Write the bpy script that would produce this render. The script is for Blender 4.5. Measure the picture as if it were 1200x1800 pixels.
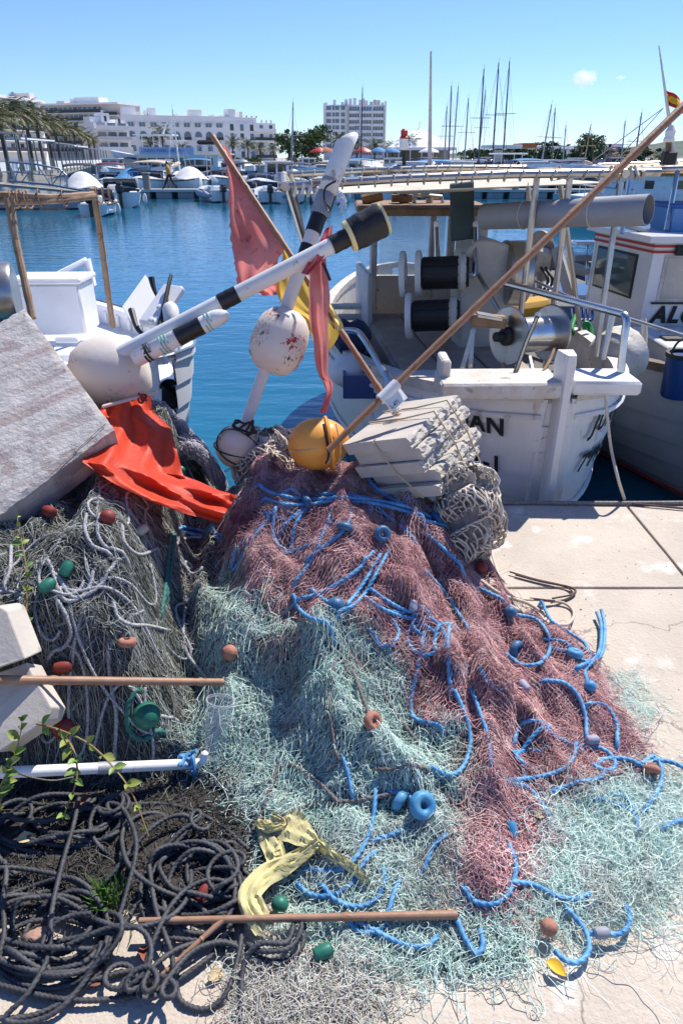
import bpy, math, random
import numpy as np
from mathutils import Vector, Matrix

for o in list(bpy.data.objects):
    bpy.data.objects.remove(o)
scene = bpy.context.scene
COL = scene.collection
RND = random.Random(7)
NR = np.random.default_rng(11)
R = math.radians

# ------------------------------------------------------------------ camera
EYE = 1.65                 # metres above the quay
PITCH = R(27.5)            # looking down
FPX = 1200.0               # focal length in photo pixels (photo 1200 x 1800)
cam = bpy.data.cameras.new('camera')
cam.sensor_fit = 'VERTICAL'
cam.sensor_height = 36.0
cam.lens = 36.0 * FPX / 1800.0
cam.clip_start = 0.05
cam.clip_end = 9000
camo = bpy.data.objects.new('camera', cam)
COL.objects.link(camo)
camo.location = (0, 0, EYE)
camo.rotation_euler = (math.pi / 2 - PITCH, 0, 0)
scene.camera = camo

# ------------------------------------------------------------------ sky, sun, exposure
SUN = Vector((0.34, 0.50, 0.80)).normalized()
world = bpy.data.worlds.new('World')
scene.world = world
world.use_nodes = True
wn = world.node_tree
bg = wn.nodes['Background']
sky = wn.nodes.new('ShaderNodeTexSky')
sky.sky_type = 'NISHITA'
sky.sun_disc = False
sky.sun_elevation = math.asin(SUN.z)
sky.sun_rotation = math.atan2(SUN.x, SUN.y)
sky.air_density = 1.0
sky.altitude = 600.0
sky.dust_density = 0.0
sky.ozone_density = 1.6
tn_ = wn.nodes.new('ShaderNodeMix'); tn_.data_type = 'RGBA'; tn_.blend_type = 'MULTIPLY'; tn_.inputs['Factor'].default_value = 1.0
tn_.inputs['B'].default_value = (0.70, 0.89, 1.34, 1)      # white balance of the photograph, whole sky alike
wn.links.new(sky.outputs[0], tn_.inputs['A']); wn.links.new(tn_.outputs['Result'], bg.inputs[0])
bg.inputs[1].default_value = 0.088
sl = bpy.data.lights.new('sun', 'SUN')
sl.energy = 4.8
sl.angle = R(0.53)
sl.color = (1.0, 0.955, 0.89)
so = bpy.data.objects.new('sun', sl)
COL.objects.link(so)
so.rotation_euler = SUN.to_track_quat('Z', 'Y').to_euler()
vs = scene.view_settings
vs.view_transform = 'Standard'
vs.look = 'None'
vs.gamma = 1.0
vs.exposure = 0.50
vs.use_curve_mapping = False
scene.cycles.max_bounces = 7
scene.cycles.diffuse_bounces = 3
scene.cycles.glossy_bounces = 4
scene.cycles.transmission_bounces = 6
scene.cycles.transparent_max_bounces = 12
scene.cycles.caustics_reflective = False
scene.cycles.caustics_refractive = False
scene.cycles.use_denoising = True
scene.cycles.volume_bounces = 5

# ------------------------------------------------------------------ pixel -> world
SP, CP = math.sin(PITCH), math.cos(PITCH)
def ray(x, y):
    u = (x - 600.0) / FPX; v = (900.0 - y) / FPX
    return Vector((u, CP + v * SP, -SP + v * CP))
def at_t(x, y, t):
    return Vector((0, 0, EYE)) + ray(x, y) * t
def at_y(x, y, Y):
    d = ray(x, y); return Vector((0, 0, EYE)) + d * (Y / d.y)
def at_z(x, y, z):
    d = ray(x, y); return Vector((0, 0, EYE)) + d * ((z - EYE) / d.z)
def V(*a): return Vector(a)

# ------------------------------------------------------------------ materials
MATS = {}
def mat(name, col, rough=0.55, metal=0.0, col2=None, nscale=6.0, lo=0.35, hi=0.65, bump=0.0, bscale=40.0,
        spec=0.5, stretch=None, col3=None, n3=20.0, lo3=0.55, hi3=0.65, detail=5.0, trans=0.0, alpha=1.0,
        ior=1.45, sss=0.0, tint=None, bdist=0.01, coat=0.0):
    """Principled surface: up to three noise-mixed colours and a fine relief; tint = name of a per-strand attribute."""
    if name in MATS: return MATS[name]
    m = bpy.data.materials.new(name); m.use_nodes = True
    nt = m.node_tree; N = nt.nodes; L = nt.links
    p = N['Principled BSDF']
    p.inputs['Base Color'].default_value = (*col, 1)
    p.inputs['Roughness'].default_value = rough
    p.inputs['Metallic'].default_value = metal
    p.inputs['Specular IOR Level'].default_value = spec
    p.inputs['IOR'].default_value = ior
    p.inputs['Transmission Weight'].default_value = trans
    p.inputs['Alpha'].default_value = alpha
    p.inputs['Coat Weight'].default_value = coat
    if sss:
        p.inputs['Subsurface Weight'].default_value = sss
        p.inputs['Subsurface Radius'].default_value = (0.02, 0.012, 0.008)
    tc = N.new('ShaderNodeTexCoord')
    src = tc.outputs['Object']
    if stretch:
        mp = N.new('ShaderNodeMapping'); mp.inputs['Scale'].default_value = stretch
        L.new(src, mp.inputs[0]); src = mp.outputs[0]
    cur = None
    def noise(sc, det=detail):
        n = N.new('ShaderNodeTexNoise'); n.inputs['Scale'].default_value = sc; n.inputs['Detail'].default_value = det
        n.inputs['Roughness'].default_value = 0.6
        L.new(src, n.inputs['Vector']); return n
    def ramp(s, a, b):
        r = N.new('ShaderNodeMapRange'); r.inputs[1].default_value = a; r.inputs[2].default_value = b
        L.new(s, r.inputs[0]); return r.outputs[0]
    def mix(f, a, b):
        x = N.new('ShaderNodeMix'); x.data_type = 'RGBA'
        L.new(f, x.inputs['Factor'])
        if a is None: x.inputs['A'].default_value = (*col, 1)
        else: L.new(a, x.inputs['A'])
        x.inputs['B'].default_value = (*b, 1)
        return x.outputs['Result']
    if col2 is not None:
        if tint:
            at = N.new('ShaderNodeAttribute'); at.attribute_name = tint
            cur = mix(at.outputs['Fac'], None, col2)
        else:
            cur = mix(ramp(noise(nscale).outputs['Fac'], lo, hi), None, col2)
    if col3 is not None:
        cur = mix(ramp(noise(n3).outputs['Fac'], lo3, hi3), cur, col3)
    if cur is not None: L.new(cur, p.inputs['Base Color'])
    if bump:
        b = N.new('ShaderNodeBump'); b.inputs['Strength'].default_value = bump; b.inputs['Distance'].default_value = bdist
        L.new(noise(bscale, 6).outputs['Fac'], b.inputs['Height']); L.new(b.outputs[0], p.inputs['Normal'])
    MATS[name] = m
    return m

# ------------------------------------------------------------------ object bookkeeping
ORG = {}
def tag(o, label=None, cat=None, group=None, kind=None):
    if label: o['label'] = label
    if cat: o['category'] = cat
    if group: o['group'] = group
    if kind: o['kind'] = kind
    return o
def thing(name, label, cat, loc=(0, 0, 0), group=None):
    o = bpy.data.objects.new(name, None); COL.objects.link(o)
    o.empty_display_size = 0.1
    o.location = loc; ORG[o.name] = Vector(loc)
    return tag(o, label, cat, group)
def copy_tree(o, parent=None):
    c = o.copy(); COL.objects.link(c); c.parent = parent
    ORG[c.name] = ORG.get(o.name, Vector())
    for ch in o.children: copy_tree(ch, c)
    return c
def finish(name, me, m, parent=None, smooth=True, origin=None):
    """link mesh (world coordinates) as one object; with a parent its vertices become local to the parent's base"""
    if m is not None: me.materials.append(m)
    o = bpy.data.objects.new(name, me); COL.objects.link(o)
    if smooth is True:
        me.polygons.foreach_set('use_smooth', [True] * len(me.polygons))
    if parent is not None:
        org = ORG.get(parent.name, Vector()); o.parent = parent; ORG[o.name] = org
    else:
        n = len(me.vertices); co = np.empty(n * 3); me.vertices.foreach_get('co', co); co = co.reshape(-1, 3)
        if origin is None:
            lo, hi = co.min(0), co.max(0); origin = Vector(((lo[0] + hi[0]) / 2, (lo[1] + hi[1]) / 2, lo[2]))
        org = Vector(origin); o.location = org; ORG[o.name] = org
    if org.length > 0: me.transform(Matrix.Translation(-org))
    return o

def frame_of(d):
    d = Vector(d).normalized()
    a = Vector((0, 0, 1)) if abs(d.z) < 0.9 else Vector((1, 0, 0))
    s = d.cross(a).normalized(); return s, s.cross(d).normalized() * -1, d

class MB:
    """collects shapes for ONE mesh"""
    def __init__(s): s.v = []; s.f = []; s.flat = []
    def add(s, vs_, fs):
        b = len(s.v); s.v += [tuple(q) for q in vs_]; s.f += [tuple(i + b for i in f) for f in fs]; return s
    def box(s, c, size, ex=None, ey=None, ez=None, bevel=0.0):
        c = Vector(c); ex = Vector(ex or (1, 0, 0)).normalized(); ey = Vector(ey or (0, 1, 0)).normalized()
        ez = Vector(ez).normalized() if ez else ex.cross(ey)
        hx, hy, hz = size[0] / 2, size[1] / 2, size[2] / 2
        if bevel <= 0:
            vs_ = [c + ex * (sx * hx) + ey * (sy * hy) + ez * (sz * hz) for sz in (-1, 1) for sy in (-1, 1) for sx in (-1, 1)]
            return s.add(vs_, [(0, 2, 3, 1), (4, 5, 7, 6), (0, 1, 5, 4), (2, 6, 7, 3), (0, 4, 6, 2), (1, 3, 7, 5)])
        b = min(bevel, hx * .9, hy * .9, hz * .9)
        lay = []
        for (z, i) in ((-hz, b), (-hz + b, 0), (hz - b, 0), (hz, b)):
            r = []
            for (sx, sy) in ((-1, -1), (1, -1), (1, 1), (-1, 1)):
                x = sx * (hx - i); y = sy * (hy - i)
                if sx * sy > 0: r += [(x, y - sy * b * (0 if i else 1), z), (x - sx * b * (0 if i else 1), y, z)] if sx > 0 else [(x, y - sy * b * (0 if i else 1), z), (x - sx * b * (0 if i else 1), y, z)]
                else: r += [(x - sx * b * (0 if i else 1), y, z), (x, y - sy * b * (0 if i else 1), z)]
            lay.append(r)
        vs_ = [c + ex * q[0] + ey * q[1] + ez * q[2] for r in lay for q in r]
        fs = [tuple(range(7, -1, -1)), tuple(range(24, 32))]
        for k in range(3):
            for i in range(8):
                j = (i + 1) % 8; fs.append((k * 8 + i, k * 8 + j, k * 8 + 8 + j, k * 8 + 8 + i))
        return s.add(vs_, fs)
    def tube(s, pts, r, n=8, caps=True, closed=False):
        pts = [Vector(p) for p in pts]; k = len(pts)
        rs = r if isinstance(r, (list, tuple, np.ndarray)) else [r] * k
        sd = None; vs_ = []
        for i, p in enumerate(pts):
            if closed: d = pts[(i + 1) % k] - pts[i - 1]
            else: d = pts[min(i + 1, k - 1)] - pts[max(i - 1, 0)]
            if d.length < 1e-9: d = Vector((0, 0, 1))
            d.normalize()
            if sd is None: sd = frame_of(d)[0]
            sd = (sd - d * sd.dot(d)); sd = sd.normalized() if sd.length > 1e-6 else frame_of(d)[0]
            up = d.cross(sd)
            for j in range(n):
                a = 2 * math.pi * j / n
                vs_.append(p + (sd * math.cos(a) + up * math.sin(a)) * rs[i])
        fs = []
        for i in range(k if closed else k - 1):
            i2 = (i + 1) % k
            for j in range(n):
                j2 = (j + 1) % n; fs.append((i * n + j, i * n + j2, i2 * n + j2, i2 * n + j))
        if caps and not closed:
            fs.append(tuple(range(n - 1, -1, -1))); fs.append(tuple((k - 1) * n + j for j in range(n)))
        return s.add(vs_, fs)
    def lathe(s, prof, base, axis, n=24, closed=False, caps=True):
        """prof: list of (distance along axis, radius)"""
        base = Vector(base); a, b, d = frame_of(axis); vs_ = []
        for (h, r) in prof:
            for j in range(n):
                w = 2 * math.pi * j / n
                vs_.append(base + d * h + (a * math.cos(w) + b * math.sin(w)) * max(r, 1e-5))
        fs = []; k = len(prof)
        for i in range(k if closed else k - 1):
            i2 = (i + 1) % k
            for j in range(n):
                j2 = (j + 1) % n; fs.append((i * n + j, i * n + j2, i2 * n + j2, i2 * n + j))
        if not closed and caps:
            if prof[0][1] > 1e-4: fs.append(tuple(range(n - 1, -1, -1)))
            if prof[-1][1] > 1e-4: fs.append(tuple((k - 1) * n + j for j in range(n)))
        return s.add(vs_, fs)
    def ell(s, c, rx, ry, rz, ex=(1, 0, 0), ey=(0, 1, 0), nu=20, nv=12, f=None):
        c = Vector(c); ex = Vector(ex).normalized(); ey = Vector(ey).normalized(); ez = ex.cross(ey); vs_ = []
        for i in range(nv + 1):
            ph = math.pi * i / nv
            for j in range(nu):
                th = 2 * math.pi * j / nu
                q = Vector((math.sin(ph) * math.cos(th), math.sin(ph) * math.sin(th), math.cos(ph)))
                k = f(q) if f else 1.0
                vs_.append(c + ex * (q.x * rx * k) + ey * (q.y * ry * k) + ez * (q.z * rz * k))
        fs = []
        for i in range(nv):
            for j in range(nu):
                j2 = (j + 1) % nu; fs.append((i * nu + j, (i + 1) * nu + j, (i + 1) * nu + j2, i * nu + j2))
        return s.add(vs_, fs)
    def prism(s, poly, ex, ey, o, depth):
        """polygon (2D list) in plane (ex,ey) at o, extruded along ex x ey by depth"""
        ex = Vector(ex).normalized(); ey = Vector(ey).normalized(); ez = ex.cross(ey); o = Vector(o); n = len(poly)
        vs_ = [o + ex * a + ey * b for a, b in poly] + [o + ex * a + ey * b + ez * depth for a, b in poly]
        fs = [tuple(range(n - 1, -1, -1)), tuple(range(n, 2 * n))] + [(i, (i + 1) % n, n + (i + 1) % n, n + i) for i in range(n)]
        return s.add(vs_, fs)
    def grid(s, rows):
        """rows: list of lists of points"""
        k = len(rows[0]); vs_ = [p for r in rows for p in r]
        return s.add(vs_, [(i * k + j, i * k + j + 1, (i + 1) * k + j + 1, (i + 1) * k + j) for i in range(len(rows) - 1) for j in range(k - 1)])
    def mesh(s, name):
        me = bpy.data.meshes.new(name); me.from_pydata(s.v, [], s.f); me.validate(); me.update(); return me
    def build(s, name, m, parent=None, smooth=True, auto=35, thick=0.0, sub=0, origin=None):
        me = s.mesh(name)
        o = finish(name, me, m, parent, smooth, origin)
        if smooth and auto:
            me.set_sharp_from_angle(angle=R(auto))
        if thick:
            md = o.modifiers.new('solid', 'SOLIDIFY'); md.thickness = thick; md.offset = 0
        if sub:
            md = o.modifiers.new('sub', 'SUBSURF'); md.levels = sub; md.render_levels = sub
        return o

def crom(pts, step):
    """Catmull-Rom resample of a polyline -> np array"""
    P = np.array([tuple(p) for p in pts], float)
    if len(P) < 3:
        n = max(2, int(np.linalg.norm(P[1] - P[0]) / step) + 1); return P[0] + (P[1] - P[0]) * np.linspace(0, 1, n)[:, None]
    Q = np.vstack([2 * P[0] - P[1], P, 2 * P[-1] - P[-2]])
    out = []
    for i in range(1, len(Q) - 2):
        p0, p1, p2, p3 = Q[i - 1], Q[i], Q[i + 1], Q[i + 2]
        n = max(2, int(np.linalg.norm(p2 - p1) / step) + 1)
        t = np.linspace(0, 1, n, endpoint=False)[:, None]
        out.append(0.5 * ((2 * p1) + (-p0 + p2) * t + (2 * p0 - 5 * p1 + 4 * p2 - p3) * t ** 2 + (-p0 + 3 * p1 - 3 * p2 + p3) * t ** 3))
    out.append(P[-1:]); return np.vstack(out)

def np_mesh(name, verts, quads, tint=None):
    me = bpy.data.meshes.new(name)
    nv, nf = len(verts), len(quads)
    me.vertices.add(nv); me.vertices.foreach_set('co', np.ascontiguousarray(verts, np.float32).ravel())
    me.loops.add(nf * 4); me.loops.foreach_set('vertex_index', np.ascontiguousarray(quads, np.int32).ravel())
    me.polygons.add(nf); me.polygons.foreach_set('loop_start', np.arange(0, nf * 4, 4, dtype=np.int32))
    me.update(calc_edges=True)
    me.polygons.foreach_set('use_smooth', np.ones(nf, bool))
    if tint is not None:
        a = me.attributes.new('tint', 'FLOAT', 'POINT'); a.data.foreach_set('value', np.ascontiguousarray(tint, np.float32))
    return me

def tube_arrays(paths, radius, sides=3, tint=None, base=0):
    """paths (N,K,3) -> verts, quads, tints (all tubes share K)"""
    N, K, _ = paths.shape
    T = np.gradient(paths, axis=1); T /= np.linalg.norm(T, axis=2, keepdims=True) + 1e-9
    ref = np.tile(np.array([0.31, 0.17, 0.93]), (N, K, 1))
    if sides == 1:   # flat filament, each turned its own way
        ref = ref + NR.normal(0, .75, (N, 1, 3))
    S = np.cross(T, ref); S /= np.linalg.norm(S, axis=2, keepdims=True) + 1e-9
    U = np.cross(S, T)
    rad = np.broadcast_to(np.asarray(radius, float).reshape(-1, 1, 1) if np.ndim(radius) else radius, (N, 1, 1))
    if sides == 1:
        v = np.stack([paths - rad * S, paths + rad * S], 2).reshape(-1, 3); idx = np.arange(N * K * 2).reshape(N, K, 2) + base
        q = np.stack([idx[:, :-1, 0], idx[:, :-1, 1], idx[:, 1:, 1], idx[:, 1:, 0]], -1).reshape(-1, 4)
        return v, q, np.repeat(tint if tint is not None else np.zeros(N), K * 2)
    vs_ = []
    for j in range(sides):
        a = 2 * math.pi * j / sides
        vs_.append(paths + rad * (math.cos(a) * S + math.sin(a) * U))
    v = np.stack(vs_, 2).reshape(-1, 3)
    idx = np.arange(N * K * sides).reshape(N, K, sides) + base
    q = []
    for j in range(sides):
        j2 = (j + 1) % sides
        q.append(np.stack([idx[:, :-1, j], idx[:, :-1, j2], idx[:, 1:, j2], idx[:, 1:, j]], -1).reshape(-1, 4))
    t = np.repeat(tint if tint is not None else np.zeros(N), K * sides)
    return v, np.vstack(q), t

def rope_mesh(name, pts, r, lobes=3, pitch=7.0, n=9, step=None, depth=0.2):
    """twisted rope along a fine path (array)"""
    step = step or 0.62 * r
    P = np.asarray(pts, float)
    d = np.r_[0, np.cumsum(np.linalg.norm(np.diff(P, axis=0), axis=1))]
    s = np.arange(0, d[-1], step)
    Q = np.stack([np.interp(s, d, P[:, i]) for i in range(3)], 1)
    k = len(Q)
    T = np.gradient(Q, axis=0); T /= np.linalg.norm(T, axis=1, keepdims=True) + 1e-9
    S = np.zeros_like(T); cur = np.cross(T[0], [0.2, 0.3, 0.93]); cur /= np.linalg.norm(cur)
    for i in range(k):
        cur = cur - T[i] * cur.dot(T[i]); nn = np.linalg.norm(cur)
        cur = cur / nn if nn > 1e-6 else np.cross(T[i], [0.2, 0.3, 0.93]); S[i] = cur
    U = np.cross(T, S)
    ang = 2 * math.pi * np.arange(n) / n
    tw = 2 * math.pi * s / (pitch * r)
    rr = r * (1 - depth + depth * np.abs(np.cos(lobes * 0.5 * (ang[None, :] - tw[:, None]))) ** 0.8 * 1.25)
    v = Q[:, None, :] + rr[..., None] * (np.cos(ang)[None, :, None] * S[:, None, :] + np.sin(ang)[None, :, None] * U[:, None, :])
    idx = np.arange(k * n).reshape(k, n); j2 = np.roll(np.arange(n), -1)
    q = np.stack([idx[:-1, :], idx[:-1][:, j2], idx[1:][:, j2], idx[1:, :]], -1).reshape(-1, 4)
    return np_mesh(name, v.reshape(-1, 3), q)

def text_obj(name, s, size, o, ex, ey, m, parent, extrude=0.002, shear=0.0, bend=None, spacing=1.0, bold=0.0):
    """flat lettering built as mesh: starts at o, runs along ex, up is ey"""
    cu = bpy.data.curves.new(name, 'FONT'); cu.body = s; cu.size = size; cu.extrude = extrude; cu.shear = shear
    cu.space_character = spacing; cu.offset = bold
    to = bpy.data.objects.new(name + '_tmp', cu); COL.objects.link(to)
    dg = bpy.context.evaluated_depsgraph_get(); me = bpy.data.meshes.new_from_object(to.evaluated_get(dg))
    bpy.data.objects.remove(to); bpy.data.curves.remove(cu)
    ex = Vector(ex).normalized(); ey = Vector(ey); ey = (ey - ex * ey.dot(ex)).normalized(); ez = ex.cross(ey); o = Vector(o)
    M = Matrix(((ex.x, ey.x, ez.x, o.x), (ex.y, ey.y, ez.y, o.y), (ex.z, ey.z, ez.z, o.z), (0, 0, 0, 1)))
    if bend:
        for v in me.vertices: v.co = bend(v.co)
    else: me.transform(M)
    me.name = name
    return finish(name, me, m, parent, smooth=False)

def translucent(m, amt, col=None):
    """thin cloth lets part of the light through"""
    nt = m.node_tree; N = nt.nodes; L = nt.links; p = N['Principled BSDF']; t = N.new('ShaderNodeBsdfTranslucent'); x = N.new('ShaderNodeMixShader'); x.inputs[0].default_value = amt
    if p.inputs['Base Color'].links: L.new(p.inputs['Base Color'].links[0].from_socket, t.inputs[0])
    else: t.inputs[0].default_value = p.inputs['Base Color'].default_value
    L.new(p.outputs[0], x.inputs[1]); L.new(t.outputs[0], x.inputs[2]); L.new(x.outputs[0], N['Material Output'].inputs[0]); return m

# frequently used surfaces
WHITE = mat('white_paint', (0.80, 0.80, 0.80), 0.4, col2=(0.66, 0.65, 0.62), nscale=5, lo=.45, hi=.8, bump=.05, bscale=25)
GEL = mat('white_gelcoat', (0.80, 0.80, 0.79), 0.22, col2=(0.72, 0.71, 0.69), nscale=2, lo=.4, hi=.8)
STEEL = mat('stainless_steel', (0.62, 0.61, 0.60), 0.24, 1.0, col2=(0.45, 0.42, 0.38), nscale=9, lo=.5, hi=.8, bump=.03, bscale=60)
ALU = mat('dull_aluminium', (0.55, 0.55, 0.56), 0.42, 1.0, col2=(0.4, 0.4, 0.4), nscale=12)
BLACKR = mat('black_rubber', (0.018, 0.018, 0.02), 0.55, bump=.15, bscale=60)
DGLASS = mat('dark_window_glass', (0.02, 0.035, 0.045), 0.06, spec=.8)
# ================================================================== THE SETTING
ZW = -0.85            # water level below the quay
EDGE = 3.27           # quay edge (Y)

# ---- water
def water_material():
    m = bpy.data.materials.new('harbour_water'); m.use_nodes = True
    nt = m.node_tree; N = nt.nodes; L = nt.links; p = N['Principled BSDF']
    p.inputs['Base Color'].default_value = (0.004, 0.075, 0.115, 1)
    p.inputs['Roughness'].default_value = 0.05
    p.inputs['IOR'].default_value = 1.42
    p.inputs['Specular IOR Level'].default_value = 0.6
    tc = N.new('ShaderNodeTexCoord')
    def nz(scale, st, det, rot=0.15):
        mp = N.new('ShaderNodeMapping'); mp.inputs['Scale'].default_value = st; mp.inputs['Rotation'].default_value = (0, 0, rot)
        L.new(tc.outputs['Object'], mp.inputs[0])
        n = N.new('ShaderNodeTexNoise'); n.inputs['Scale'].default_value = scale; n.inputs['Detail'].default_value = det
        L.new(mp.outputs[0], n.inputs['Vector']); return n.outputs['Fac']
    a = nz(1.0, (1.1, 2.6, 1), 3); b = nz(1.0, (4.0, 9.0, 1), 3, -.2); c = nz(1.0, (0.16, 0.3, 1), 2, .4)
    ad = N.new('ShaderNodeMath'); ad.operation = 'MULTIPLY_ADD'; ad.inputs[1].default_value = 0.30
    L.new(b, ad.inputs[0]); L.new(a, ad.inputs[2])
    bu = N.new('ShaderNodeBump'); bu.inputs['Strength'].default_value = 0.19; bu.inputs['Distance'].default_value = 0.12
    L.new(ad.outputs[0], bu.inputs['Height']); L.new(bu.outputs[0], p.inputs['Normal'])
    mx = N.new('ShaderNodeMix'); mx.data_type = 'RGBA'
    mx.inputs['A'].default_value = (0.005, 0.072, 0.125, 1); mx.inputs['B'].default_value = (0.012, 0.13, 0.215, 1)
    L.new(c, mx.inputs['Factor']); L.new(mx.outputs['Result'], p.inputs['Base Color'])
    return m
b = MB(); b.add([(-900, 2.9, ZW), (900, 2.9, ZW), (900, 1600, ZW), (-900, 1600, ZW)], [(0, 1, 2, 3)])
tag(b.build('water', water_material(), smooth=False), kind='structure')
b = MB(); b.add([(-900, 2.9, ZW - 6), (900, 2.9, ZW - 6), (900, 1600, ZW - 6), (-900, 1600, ZW - 6)], [(0, 1, 2, 3)])
tag(b.build('sea_bed', mat('sea_bed', (.1, .1, .08), .9), smooth=False), kind='structure')

# ---- quay: body, slabs with recessed joints
CONC = mat('quay_concrete', (0.56, 0.485, 0.395), 0.88, col2=(0.44, 0.38, 0.31), nscale=2.6, lo=.35, hi=.7, col3=(0.66, 0.60, 0.53), n3=5.5, lo3=.56, hi3=.66,
           bump=.75, bscale=75, bdist=.006, detail=9)
def add_speckle(m):
    nt = m.node_tree; N = nt.nodes; L = nt.links; p = N['Principled BSDF']
    lk = p.inputs['Base Color'].links[0]; prev = lk.from_socket
    tc = N.new('ShaderNodeTexCoord')
    def layer(prev, kind, scale, lo, hi, colr, amt):
        if kind == 'v':
            n = N.new('ShaderNodeTexVoronoi'); n.inputs['Scale'].default_value = scale; out = n.outputs['Distance']
        else:
            n = N.new('ShaderNodeTexNoise'); n.inputs['Scale'].default_value = scale; n.inputs['Detail'].default_value = 8; n.inputs['Roughness'].default_value = .75; out = n.outputs['Fac']
        L.new(tc.outputs['Object'], n.inputs['Vector'])
        r = N.new('ShaderNodeMapRange'); r.inputs[1].default_value = lo; r.inputs[2].default_value = hi; r.inputs[4].default_value = amt
        L.new(out, r.inputs[0])
        x = N.new('ShaderNodeMix'); x.data_type = 'RGBA'; L.new(r.outputs[0], x.inputs['Factor']); L.new(prev, x.inputs['A']); x.inputs['B'].default_value = (*colr, 1)
        return x.outputs['Result']
    prev = layer(prev, 'v', 120, .16, .05, (.16, .13, .11), .75)
    prev = layer(prev, 'n', 38, .60, .72, (.25, .20, .165), .7)
    prev = layer(prev, 'n', 1.7, .56, .66, (.47, .36, .27), .4)
    prev = layer(prev, 'n', 2.3, .58, .66, (.34, .30, .26), .5)
    prev = layer(prev, 'n', 9, .62, .74, (.30, .26, .23), .55)
    vo = N.new('ShaderNodeTexVoronoi'); vo.feature = 'DISTANCE_TO_EDGE'; vo.inputs['Scale'].default_value = 1.1; nz = N.new('ShaderNodeTexNoise'); nz.inputs['Scale'].default_value = 5; nz.inputs['Detail'].default_value = 6
    mxv = N.new('ShaderNodeMix'); mxv.data_type = 'RGBA'; mxv.inputs['Factor'].default_value = .22; L.new(tc.outputs['Object'], mxv.inputs['A']); L.new(nz.outputs['Color'], mxv.inputs['B']); L.new(tc.outputs['Object'], nz.inputs['Vector']); L.new(mxv.outputs['Result'], vo.inputs['Vector'])
    r = N.new('ShaderNodeMapRange'); r.inputs[1].default_value = .004; r.inputs[2].default_value = .001; r.inputs[4].default_value = .6; L.new(vo.outputs['Distance'], r.inputs[0])
    x = N.new('ShaderNodeMix'); x.data_type = 'RGBA'; L.new(r.outputs[0], x.inputs['Factor']); L.new(prev, x.inputs['A']); x.inputs['B'].default_value = (.13, .10, .085, 1); prev = x.outputs['Result']
    L.new(prev, p.inputs['Base Color'])
add_speckle(CONC)
JOINT = mat('joint_dirt', (0.10, 0.085, 0.07), 0.95, col2=(0.2, 0.17, 0.14), nscale=30, bump=.6, bscale=80)
quay = MB()
quay.box((-4, -8.43, -2.3 - 0.022), (40, 23.4, 4.6))
quay = quay.build('quay', JOINT, smooth=False); tag(quay, kind='structure')
def slab(x0, x1, y0, y1, skew=0.0):
    """one concrete slab with rounded arrises, surface slightly uneven"""
    b = MB(); nx, ny = max(2, int((x1 - x0) / .25)), max(2, int((y1 - y0) / .25)); e = .007
    rows = []
    rr = random.Random(int(x0 * 100 + y0 * 1000))
    for j in range(ny + 1):
        row = []
        for i in range(nx + 1):
            x = x0 + (x1 - x0) * i / nx; y = y0 + (y1 - y0) * j / ny
            jit = lambda k: (rr.random() - .5) * k
            if i in (0, nx): x += jit(.006)
            if j in (0, ny): y += jit(.006)
            sk = skew * (y - y0) / (y1 - y0)
            row.append((x + sk, y, jit(.002)))
        rows.append(row)
    b.grid(rows); n = nx + 1
    # rim going down
    ring = [(j, 0) for j in range(ny + 1)][::-1] + [(0, i) for i in range(1, nx + 1)] + [(j, nx) for j in range(1, ny + 1)] + [(ny, i) for i in range(nx - 1, 0, -1)]
    top = [j * n + i for j, i in ring]; base = len(b.v)
    b.v += [(b.v[t][0], b.v[t][1], -.05) for t in top]; k = len(top)
    b.f += [(top[i], base + i, base + (i + 1) % k, top[(i + 1) % k]) for i in range(k)]
    o = b.build('slab', CONC, quay, smooth=False)
    md = o.modifiers.new('bev', 'BEVEL'); md.width = .006; md.segments = 2; md.limit_method = 'ANGLE'; md.angle_limit = R(50)
g = .006
slab(-9, -3.3 - g, 2.46 + g, EDGE); slab(-3.3 + g, -1.0 - g, 2.46 + g, EDGE)
slab(-1.0 + g, 1.52 - g, 2.46 + g, EDGE + .0, -.0)
slab(1.52 + g, 4.4 - g, 2.46 + g, EDGE); slab(4.4 + g, 12, 2.46 + g, EDGE)
for (xa, xb) in ((-9, -2.6), (-2.6, 2.75), (2.75, 12)):
    slab(xa + g, xb - g, -2.4, 2.46 - g)
slab(-9, 12, -9, -2.4 - 2 * g)

# ---- far shore, left promenade, hills
SAND = mat('shore_paving', (.42, .39, .35), .9, col2=(.33, .31, .28), nscale=.3)
b = MB(); b.add([(-46, 152, .35), (-43, 132, .35), (420, 132, .35), (1000, 160, .35), (1000, 900, .35), (-900, 900, .35), (-900, 58, .35), (-31.4, 58, .35),
                 (-46, 152, -2), (-43, 132, -2), (420, 132, -2), (1000, 160, -2), (1000, 900, -2), (-900, 900, -2), (-900, 58, -2), (-31.4, 58, -2)],
                [(7, 1, 2, 3, 4, 5, 6), (9, 10, 2, 1), (10, 11, 3, 2), (15, 9, 1, 7), (14, 15, 7, 6)])
tag(b.build('shore', SAND, smooth=False), kind='structure')
HILL = mat('wooded_hill', (.055, .085, .06), .95, col2=(.09, .115, .085), nscale=.05, col3=(.2, .18, .15), n3=.02, lo3=.6, hi3=.7, bump=.6, bscale=.08, bdist=4)
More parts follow.
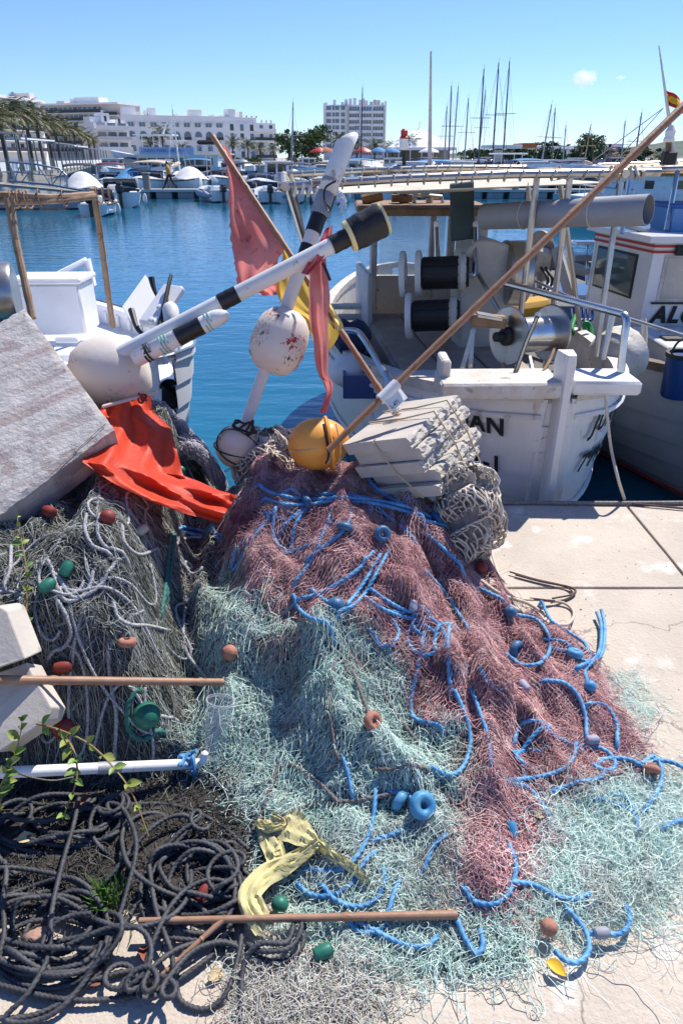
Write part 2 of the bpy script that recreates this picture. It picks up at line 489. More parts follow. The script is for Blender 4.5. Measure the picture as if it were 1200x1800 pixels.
def hill(name, xs, Y, depth):
    """ridge given by (pixel x, pixel y) along its skyline at distance Y"""
    b = MB(); rows = []
    P = crom([at_y(x, y, Y) for x, y in xs], 14)
    rr = random.Random(3)
    for k in range(7):
        f = k / 6; row = []
        for p in P:
            h = max(p[2], 1) * math.sin(math.pi * (0.06 + .44 * f)) * (1 + .05 * rr.uniform(-1, 1))
            row.append((p[0] * (1 - .1 * (1 - f)), p[1] - depth * (1 - f), h if f > 0 else -1))
        rows.append(row)
    b.grid(rows); back = [(p[0], p[1] + depth, -1) for p in P]
    b.grid([rows[-1], back])
    return tag(b.build(name, HILL), kind='structure')
hill('hills', [(1000, 272), (1040, 268), (1075, 264), (1110, 258), (1150, 252), (1185, 248), (1230, 243), (1300, 250), (1450, 262)], 1500, 320)
hill('hills', [(760, 272), (840, 267), (900, 266), (960, 264), (1020, 265), (1090, 264), (1200, 262), (1400, 262)], 1100, 200)

# ---- cloud puffs: small volumes far up
def cloud(name, x, y, Y, w, h):
    m = bpy.data.materials.new('cloud_vapour'); m.use_nodes = True; nt = m.node_tree; N = nt.nodes; L = nt.links
    N.remove(N['Principled BSDF']); pv = N.new('ShaderNodeVolumePrincipled'); pv.inputs['Color'].default_value = (1, 1, 1, 1)
    L.new(pv.outputs[0], N['Material Output'].inputs['Volume'])
    tc = N.new('ShaderNodeTexCoord'); mp = N.new('ShaderNodeMapping'); mp.inputs['Location'].default_value = (-.5, -.5, -.5); L.new(tc.outputs['Generated'], mp.inputs[0])
    ln = N.new('ShaderNodeVectorMath'); ln.operation = 'LENGTH'; L.new(mp.outputs[0], ln.inputs[0])
    nz = N.new('ShaderNodeTexNoise'); nz.inputs['Scale'].default_value = 4.5; nz.inputs['Detail'].default_value = 5; L.new(tc.outputs['Generated'], nz.inputs['Vector'])
    s = N.new('ShaderNodeMath'); s.operation = 'MULTIPLY_ADD'; s.inputs[1].default_value = -1.5; L.new(ln.outputs['Value'], s.inputs[0]); L.new(nz.outputs['Fac'], s.inputs[2])
    r = N.new('ShaderNodeMapRange'); r.inputs[1].default_value = -.02; r.inputs[2].default_value = .25; r.inputs[4].default_value = .035; pv.inputs['Anisotropy'].default_value = .45; L.new(s.outputs[0], r.inputs[0])
    L.new(r.outputs[0], pv.inputs['Density'])
    c = at_y(x, y, Y); k = Y / ray(x, y).y / FPX
    b = MB(); b.ell(c, w * k, w * k, h * k, nu=16, nv=10)
    return tag(b.build(name, m), kind='stuff')
cloud('cloud', 1026, 139, 2200, 30, 20)
cloud('cloud', 1090, 137, 2200, 12, 6)

# ================================================================== FAR BUILDINGS
BW = mat('far_render_white', (.86, .85, .84), .8, col2=(.78, .76, .74), nscale=.15)
BP = mat('far_render_cream', (.70, .64, .60), .85, col2=(.58, .52, .47), nscale=.2)
BR = mat('far_recess', (.42, .38, .36), .9)
RAIL = mat('far_balcony_rail', (.045, .05, .055), .6)
SHUT = mat('far_sliding_glass', (.10, .15, .18), .15, spec=.7, col2=(.2, .25, .28), nscale=.9)
SHARED = {}
def shared(key, fn):
    if key not in SHARED: SHARED[key] = fn()
    return SHARED[key]
class Facade:
    """a building whose front stands on the line A-B (world XY), local u along it, w into the building"""
    def __init__(s, name, label, x0, x1, Y, Y2=None, cat='building', group=None):
        s.A = at_y(x0, 275, Y); s.B = at_y(x1, 275, Y2 or Y); s.A.z = s.B.z = .35
        s.ex = (s.B - s.A).normalized(); s.ew = Vector((-s.ex.y, s.ex.x, 0)); s.W = (s.B - s.A).length
        s.t = thing(name, label, cat, s.A, group)
    def P(s, u, w, z): return s.A + s.ex * u + s.ew * w + Vector((0, 0, z))
    def block(s, name, m, u0, u1, w0, w1, z0, z1, parent=None):
        b = MB(); b.box(s.P((u0 + u1) / 2, (w0 + w1) / 2, (z0 + z1) / 2), (u1 - u0, w1 - w0, z1 - z0), s.ex, s.ew)
        return b.build(name, m, parent or s.t, smooth=False)
    def put(s, name, me, u, w, z, parent=None):
        o = bpy.data.objects.new(name, me); COL.objects.link(o); o.parent = parent or s.t
        o.location = s.P(u, w, z) - s.A; o.rotation_euler = (0, 0, math.atan2(s.ex.y, s.ex.x)); return o
def win_mesh(w, h, arch=False, m=None, frame=True):
    def mk():
        b = MB()
        if arch:
            poly = [(-w / 2, 0), (w / 2, 0), (w / 2, h - w / 2)] + [(w / 2 * math.cos(a), h - w / 2 + w / 2 * math.sin(a)) for a in np.linspace(.3, math.pi - .3, 6)] + [(-w / 2, h - w / 2)]
        else: poly = [(-w / 2, 0), (w / 2, 0), (w / 2, h), (-w / 2, h)]
        b.prism(poly, (1, 0, 0), (0, 0, 1), (0, .06, 0), .1)
        me = b.mesh('window'); me.materials.append(m or SHUT); return me
    return shared(('win', w, h, arch, (m or SHUT).name), mk)
def frame_mesh(w, h, t=.12):
    def mk():
        b = MB()
        for (x, z, a, c) in ((0, -t / 2, w + 2 * t, t), (0, h + t / 2, w + 2 * t, t), (-w / 2 - t / 2, h / 2, t, h), (w / 2 + t / 2, h / 2, t, h), (0, h / 2, t * .6, h)):
            b.box((x, -.09, z), (a, .1, c))
        me = b.mesh('frame'); me.materials.append(BW); return me
    return shared(('frm', w, h, t), mk)
def balcony(f, u0, u1, z, d=1.4, rail=1.0, solid=None, parent=None):
    o = f.block('balcony', BW, u0, u1, -d, .02, z - .22, z, parent)
    f.block('railing', solid or RAIL, u0 + .05, u1 - .05, -d + .02, -d + .1, z + .003, z + rail, o)
    return o

# tower block with crenellated roof line
f = Facade('apartment_tower', 'tall pale apartment tower with a crenellated roof line beside the round green trees', 571, 675, 340)
W = f.W; H = 21.0
f.block('wall', BW, 0, W, 0, 14, 0, H)
f.block('wing_wall', BW, -.02, W * .36, -.8, 0, 0, H - .8); f.block('stair_fin', BP, W * .36, W * .385, -1.5, 0, 0, H + .6)
f.block('fin', BW, W * .985, W + .3, -1.6, 0, 0, H + 1.3); f.block('fin', BW, -.5, W * .01, -1.6, 0, 0, H + .5)
for k in range(8):
    z = 1.2 + k * 2.42
    for (ua, ub) in ((.03, .11), (.13, .17), (.18, .24), (.27, .335)):
        if k == 0: continue
        wn_ = f.put('window', win_mesh(round((ub - ua) * W, 2), 1.5), (ua + ub) / 2 * W, -.83, z + .9)
    for (ua, ub) in ((.41, .57), (.60, .77), (.80, .965)):
        f.put('window', win_mesh(round((ub - ua) * W, 2), 1.45), (ua + ub) / 2 * W, -.03, z + .75)
        o = f.block('balcony', BW, ua * W - .3, ub * W + .3, -1.2, -.01, z - .4, z + .55)
        for q in range(1, 4):
            f.block('mullion', BW, (ua + (ub - ua) * q / 4) * W - .09, (ua + (ub - ua) * q / 4) * W + .09, -.16, -.04, z + .76, z + 2.15, o)
for i, (u, h) in enumerate(((.0, .9), (.14, 1.9), (.27, 1.0), (.33, 2.1), (.40, 2.3), (.47, 2.5), (.56, 1.9), (.61, 2.4), (.66, 1.6), (.74, 1.2), (.80, 1.9), (.86, 1.7), (.93, .9))):
    f.block('merlon', BP if i in (9, 10, 11) else BW, u * W, u * W + W * .05, .5 - (i % 3) * .4, 3, H, H + h)

# long white hotel with arches
f = Facade('arcaded_hotel', 'long white hotel with rows of square windows over arched windows', 226, 402, 250, 262)
W = f.W; H = 12.6
f.block('wall', BW, 0, W, 0, 12, 0, H); f.block('parapet', BW, -.2, W + .2, -.25, .25, H, H + .5)
for i in range(9):
    u = W * (.06 + i * .108)
    w1 = f.put('window', win_mesh(1.9, 1.25), u, -.03, 9.9); w1b = f.put('frame', frame_mesh(1.9, 1.25), 0, 0, 0, w1); w1b.location = (0, 0, 0); w1b.rotation_euler = (0, 0, 0)
    f.block('hood', BW, u + 1.35, u + 1.75, -.55, -.01, 10.3, 11.3)
    f.put('window', win_mesh(2.3, 2.5, arch=True), u, -.03, 6.2)
    f.block('railing', RAIL if i % 3 else BW, u - 1.15, u + 1.15, -.3, -.2, 6.2, 7.0)
    f.put('window', win_mesh(1.7, 1.7), u, -.03, 2.9)
for (u0, u1, h) in ((0.0, .13, 2.9), (.2, .225, 1.9), (.245, .32, 2.6), (.5, .53, 1.2), (.64, .77, 2.4), (.85, .9, 1.1), (.94, .98, .9)):
    f.block('rooftop_box', BW, u0 * W, u1 * W, 2, 6, H, H + h)
f = Facade('stepped_hotel', 'white hotel end with balconies and dark doors, right of the arched hotel', 402, 486, 262, 275)
W = f.W; H = 12.8
f.block('wall', BW, 0, W, 0, 12, 0, 11.6); f.block('upper_wall', BW, 0, W * .62, .4, 12, 11.6, H + .3); f.block('roof_stair', BW, W * .08, W * .22, 1, 4, H + .3, H + 2.6)
f.block('roof_stair', BW, W * .3, W * .36, 1, 4, H + .3, H + 1.9)
for k in range(4):
    for i in range(5):
        u = W * (.1 + i * .2); dark = (i + k) % 2
        f.put('window', win_mesh(1.4, 1.9, m=DGLASS if dark else SHUT), u, -.03, 1.0 + k * 2.7)
    balcony(f, W * .52, W * .98, .9 + k * 2.7 + .0, 1.1, .9, BW if k % 2 else RAIL)
for i in range(7): f.block('merlon', BW, W * (.3 + i * .1), W * (.3 + i * .1) + .5, -.1, .5, 11.6 if i > 3 else H + .3, 12.6 if i > 3 else H + .9)
# terraced cream hotel behind palms
f = Facade('terrace_hotel', 'cream terraced hotel with dark continuous balconies above the palm tops', 84, 222, 300, 290)
W = f.W; H = 18.3
f.block('wall', BP, 0, W, 0, 14, 0, H); f.block('roof_slab', BW, -.4, W + .4, -1.8, 14, H, H + .6)
f.block('roof_house', BW, W * .42, W * .72, 2, 8, H + .6, H + 2.6); f.block('roof_house', BP, W * .17, W * .27, 3, 8, H + .6, H + 1.7); f.block('roof_house', BW, W * .36, W * .43, 2, 7, H + .6, H + 2.2)
for k in range(6):
    z = 3.0 + k * 2.55
    balcony(f, 0, W * .8, z, 1.7, 1.05)
    balcony(f, W * .83, W * .99, z - .9, 1.7, 1.05)
    for i in range(13):
        u = W * (.03 + i * .0605)
        f.put('window', win_mesh(1.5, 1.8, m=DGLASS if (i * 7 + k * 3) % 4 == 0 else SHUT), u, -.03, z + .1)
    f.block('party_wall', BW, W * .805, W * .825, -2.2, 0, z - 1.8, z + .72)
# low balcony block between terrace hotel and arcaded hotel
f = Facade('balcony_block', 'low white block with deep balconies and a stepped roof, in front of the arched hotel', 173, 233, 215, 222)
W = f.W; H = 9.6
f.block('wall', BW, 0, W, 0, 10, 0, H); f.block('stair_house', BW, W * .28, W * .52, 1.0, 5, H, H + 2.4); f.block('upper_wall', BW, 0, W * .3, 2, 6, H, H + 1.5); f.block('upper_wall', BW, W * .7, W, 2, 6, H, H + 1.0)
f.put('window', win_mesh(.7, 1.3, m=DGLASS), W * .4, .98, H + .4); f.put('window', win_mesh(.7, 1.3, m=DGLASS), W * .84, 1.97, H - .3 + .2)
for k in range(3):
    balcony(f, 0, W, 2.9 + k * 2.6, 1.3, .85, BP if k % 2 else BW)
    for i in range(3): f.put('window', win_mesh(2.4, 1.7, m=SHUT if i else BR), W * (.2 + i * .3), -.03, .7 + k * 2.6 + 2.4 if k < 2 else 8.2 - .3)
# big hotel on the far left
f = Facade('seafront_hotel', 'large white hotel with long balconies at the upper left, behind palms', -150, 86, 165, 225)
W = f.W; H = 14.6
f.block('wall', BW, 0, W, 0, 16, 0, H); f.block('roof_slab', BW, -.3, W + .3, -1.6, 16, H, H + .7)
f.block('roof_house', BW, W * .52, W * .64, 2, 8, H + .7, H + 2.9); f.block('roof_house', BP, W * .95, W * 1.0, 1, 6, H + .7, H + 2.4)
f.block('roof_cap', BW, W * .51, W * .65, 1.4, 8.6, H + 2.9, H + 3.3)
for k in range(5):
    balcony(f, 0, W * .99, 2.6 + k * 2.5, 1.5, .9)
    for i in range(12): f.put('window', win_mesh(1.8, 1.8, m=DGLASS if (i + k) % 3 == 0 else SHUT), W * (.05 + i * .08), -.03, 2.65 + k * 2.5)
# small waterfront houses to the right of the tent
def house(name, label, x0, x1, ytop, Y, wallm, roofm=None, nwin=3, roof_h=.5):
    f = Facade(name, label, x0, x1, Y); H = at_y((x0 + x1) / 2, ytop, Y).z - .35
    f.block('wall', wallm, 0, f.W, 0, 8, 0, H); f.block('roof', roofm or BW, -.3, f.W + .3, -.6, 8.4, H, H + roof_h)
    for i in range(nwin):
        f.put('window', win_mesh(round(f.W / nwin * .5, 1), round(H * .45, 1), m=DGLASS), f.W * (i + .5) / nwin, -.03, H * .3)
    return f
PINK = mat('far_magenta_panel', (.36, .13, .27), .8); TERRA = mat('far_terracotta', (.42, .15, .07), .9); GREYW = mat('far_grey_wall', (.4, .38, .4), .9)
house('warehouse', 'long pale grey shed under the dark pines on the far shore', 900, 1002, 262, 150, GREYW, BW, 6)
house('beach_kiosk', 'small white kiosk with an orange roof on the far shore', 919, 936, 260, 145, BW, TERRA, 1, .8)
house('shop_house', 'low shop with dark windows right of the tall leafy tree', 1040, 1066, 258, 150, GREYW, BW, 3)
house('shop_house', 'low shop with a magenta front right of the tall leafy tree', 1067, 1085, 258, 150, PINK, BW, 1)
house('harbour_shed', 'white flat awning shed left of the tall leafy tree', 1004, 1034, 269, 140, BW, BW, 2)
# white marquee tent
t0 = at_y(682, 275, 190); t1 = at_y(800, 275, 190); apex = at_y(737, 224, 190)
tn = thing('marquee', 'white pyramid marquee tent with open sides behind the masts', 'tent', (apex.x, 190, .35))
TENT = mat('tent_canvas', (.8, .8, .79), .7, col2=(.74, .74, .74), nscale=.4)
b = MB(); c = Vector((apex.x, 190, 0)); hw = (t1.x - t0.x) / 2 * .98; ze = 3.6; za = apex.z
ring = []
for k, (rr_, zz) in enumerate(((1.0, ze - .6), (.98, ze), (.74, ze + (za - ze) * .25), (.5, ze + (za - ze) * .49), (.25, ze + (za - ze) * .745), (.06, za - .3), (.012, za))):
    ring.append([(c.x + sx * hw * rr_, c.y + sy * hw * rr_, zz) for sx, sy in ((-1, -1), (-.33, -1), (.33, -1), (1, -1), (1, 0), (1, 1), (0, 1), (-1, 1), (-1, 0), (-1, -1))])
b.grid(ring); b.build('canopy', TENT, tn, auto=20)
for i in range(7):
    b = MB(); x = c.x - hw + 2 * hw * i / 6; b.tube([(x, 190 - hw * .97, .35), (x, 190 - hw * .97, ze - .1)], .12, 6); b.build('post', BW, tn)
b = MB(); b.box((c.x, 190 + hw * .6, 2.3), (2 * hw, .3, 3.6)); b.build('back_wall', BR, tn, smooth=False)
b = MB(); b.tube([(c.x, 190, za - .4), (c.x, 190, za + 1.4)], .08, 5); b.build('finial', BW, tn)
# ================================================================== FAR TREES
BARK = mat('bark', (.12, .085, .06), .95, col2=(.07, .05, .035), nscale=3, bump=.5, bscale=12, bdist=.05)
def leaf_mat(name, c1, c2):
    m = mat(name, c1, .6, col2=c2, tint='tint'); return m
LG = leaf_mat('leaf_mid_green', (.035, .075, .018), (.11, .17, .04))
LD = leaf_mat('leaf_dark_green', (.018, .04, .014), (.05, .085, .03))
LP = leaf_mat('leaf_pale_green', (.09, .12, .04), (.2, .23, .09))
PALM = leaf_mat('palm_frond_green', (.035, .055, .014), (.15, .14, .04))
PALM2 = leaf_mat('palm_frond_far', (.04, .065, .02), (.13, .14, .045))
def crown_mesh(name, blobs, n, size, m, seed):
    """leaf-sized faces spread through the clumps of a crown"""
    g = np.random.default_rng(seed); vs_ = []; tn_ = []
    vol = np.array([b[3] * b[4] * b[5] for b in blobs]) ** .8; vol /= vol.sum()
    for b, k in zip(blobs, (vol * n).astype(int)):
        # sub-clumps give light and dark knots with gaps
        nc = max(4, int(k / 26)); cc = g.normal(size=(nc, 3)); cc /= np.linalg.norm(cc, axis=1, keepdims=True); cc *= g.uniform(.35, 1.0, (nc, 1)) ** .6
        ci = g.integers(0, nc, k); p = cc[ci] + g.normal(size=(k, 3)) * .16
        p = p * np.array(b[3:6]) + np.array(b[:3])
        a = g.normal(size=(k, 3)); a /= np.linalg.norm(a, axis=1, keepdims=True); q = np.cross(a, g.normal(size=(k, 3))); q /= np.linalg.norm(q, axis=1, keepdims=True)
        s = size * g.uniform(.6, 1.4, (k, 1)); w = s * .55
        vs_.append(np.stack([p - a * s, p - q * w, p + a * s, p + q * w], 1)); tn_.append(np.repeat(g.uniform(0, 1, nc)[ci] * .7 + g.uniform(0, .3, k), 4))
    v = np.concatenate(vs_).reshape(-1, 3)
    me = np_mesh(name, v, np.arange(len(v)).reshape(-1, 4), np.concatenate(tn_))
    return me
def tree(name, label, px, ybase, ytop, wpx, Y, m, n=1500, seed=1, shape='round', group=None, base_z=.35):
    k = Y / ray(px, ybase).y / FPX
    base = at_y(px, 275, Y); base.z = base_z
    zt = at_y(px, ytop, Y).z; w = wpx * k; h = zt - base.z
    t = thing(name, label, 'tree', base, group)
    rr = random.Random(seed); blobs = []
    if shape == 'round':
        for i in range(13):
            a = rr.uniform(0, 6.28); r = rr.uniform(.1, .66) * w / 2
            blobs.append((base.x + math.cos(a) * r, base.y + math.sin(a) * r, base.z + h * rr.uniform(.32, .82), w * rr.uniform(.2, .3), w * rr.uniform(.2, .3), h * rr.uniform(.16, .24)))
    elif shape == 'tall':
        for i in range(10):
            f_ = rr.uniform(.25, .9); blobs.append((base.x + rr.uniform(-.3, .3) * w * (1.1 - f_), base.y, base.z + h * f_, w * .2, w * .2, h * .1))
    else:  # cypress
        for i in range(7): f_ = .12 + i * .13; blobs.append((base.x, base.y, base.z + h * f_, w * .5 * (1.05 - f_) + .2, w * .5 * (1.05 - f_) + .2, h * .1))
    b = MB(); top = base + Vector((0, 0, h * .6))
    b.tube([base, base.lerp(top, .5) + Vector((w * .03, 0, 0)), top], [w * .05 + .12, w * .035 + .08, w * .015], 7)
    for bl in blobs[:6]:
        b.tube([base.lerp(top, rr.uniform(.4, .8)), Vector(bl[:3])], [w * .02 + .04, .03], 5)
    b.build('trunk', BARK, t)
    me = crown_mesh('crown', blobs, n, .036 * w / (max(n, 400) / 1500) ** .4 + .05, m, seed)
    finish('crown', me, m, t)
    return t
tree('broadleaf_tree', 'large round dark green tree left of the apartment tower', 545, 290, 220, 84, 200, LG, 3600, 1)
tree('broadleaf_tree', 'smaller round tree at the left flank of the large round green tree', 508, 290, 227, 56, 205, LG, 2200, 2)
tree('broadleaf_tree', 'tall leafy tree standing clear against the sky above the right shore', 1037, 285, 231, 62, 130, LP, 2600, 3)
tree('pine_tree', 'dark spreading pine left of the tall leafy tree', 955, 285, 247, 62, 170, LD, 2200, 4)
tree('pine_tree', 'dark low pine right above the pale grey shed', 990, 285, 252, 56, 172, LD, 1800, 5)
tree('pine_tree', 'dark flat-topped pine right of the tall leafy tree', 1078, 285, 257, 70, 170, LD, 1800, 6)
tree('pine_tree', 'dark pine in front of the hills near the far right', 1130, 285, 252, 50, 150, LD, 1500, 7)
for i, (x, yt, wpx) in enumerate(((835, 264, 36), (872, 266, 34), (910, 263, 44), (937, 265, 30), (975, 262, 36), (1015, 266, 30), (1105, 267, 36))):
    tree('shore_shrub', ['pale green bushy tree behind the masts, first right of the marquee', 'pale bushy tree left of the flat petrol canopy support', 'wide pale bushy tree beneath the two dark cypresses', 'pale bushy tree beside the orange roofed kiosk',
         'pale bushy tree in front of the pale grey shed', 'pale bushy tree at the foot of the tall leafy tree', 'pale bushy tree right of the magenta shop'][i], x, 290, yt - 5, wpx * 1.7, 140 - i * 2, LP if i % 2 else LG, 1300, 20 + i)
for i, x in enumerate((898, 905)):
    tree('cypress', ['narrow dark cypress, left of a pair on the right shore', 'narrow dark cypress, right of a pair on the right shore'][i], x, 288, 258 - i, 7, 160, LD, 260, 40 + i, 'cypress')
for i, (x, wpx) in enumerate(((445, 30), (515, 26), (553, 30), (420, 22))):
    tree('hedge_bush', ['clipped green bush below the palms of the white hotel', 'feathery olive bush left under the large round tree', 'feathery olive bush right under the large round tree', 'small bush at the left end of the palm row'][i], x, 300, 277 - (i == 2) * 2, wpx, 140, LP if i else LG, 700, 50 + i)

def palm_meshes(seed, nf=26, L=2.4, leaf=14, hang=.62):
    """crown of arched feather fronds around the origin; trunk built separately"""
    rr = random.Random(seed); vs_ = []; fs = []; tn_ = []
    for i in range(nf):
        az = i * 2.399 + rr.uniform(-.2, .2); el = math.radians(78 - 95 * (i / nf) + rr.uniform(-8, 8)); ln = L * rr.uniform(.8, 1.1)
        d = Vector((math.cos(az), math.sin(az), 0)); p = Vector((0, 0, 0)); e = el; pts = [p.copy()]
        for s in range(leaf):
            e -= hang * 1.7 / leaf * (0.6 + s / leaf); p = p + (d * math.cos(e) + Vector((0, 0, math.sin(e)))) * (ln / leaf); pts.append(p.copy())
        side = Vector((-d.y, d.x, 0)); tint_ = rr.uniform(0, .5) + .6 * (i / nf) ** 2
        for s in range(1, leaf + 1):
            f_ = s / leaf; w = L * .26 * math.sin(math.pi * min(.96, .12 + .82 * f_)) + .04; dn = (pts[s] - pts[s - 1]).normalized()
            for sg in (-1, 1):
                tip = pts[s] + side * sg * w * .8 + dn * w * .55 - Vector((0, 0, w * rr.uniform(.25, .6))); hw = ln / leaf * .30
                base = len(vs_); vs_ += [pts[s] - dn * hw, pts[s] + dn * hw, tip + dn * .02, tip - dn * .02]; fs.append((base, base + 1, base + 2, base + 3)); tn_ += [tint_ + rr.uniform(0, .15)] * 4
    return np.array([tuple(v) for v in vs_]), np.array(fs), np.array(tn_)
PALMS = {}
def palm(label, px, Y, ytop, r, m, group, seed, ground=.35, leaf=12):
    key = (seed, m.name, leaf)
    if key not in PALMS:
        v, q, tt = palm_meshes(seed, leaf=leaf); me = np_mesh('crown', v, q, tt); me.materials.append(m); PALMS[key] = me
    base = at_y(px, 275, Y); base.z = ground; top = at_y(px, ytop, Y).z; s = r / 2.4
    t = thing('palm_tree', label, 'palm tree', base, group); hz = top - ground - .75 * r
    b = MB(); rr = random.Random(seed + int(px)); lean = rr.uniform(-.25, .25)
    pts = [base + Vector((lean * (i / 6) ** 2, 0, hz * i / 6)) for i in range(7)]
    b.tube(pts, [.26, .2, .18, .17, .17, .19, .30], 9); b.build('trunk', BARK, t)
    o = bpy.data.objects.new('crown', PALMS[key]); COL.objects.link(o); o.parent = t; o.location = (lean, 0, hz); o.scale = (s, s, s); o.rotation_euler = (0, 0, rr.uniform(0, 6.28))
    return t
# promenade row on the left, receding
row = [(-8, 62, 172, 2.3), (12, 66, 180, 2.4), (36, 72, 163, 2.5), (56, 79, 170, 2.5), (76, 84, 184, 2.5), (92, 92, 190, 2.5), (106, 101, 198, 2.5), (122, 110, 206, 2.5), (135, 120, 212, 2.4), (148, 132, 220, 2.4), (160, 144, 228, 2.3), (168, 155, 236, 2.2)]
words_ = ['nearest palm of the promenade row, cut by the left picture edge', 'second palm of the promenade row counted from the left edge', 'tallest palm of the promenade row, third from the left edge', 'fourth palm of the promenade row from the left edge',
          'fifth palm of the promenade row from the left edge', 'sixth palm of the promenade row from the left edge', 'seventh palm of the promenade row from the left edge', 'eighth palm of the promenade row from the left edge',
          'ninth palm of the promenade row from the left edge', 'tenth palm of the promenade row from the left edge', 'last but one palm at the far end of the promenade row', 'farthest and smallest palm at the end of the promenade row']
for i, (x, Y, yt, r) in enumerate(row):
    palm(words_[i], x, Y, yt - 2, r * .86, PALM, 'palms along the left promenade', 60 + i % 3)
far = [(288, 215, 218, 2.9, 'tall palm in front of the arched hotel windows, tallest there'), (322, 214, 250, 1.9, 'short palm right beside the tall palm at the arched hotel'), (268, 214, 240, 2.0, 'short palm left beside the tall palm at the arched hotel'),
       (410, 190, 238, 1.9, 'first palm from the left in the row before the stepped hotel'), (436, 192, 242, 1.9, 'second palm from the left in the row before the stepped hotel'), (457, 191, 249, 1.8, 'third palm from the left in the row before the stepped hotel'), (482, 193, 250, 1.7, 'last palm in the row before the stepped hotel, next to the round trees'),
       (595, 200, 232, 2.2, 'palm at the left foot of the apartment tower'), (627, 200, 240, 2.2, 'palm before the middle of the apartment tower'), (658, 200, 244, 2.2, 'palm at the right foot of the apartment tower'), (687, 185, 246, 2.1, 'palm left in front of the white marquee'), (720, 185, 234, 2.2, 'palm directly in front of the white marquee'),
       (838, 150, 262, 1.4, 'small palm right of the marquee behind the masts'), (1092, 140, 258, 1.7, 'palm among the masts right of the magenta shop'), (1160, 120, 262, 1.6, 'palm near the radar post at the far right'), (545, 195, 240, 2.4, 'palm standing before the large round green tree')]
for i, (x, Y, yt, r, lb) in enumerate(far):
    palm(lb, x, Y, yt - 3, r * 1.45, PALM2, 'palms on the far shore', 70 + i % 2, leaf=9)

# ================================================================== PROMENADE SHELTERS, GANGWAY
PG = mat('shelter_steel', (.22, .21, .20), .6, .2); PGL = mat('shelter_glass', (.6, .68, .68), .1, alpha=.06, spec=.3)
lab = ['nearest steel and glass terrace shelter, at the left picture edge', 'second steel and glass terrace shelter along the promenade', 'third steel and glass terrace shelter along the promenade', 'fourth steel and glass terrace shelter along the promenade', 'farthest steel and glass terrace shelter along the promenade']
segs = [((-60, 226, 54), (46, 241, 60)), ((46, 244, 61), (104, 250, 71)), ((104, 252, 73), (136, 256, 85)), ((136, 257, 88), (160, 260, 104)), ((160, 262, 107), (186, 264, 128))]
for i, ((xa, ya, Ya), (xb, yb, Yb)) in enumerate(segs):
    A = at_y(xa, ya, Ya); B = at_y(xb, yb, Yb); zt = (A.z + B.z) / 2 * .99; A.z = B.z = zt
    t = thing('terrace_shelter', lab[i], 'shelter', (A.x, A.y, .35), 'terrace shelters on the promenade')
    ex = (B - A).normalized(); ew = Vector((-ex.y, ex.x, 0)); Ln = (B - A).length
    b = MB(); b.box((A + B) / 2 + ew * .9 + Vector((0, 0, .1)), (Ln, 1.1, .12), ex, ew); b.build('roof', BW if i % 2 else PG, t, smooth=False)
    n = 5
    for k in range(n + 1):
        p = A.lerp(B, k / n); b = MB(); b.box(Vector((p.x, p.y, (zt + .35) / 2)), (.1, .1, zt - .35), ex, ew); b.build('post', PG, t, smooth=False)
        if k < n:
            q = A.lerp(B, (k + .5) / n); b = MB(); b.box(Vector((q.x, q.y, .35 + .7)), (Ln / n - .14, .03, 1.0), ex, ew); b.build('pane', PGL, t, smooth=False)
    b = MB(); b.box((A + B) / 2 + Vector((0, 0, -.9 * (zt - .35) + .0)), (Ln, .06, .1), ex, ew); b.build('rail', PG, t, smooth=False)
# terrace furniture seen as wall backdrop: a low white wall
b = MB(); A = at_y(-60, 300, 58); B = at_y(190, 290, 140); A.z = B.z = .8
ex = (B - A).normalized(); b.box((A + B) / 2 + Vector((-1.2, 1, -.1)), ((B - A).length, .3, .9), ex, Vector((-ex.y, ex.x, 0)))
tag(b.build('terrace_wall', BW, smooth=False), 'low white terrace wall behind the steel gangway', 'wall')
# gangway with tubular truss rails leading to the floating pontoon on the left
gw = thing('gangway', 'steel gangway with tubular truss railings on the left pontoon', 'gangway', at_y(60, 322, 40))
GST = mat('galvanised_steel', (.42, .43, .45), .42, .7, col2=(.33, .34, .36), nscale=6)
def gp(x, y, Y=40): return at_y(x, y, Y)
for k, Yd in enumerate((40, 41.3)):
    top = [gp(15 + k * 8, 285, Yd), gp(60, 288, Yd), gp(105, 297, Yd), gp(117, 308, Yd), gp(119, 332, Yd)]
    b = MB(); b.tube(top, .05, 7); b.build('handrail', GST, gw)
    b = MB(); b.tube([gp(18 + k * 8, 318, Yd), gp(90, 325, Yd), gp(150, 336, Yd)], .06, 7); b.build('lower_chord', GST, gw)
    for (a, c) in (((38, 286), (26, 318)), ((40, 318), (62, 290)), ((66, 290), (90, 325)), ((92, 325), (112, 300)), ((20, 295), (30, 318)), ((108, 300), (106, 327))):
        b = MB(); b.tube([gp(*a, Yd), gp(*c, Yd)], .03, 6); b.build('brace', GST, gw)
    b = MB(); b.tube([gp(20 + k * 8, 302, Yd), gp(115, 311, Yd)], .025, 6); b.build('mid_rail', GST, gw)
b = MB(); A, B = gp(-20, 322, 40.6), gp(150, 338, 40.6); b.box((A + B) / 2, ((B - A).length, 1.2, .12), B - A, (0, 1, 0)); b.build('deck', mat('grey_planks', (.33, .3, .27), .9, col2=(.24, .22, .2), nscale=4), gw, smooth=False)
# left landing stage
b = MB(); A = at_z(-70, 338, -.3); b.box((A.x + 4.2, 41.8, -.55), (10.5, 3.6, .5))
tag(b.build('landing_stage', mat('stage_concrete', (.42, .41, .39), .9, col2=(.34, .33, .31), nscale=2), smooth=False), kind='structure')
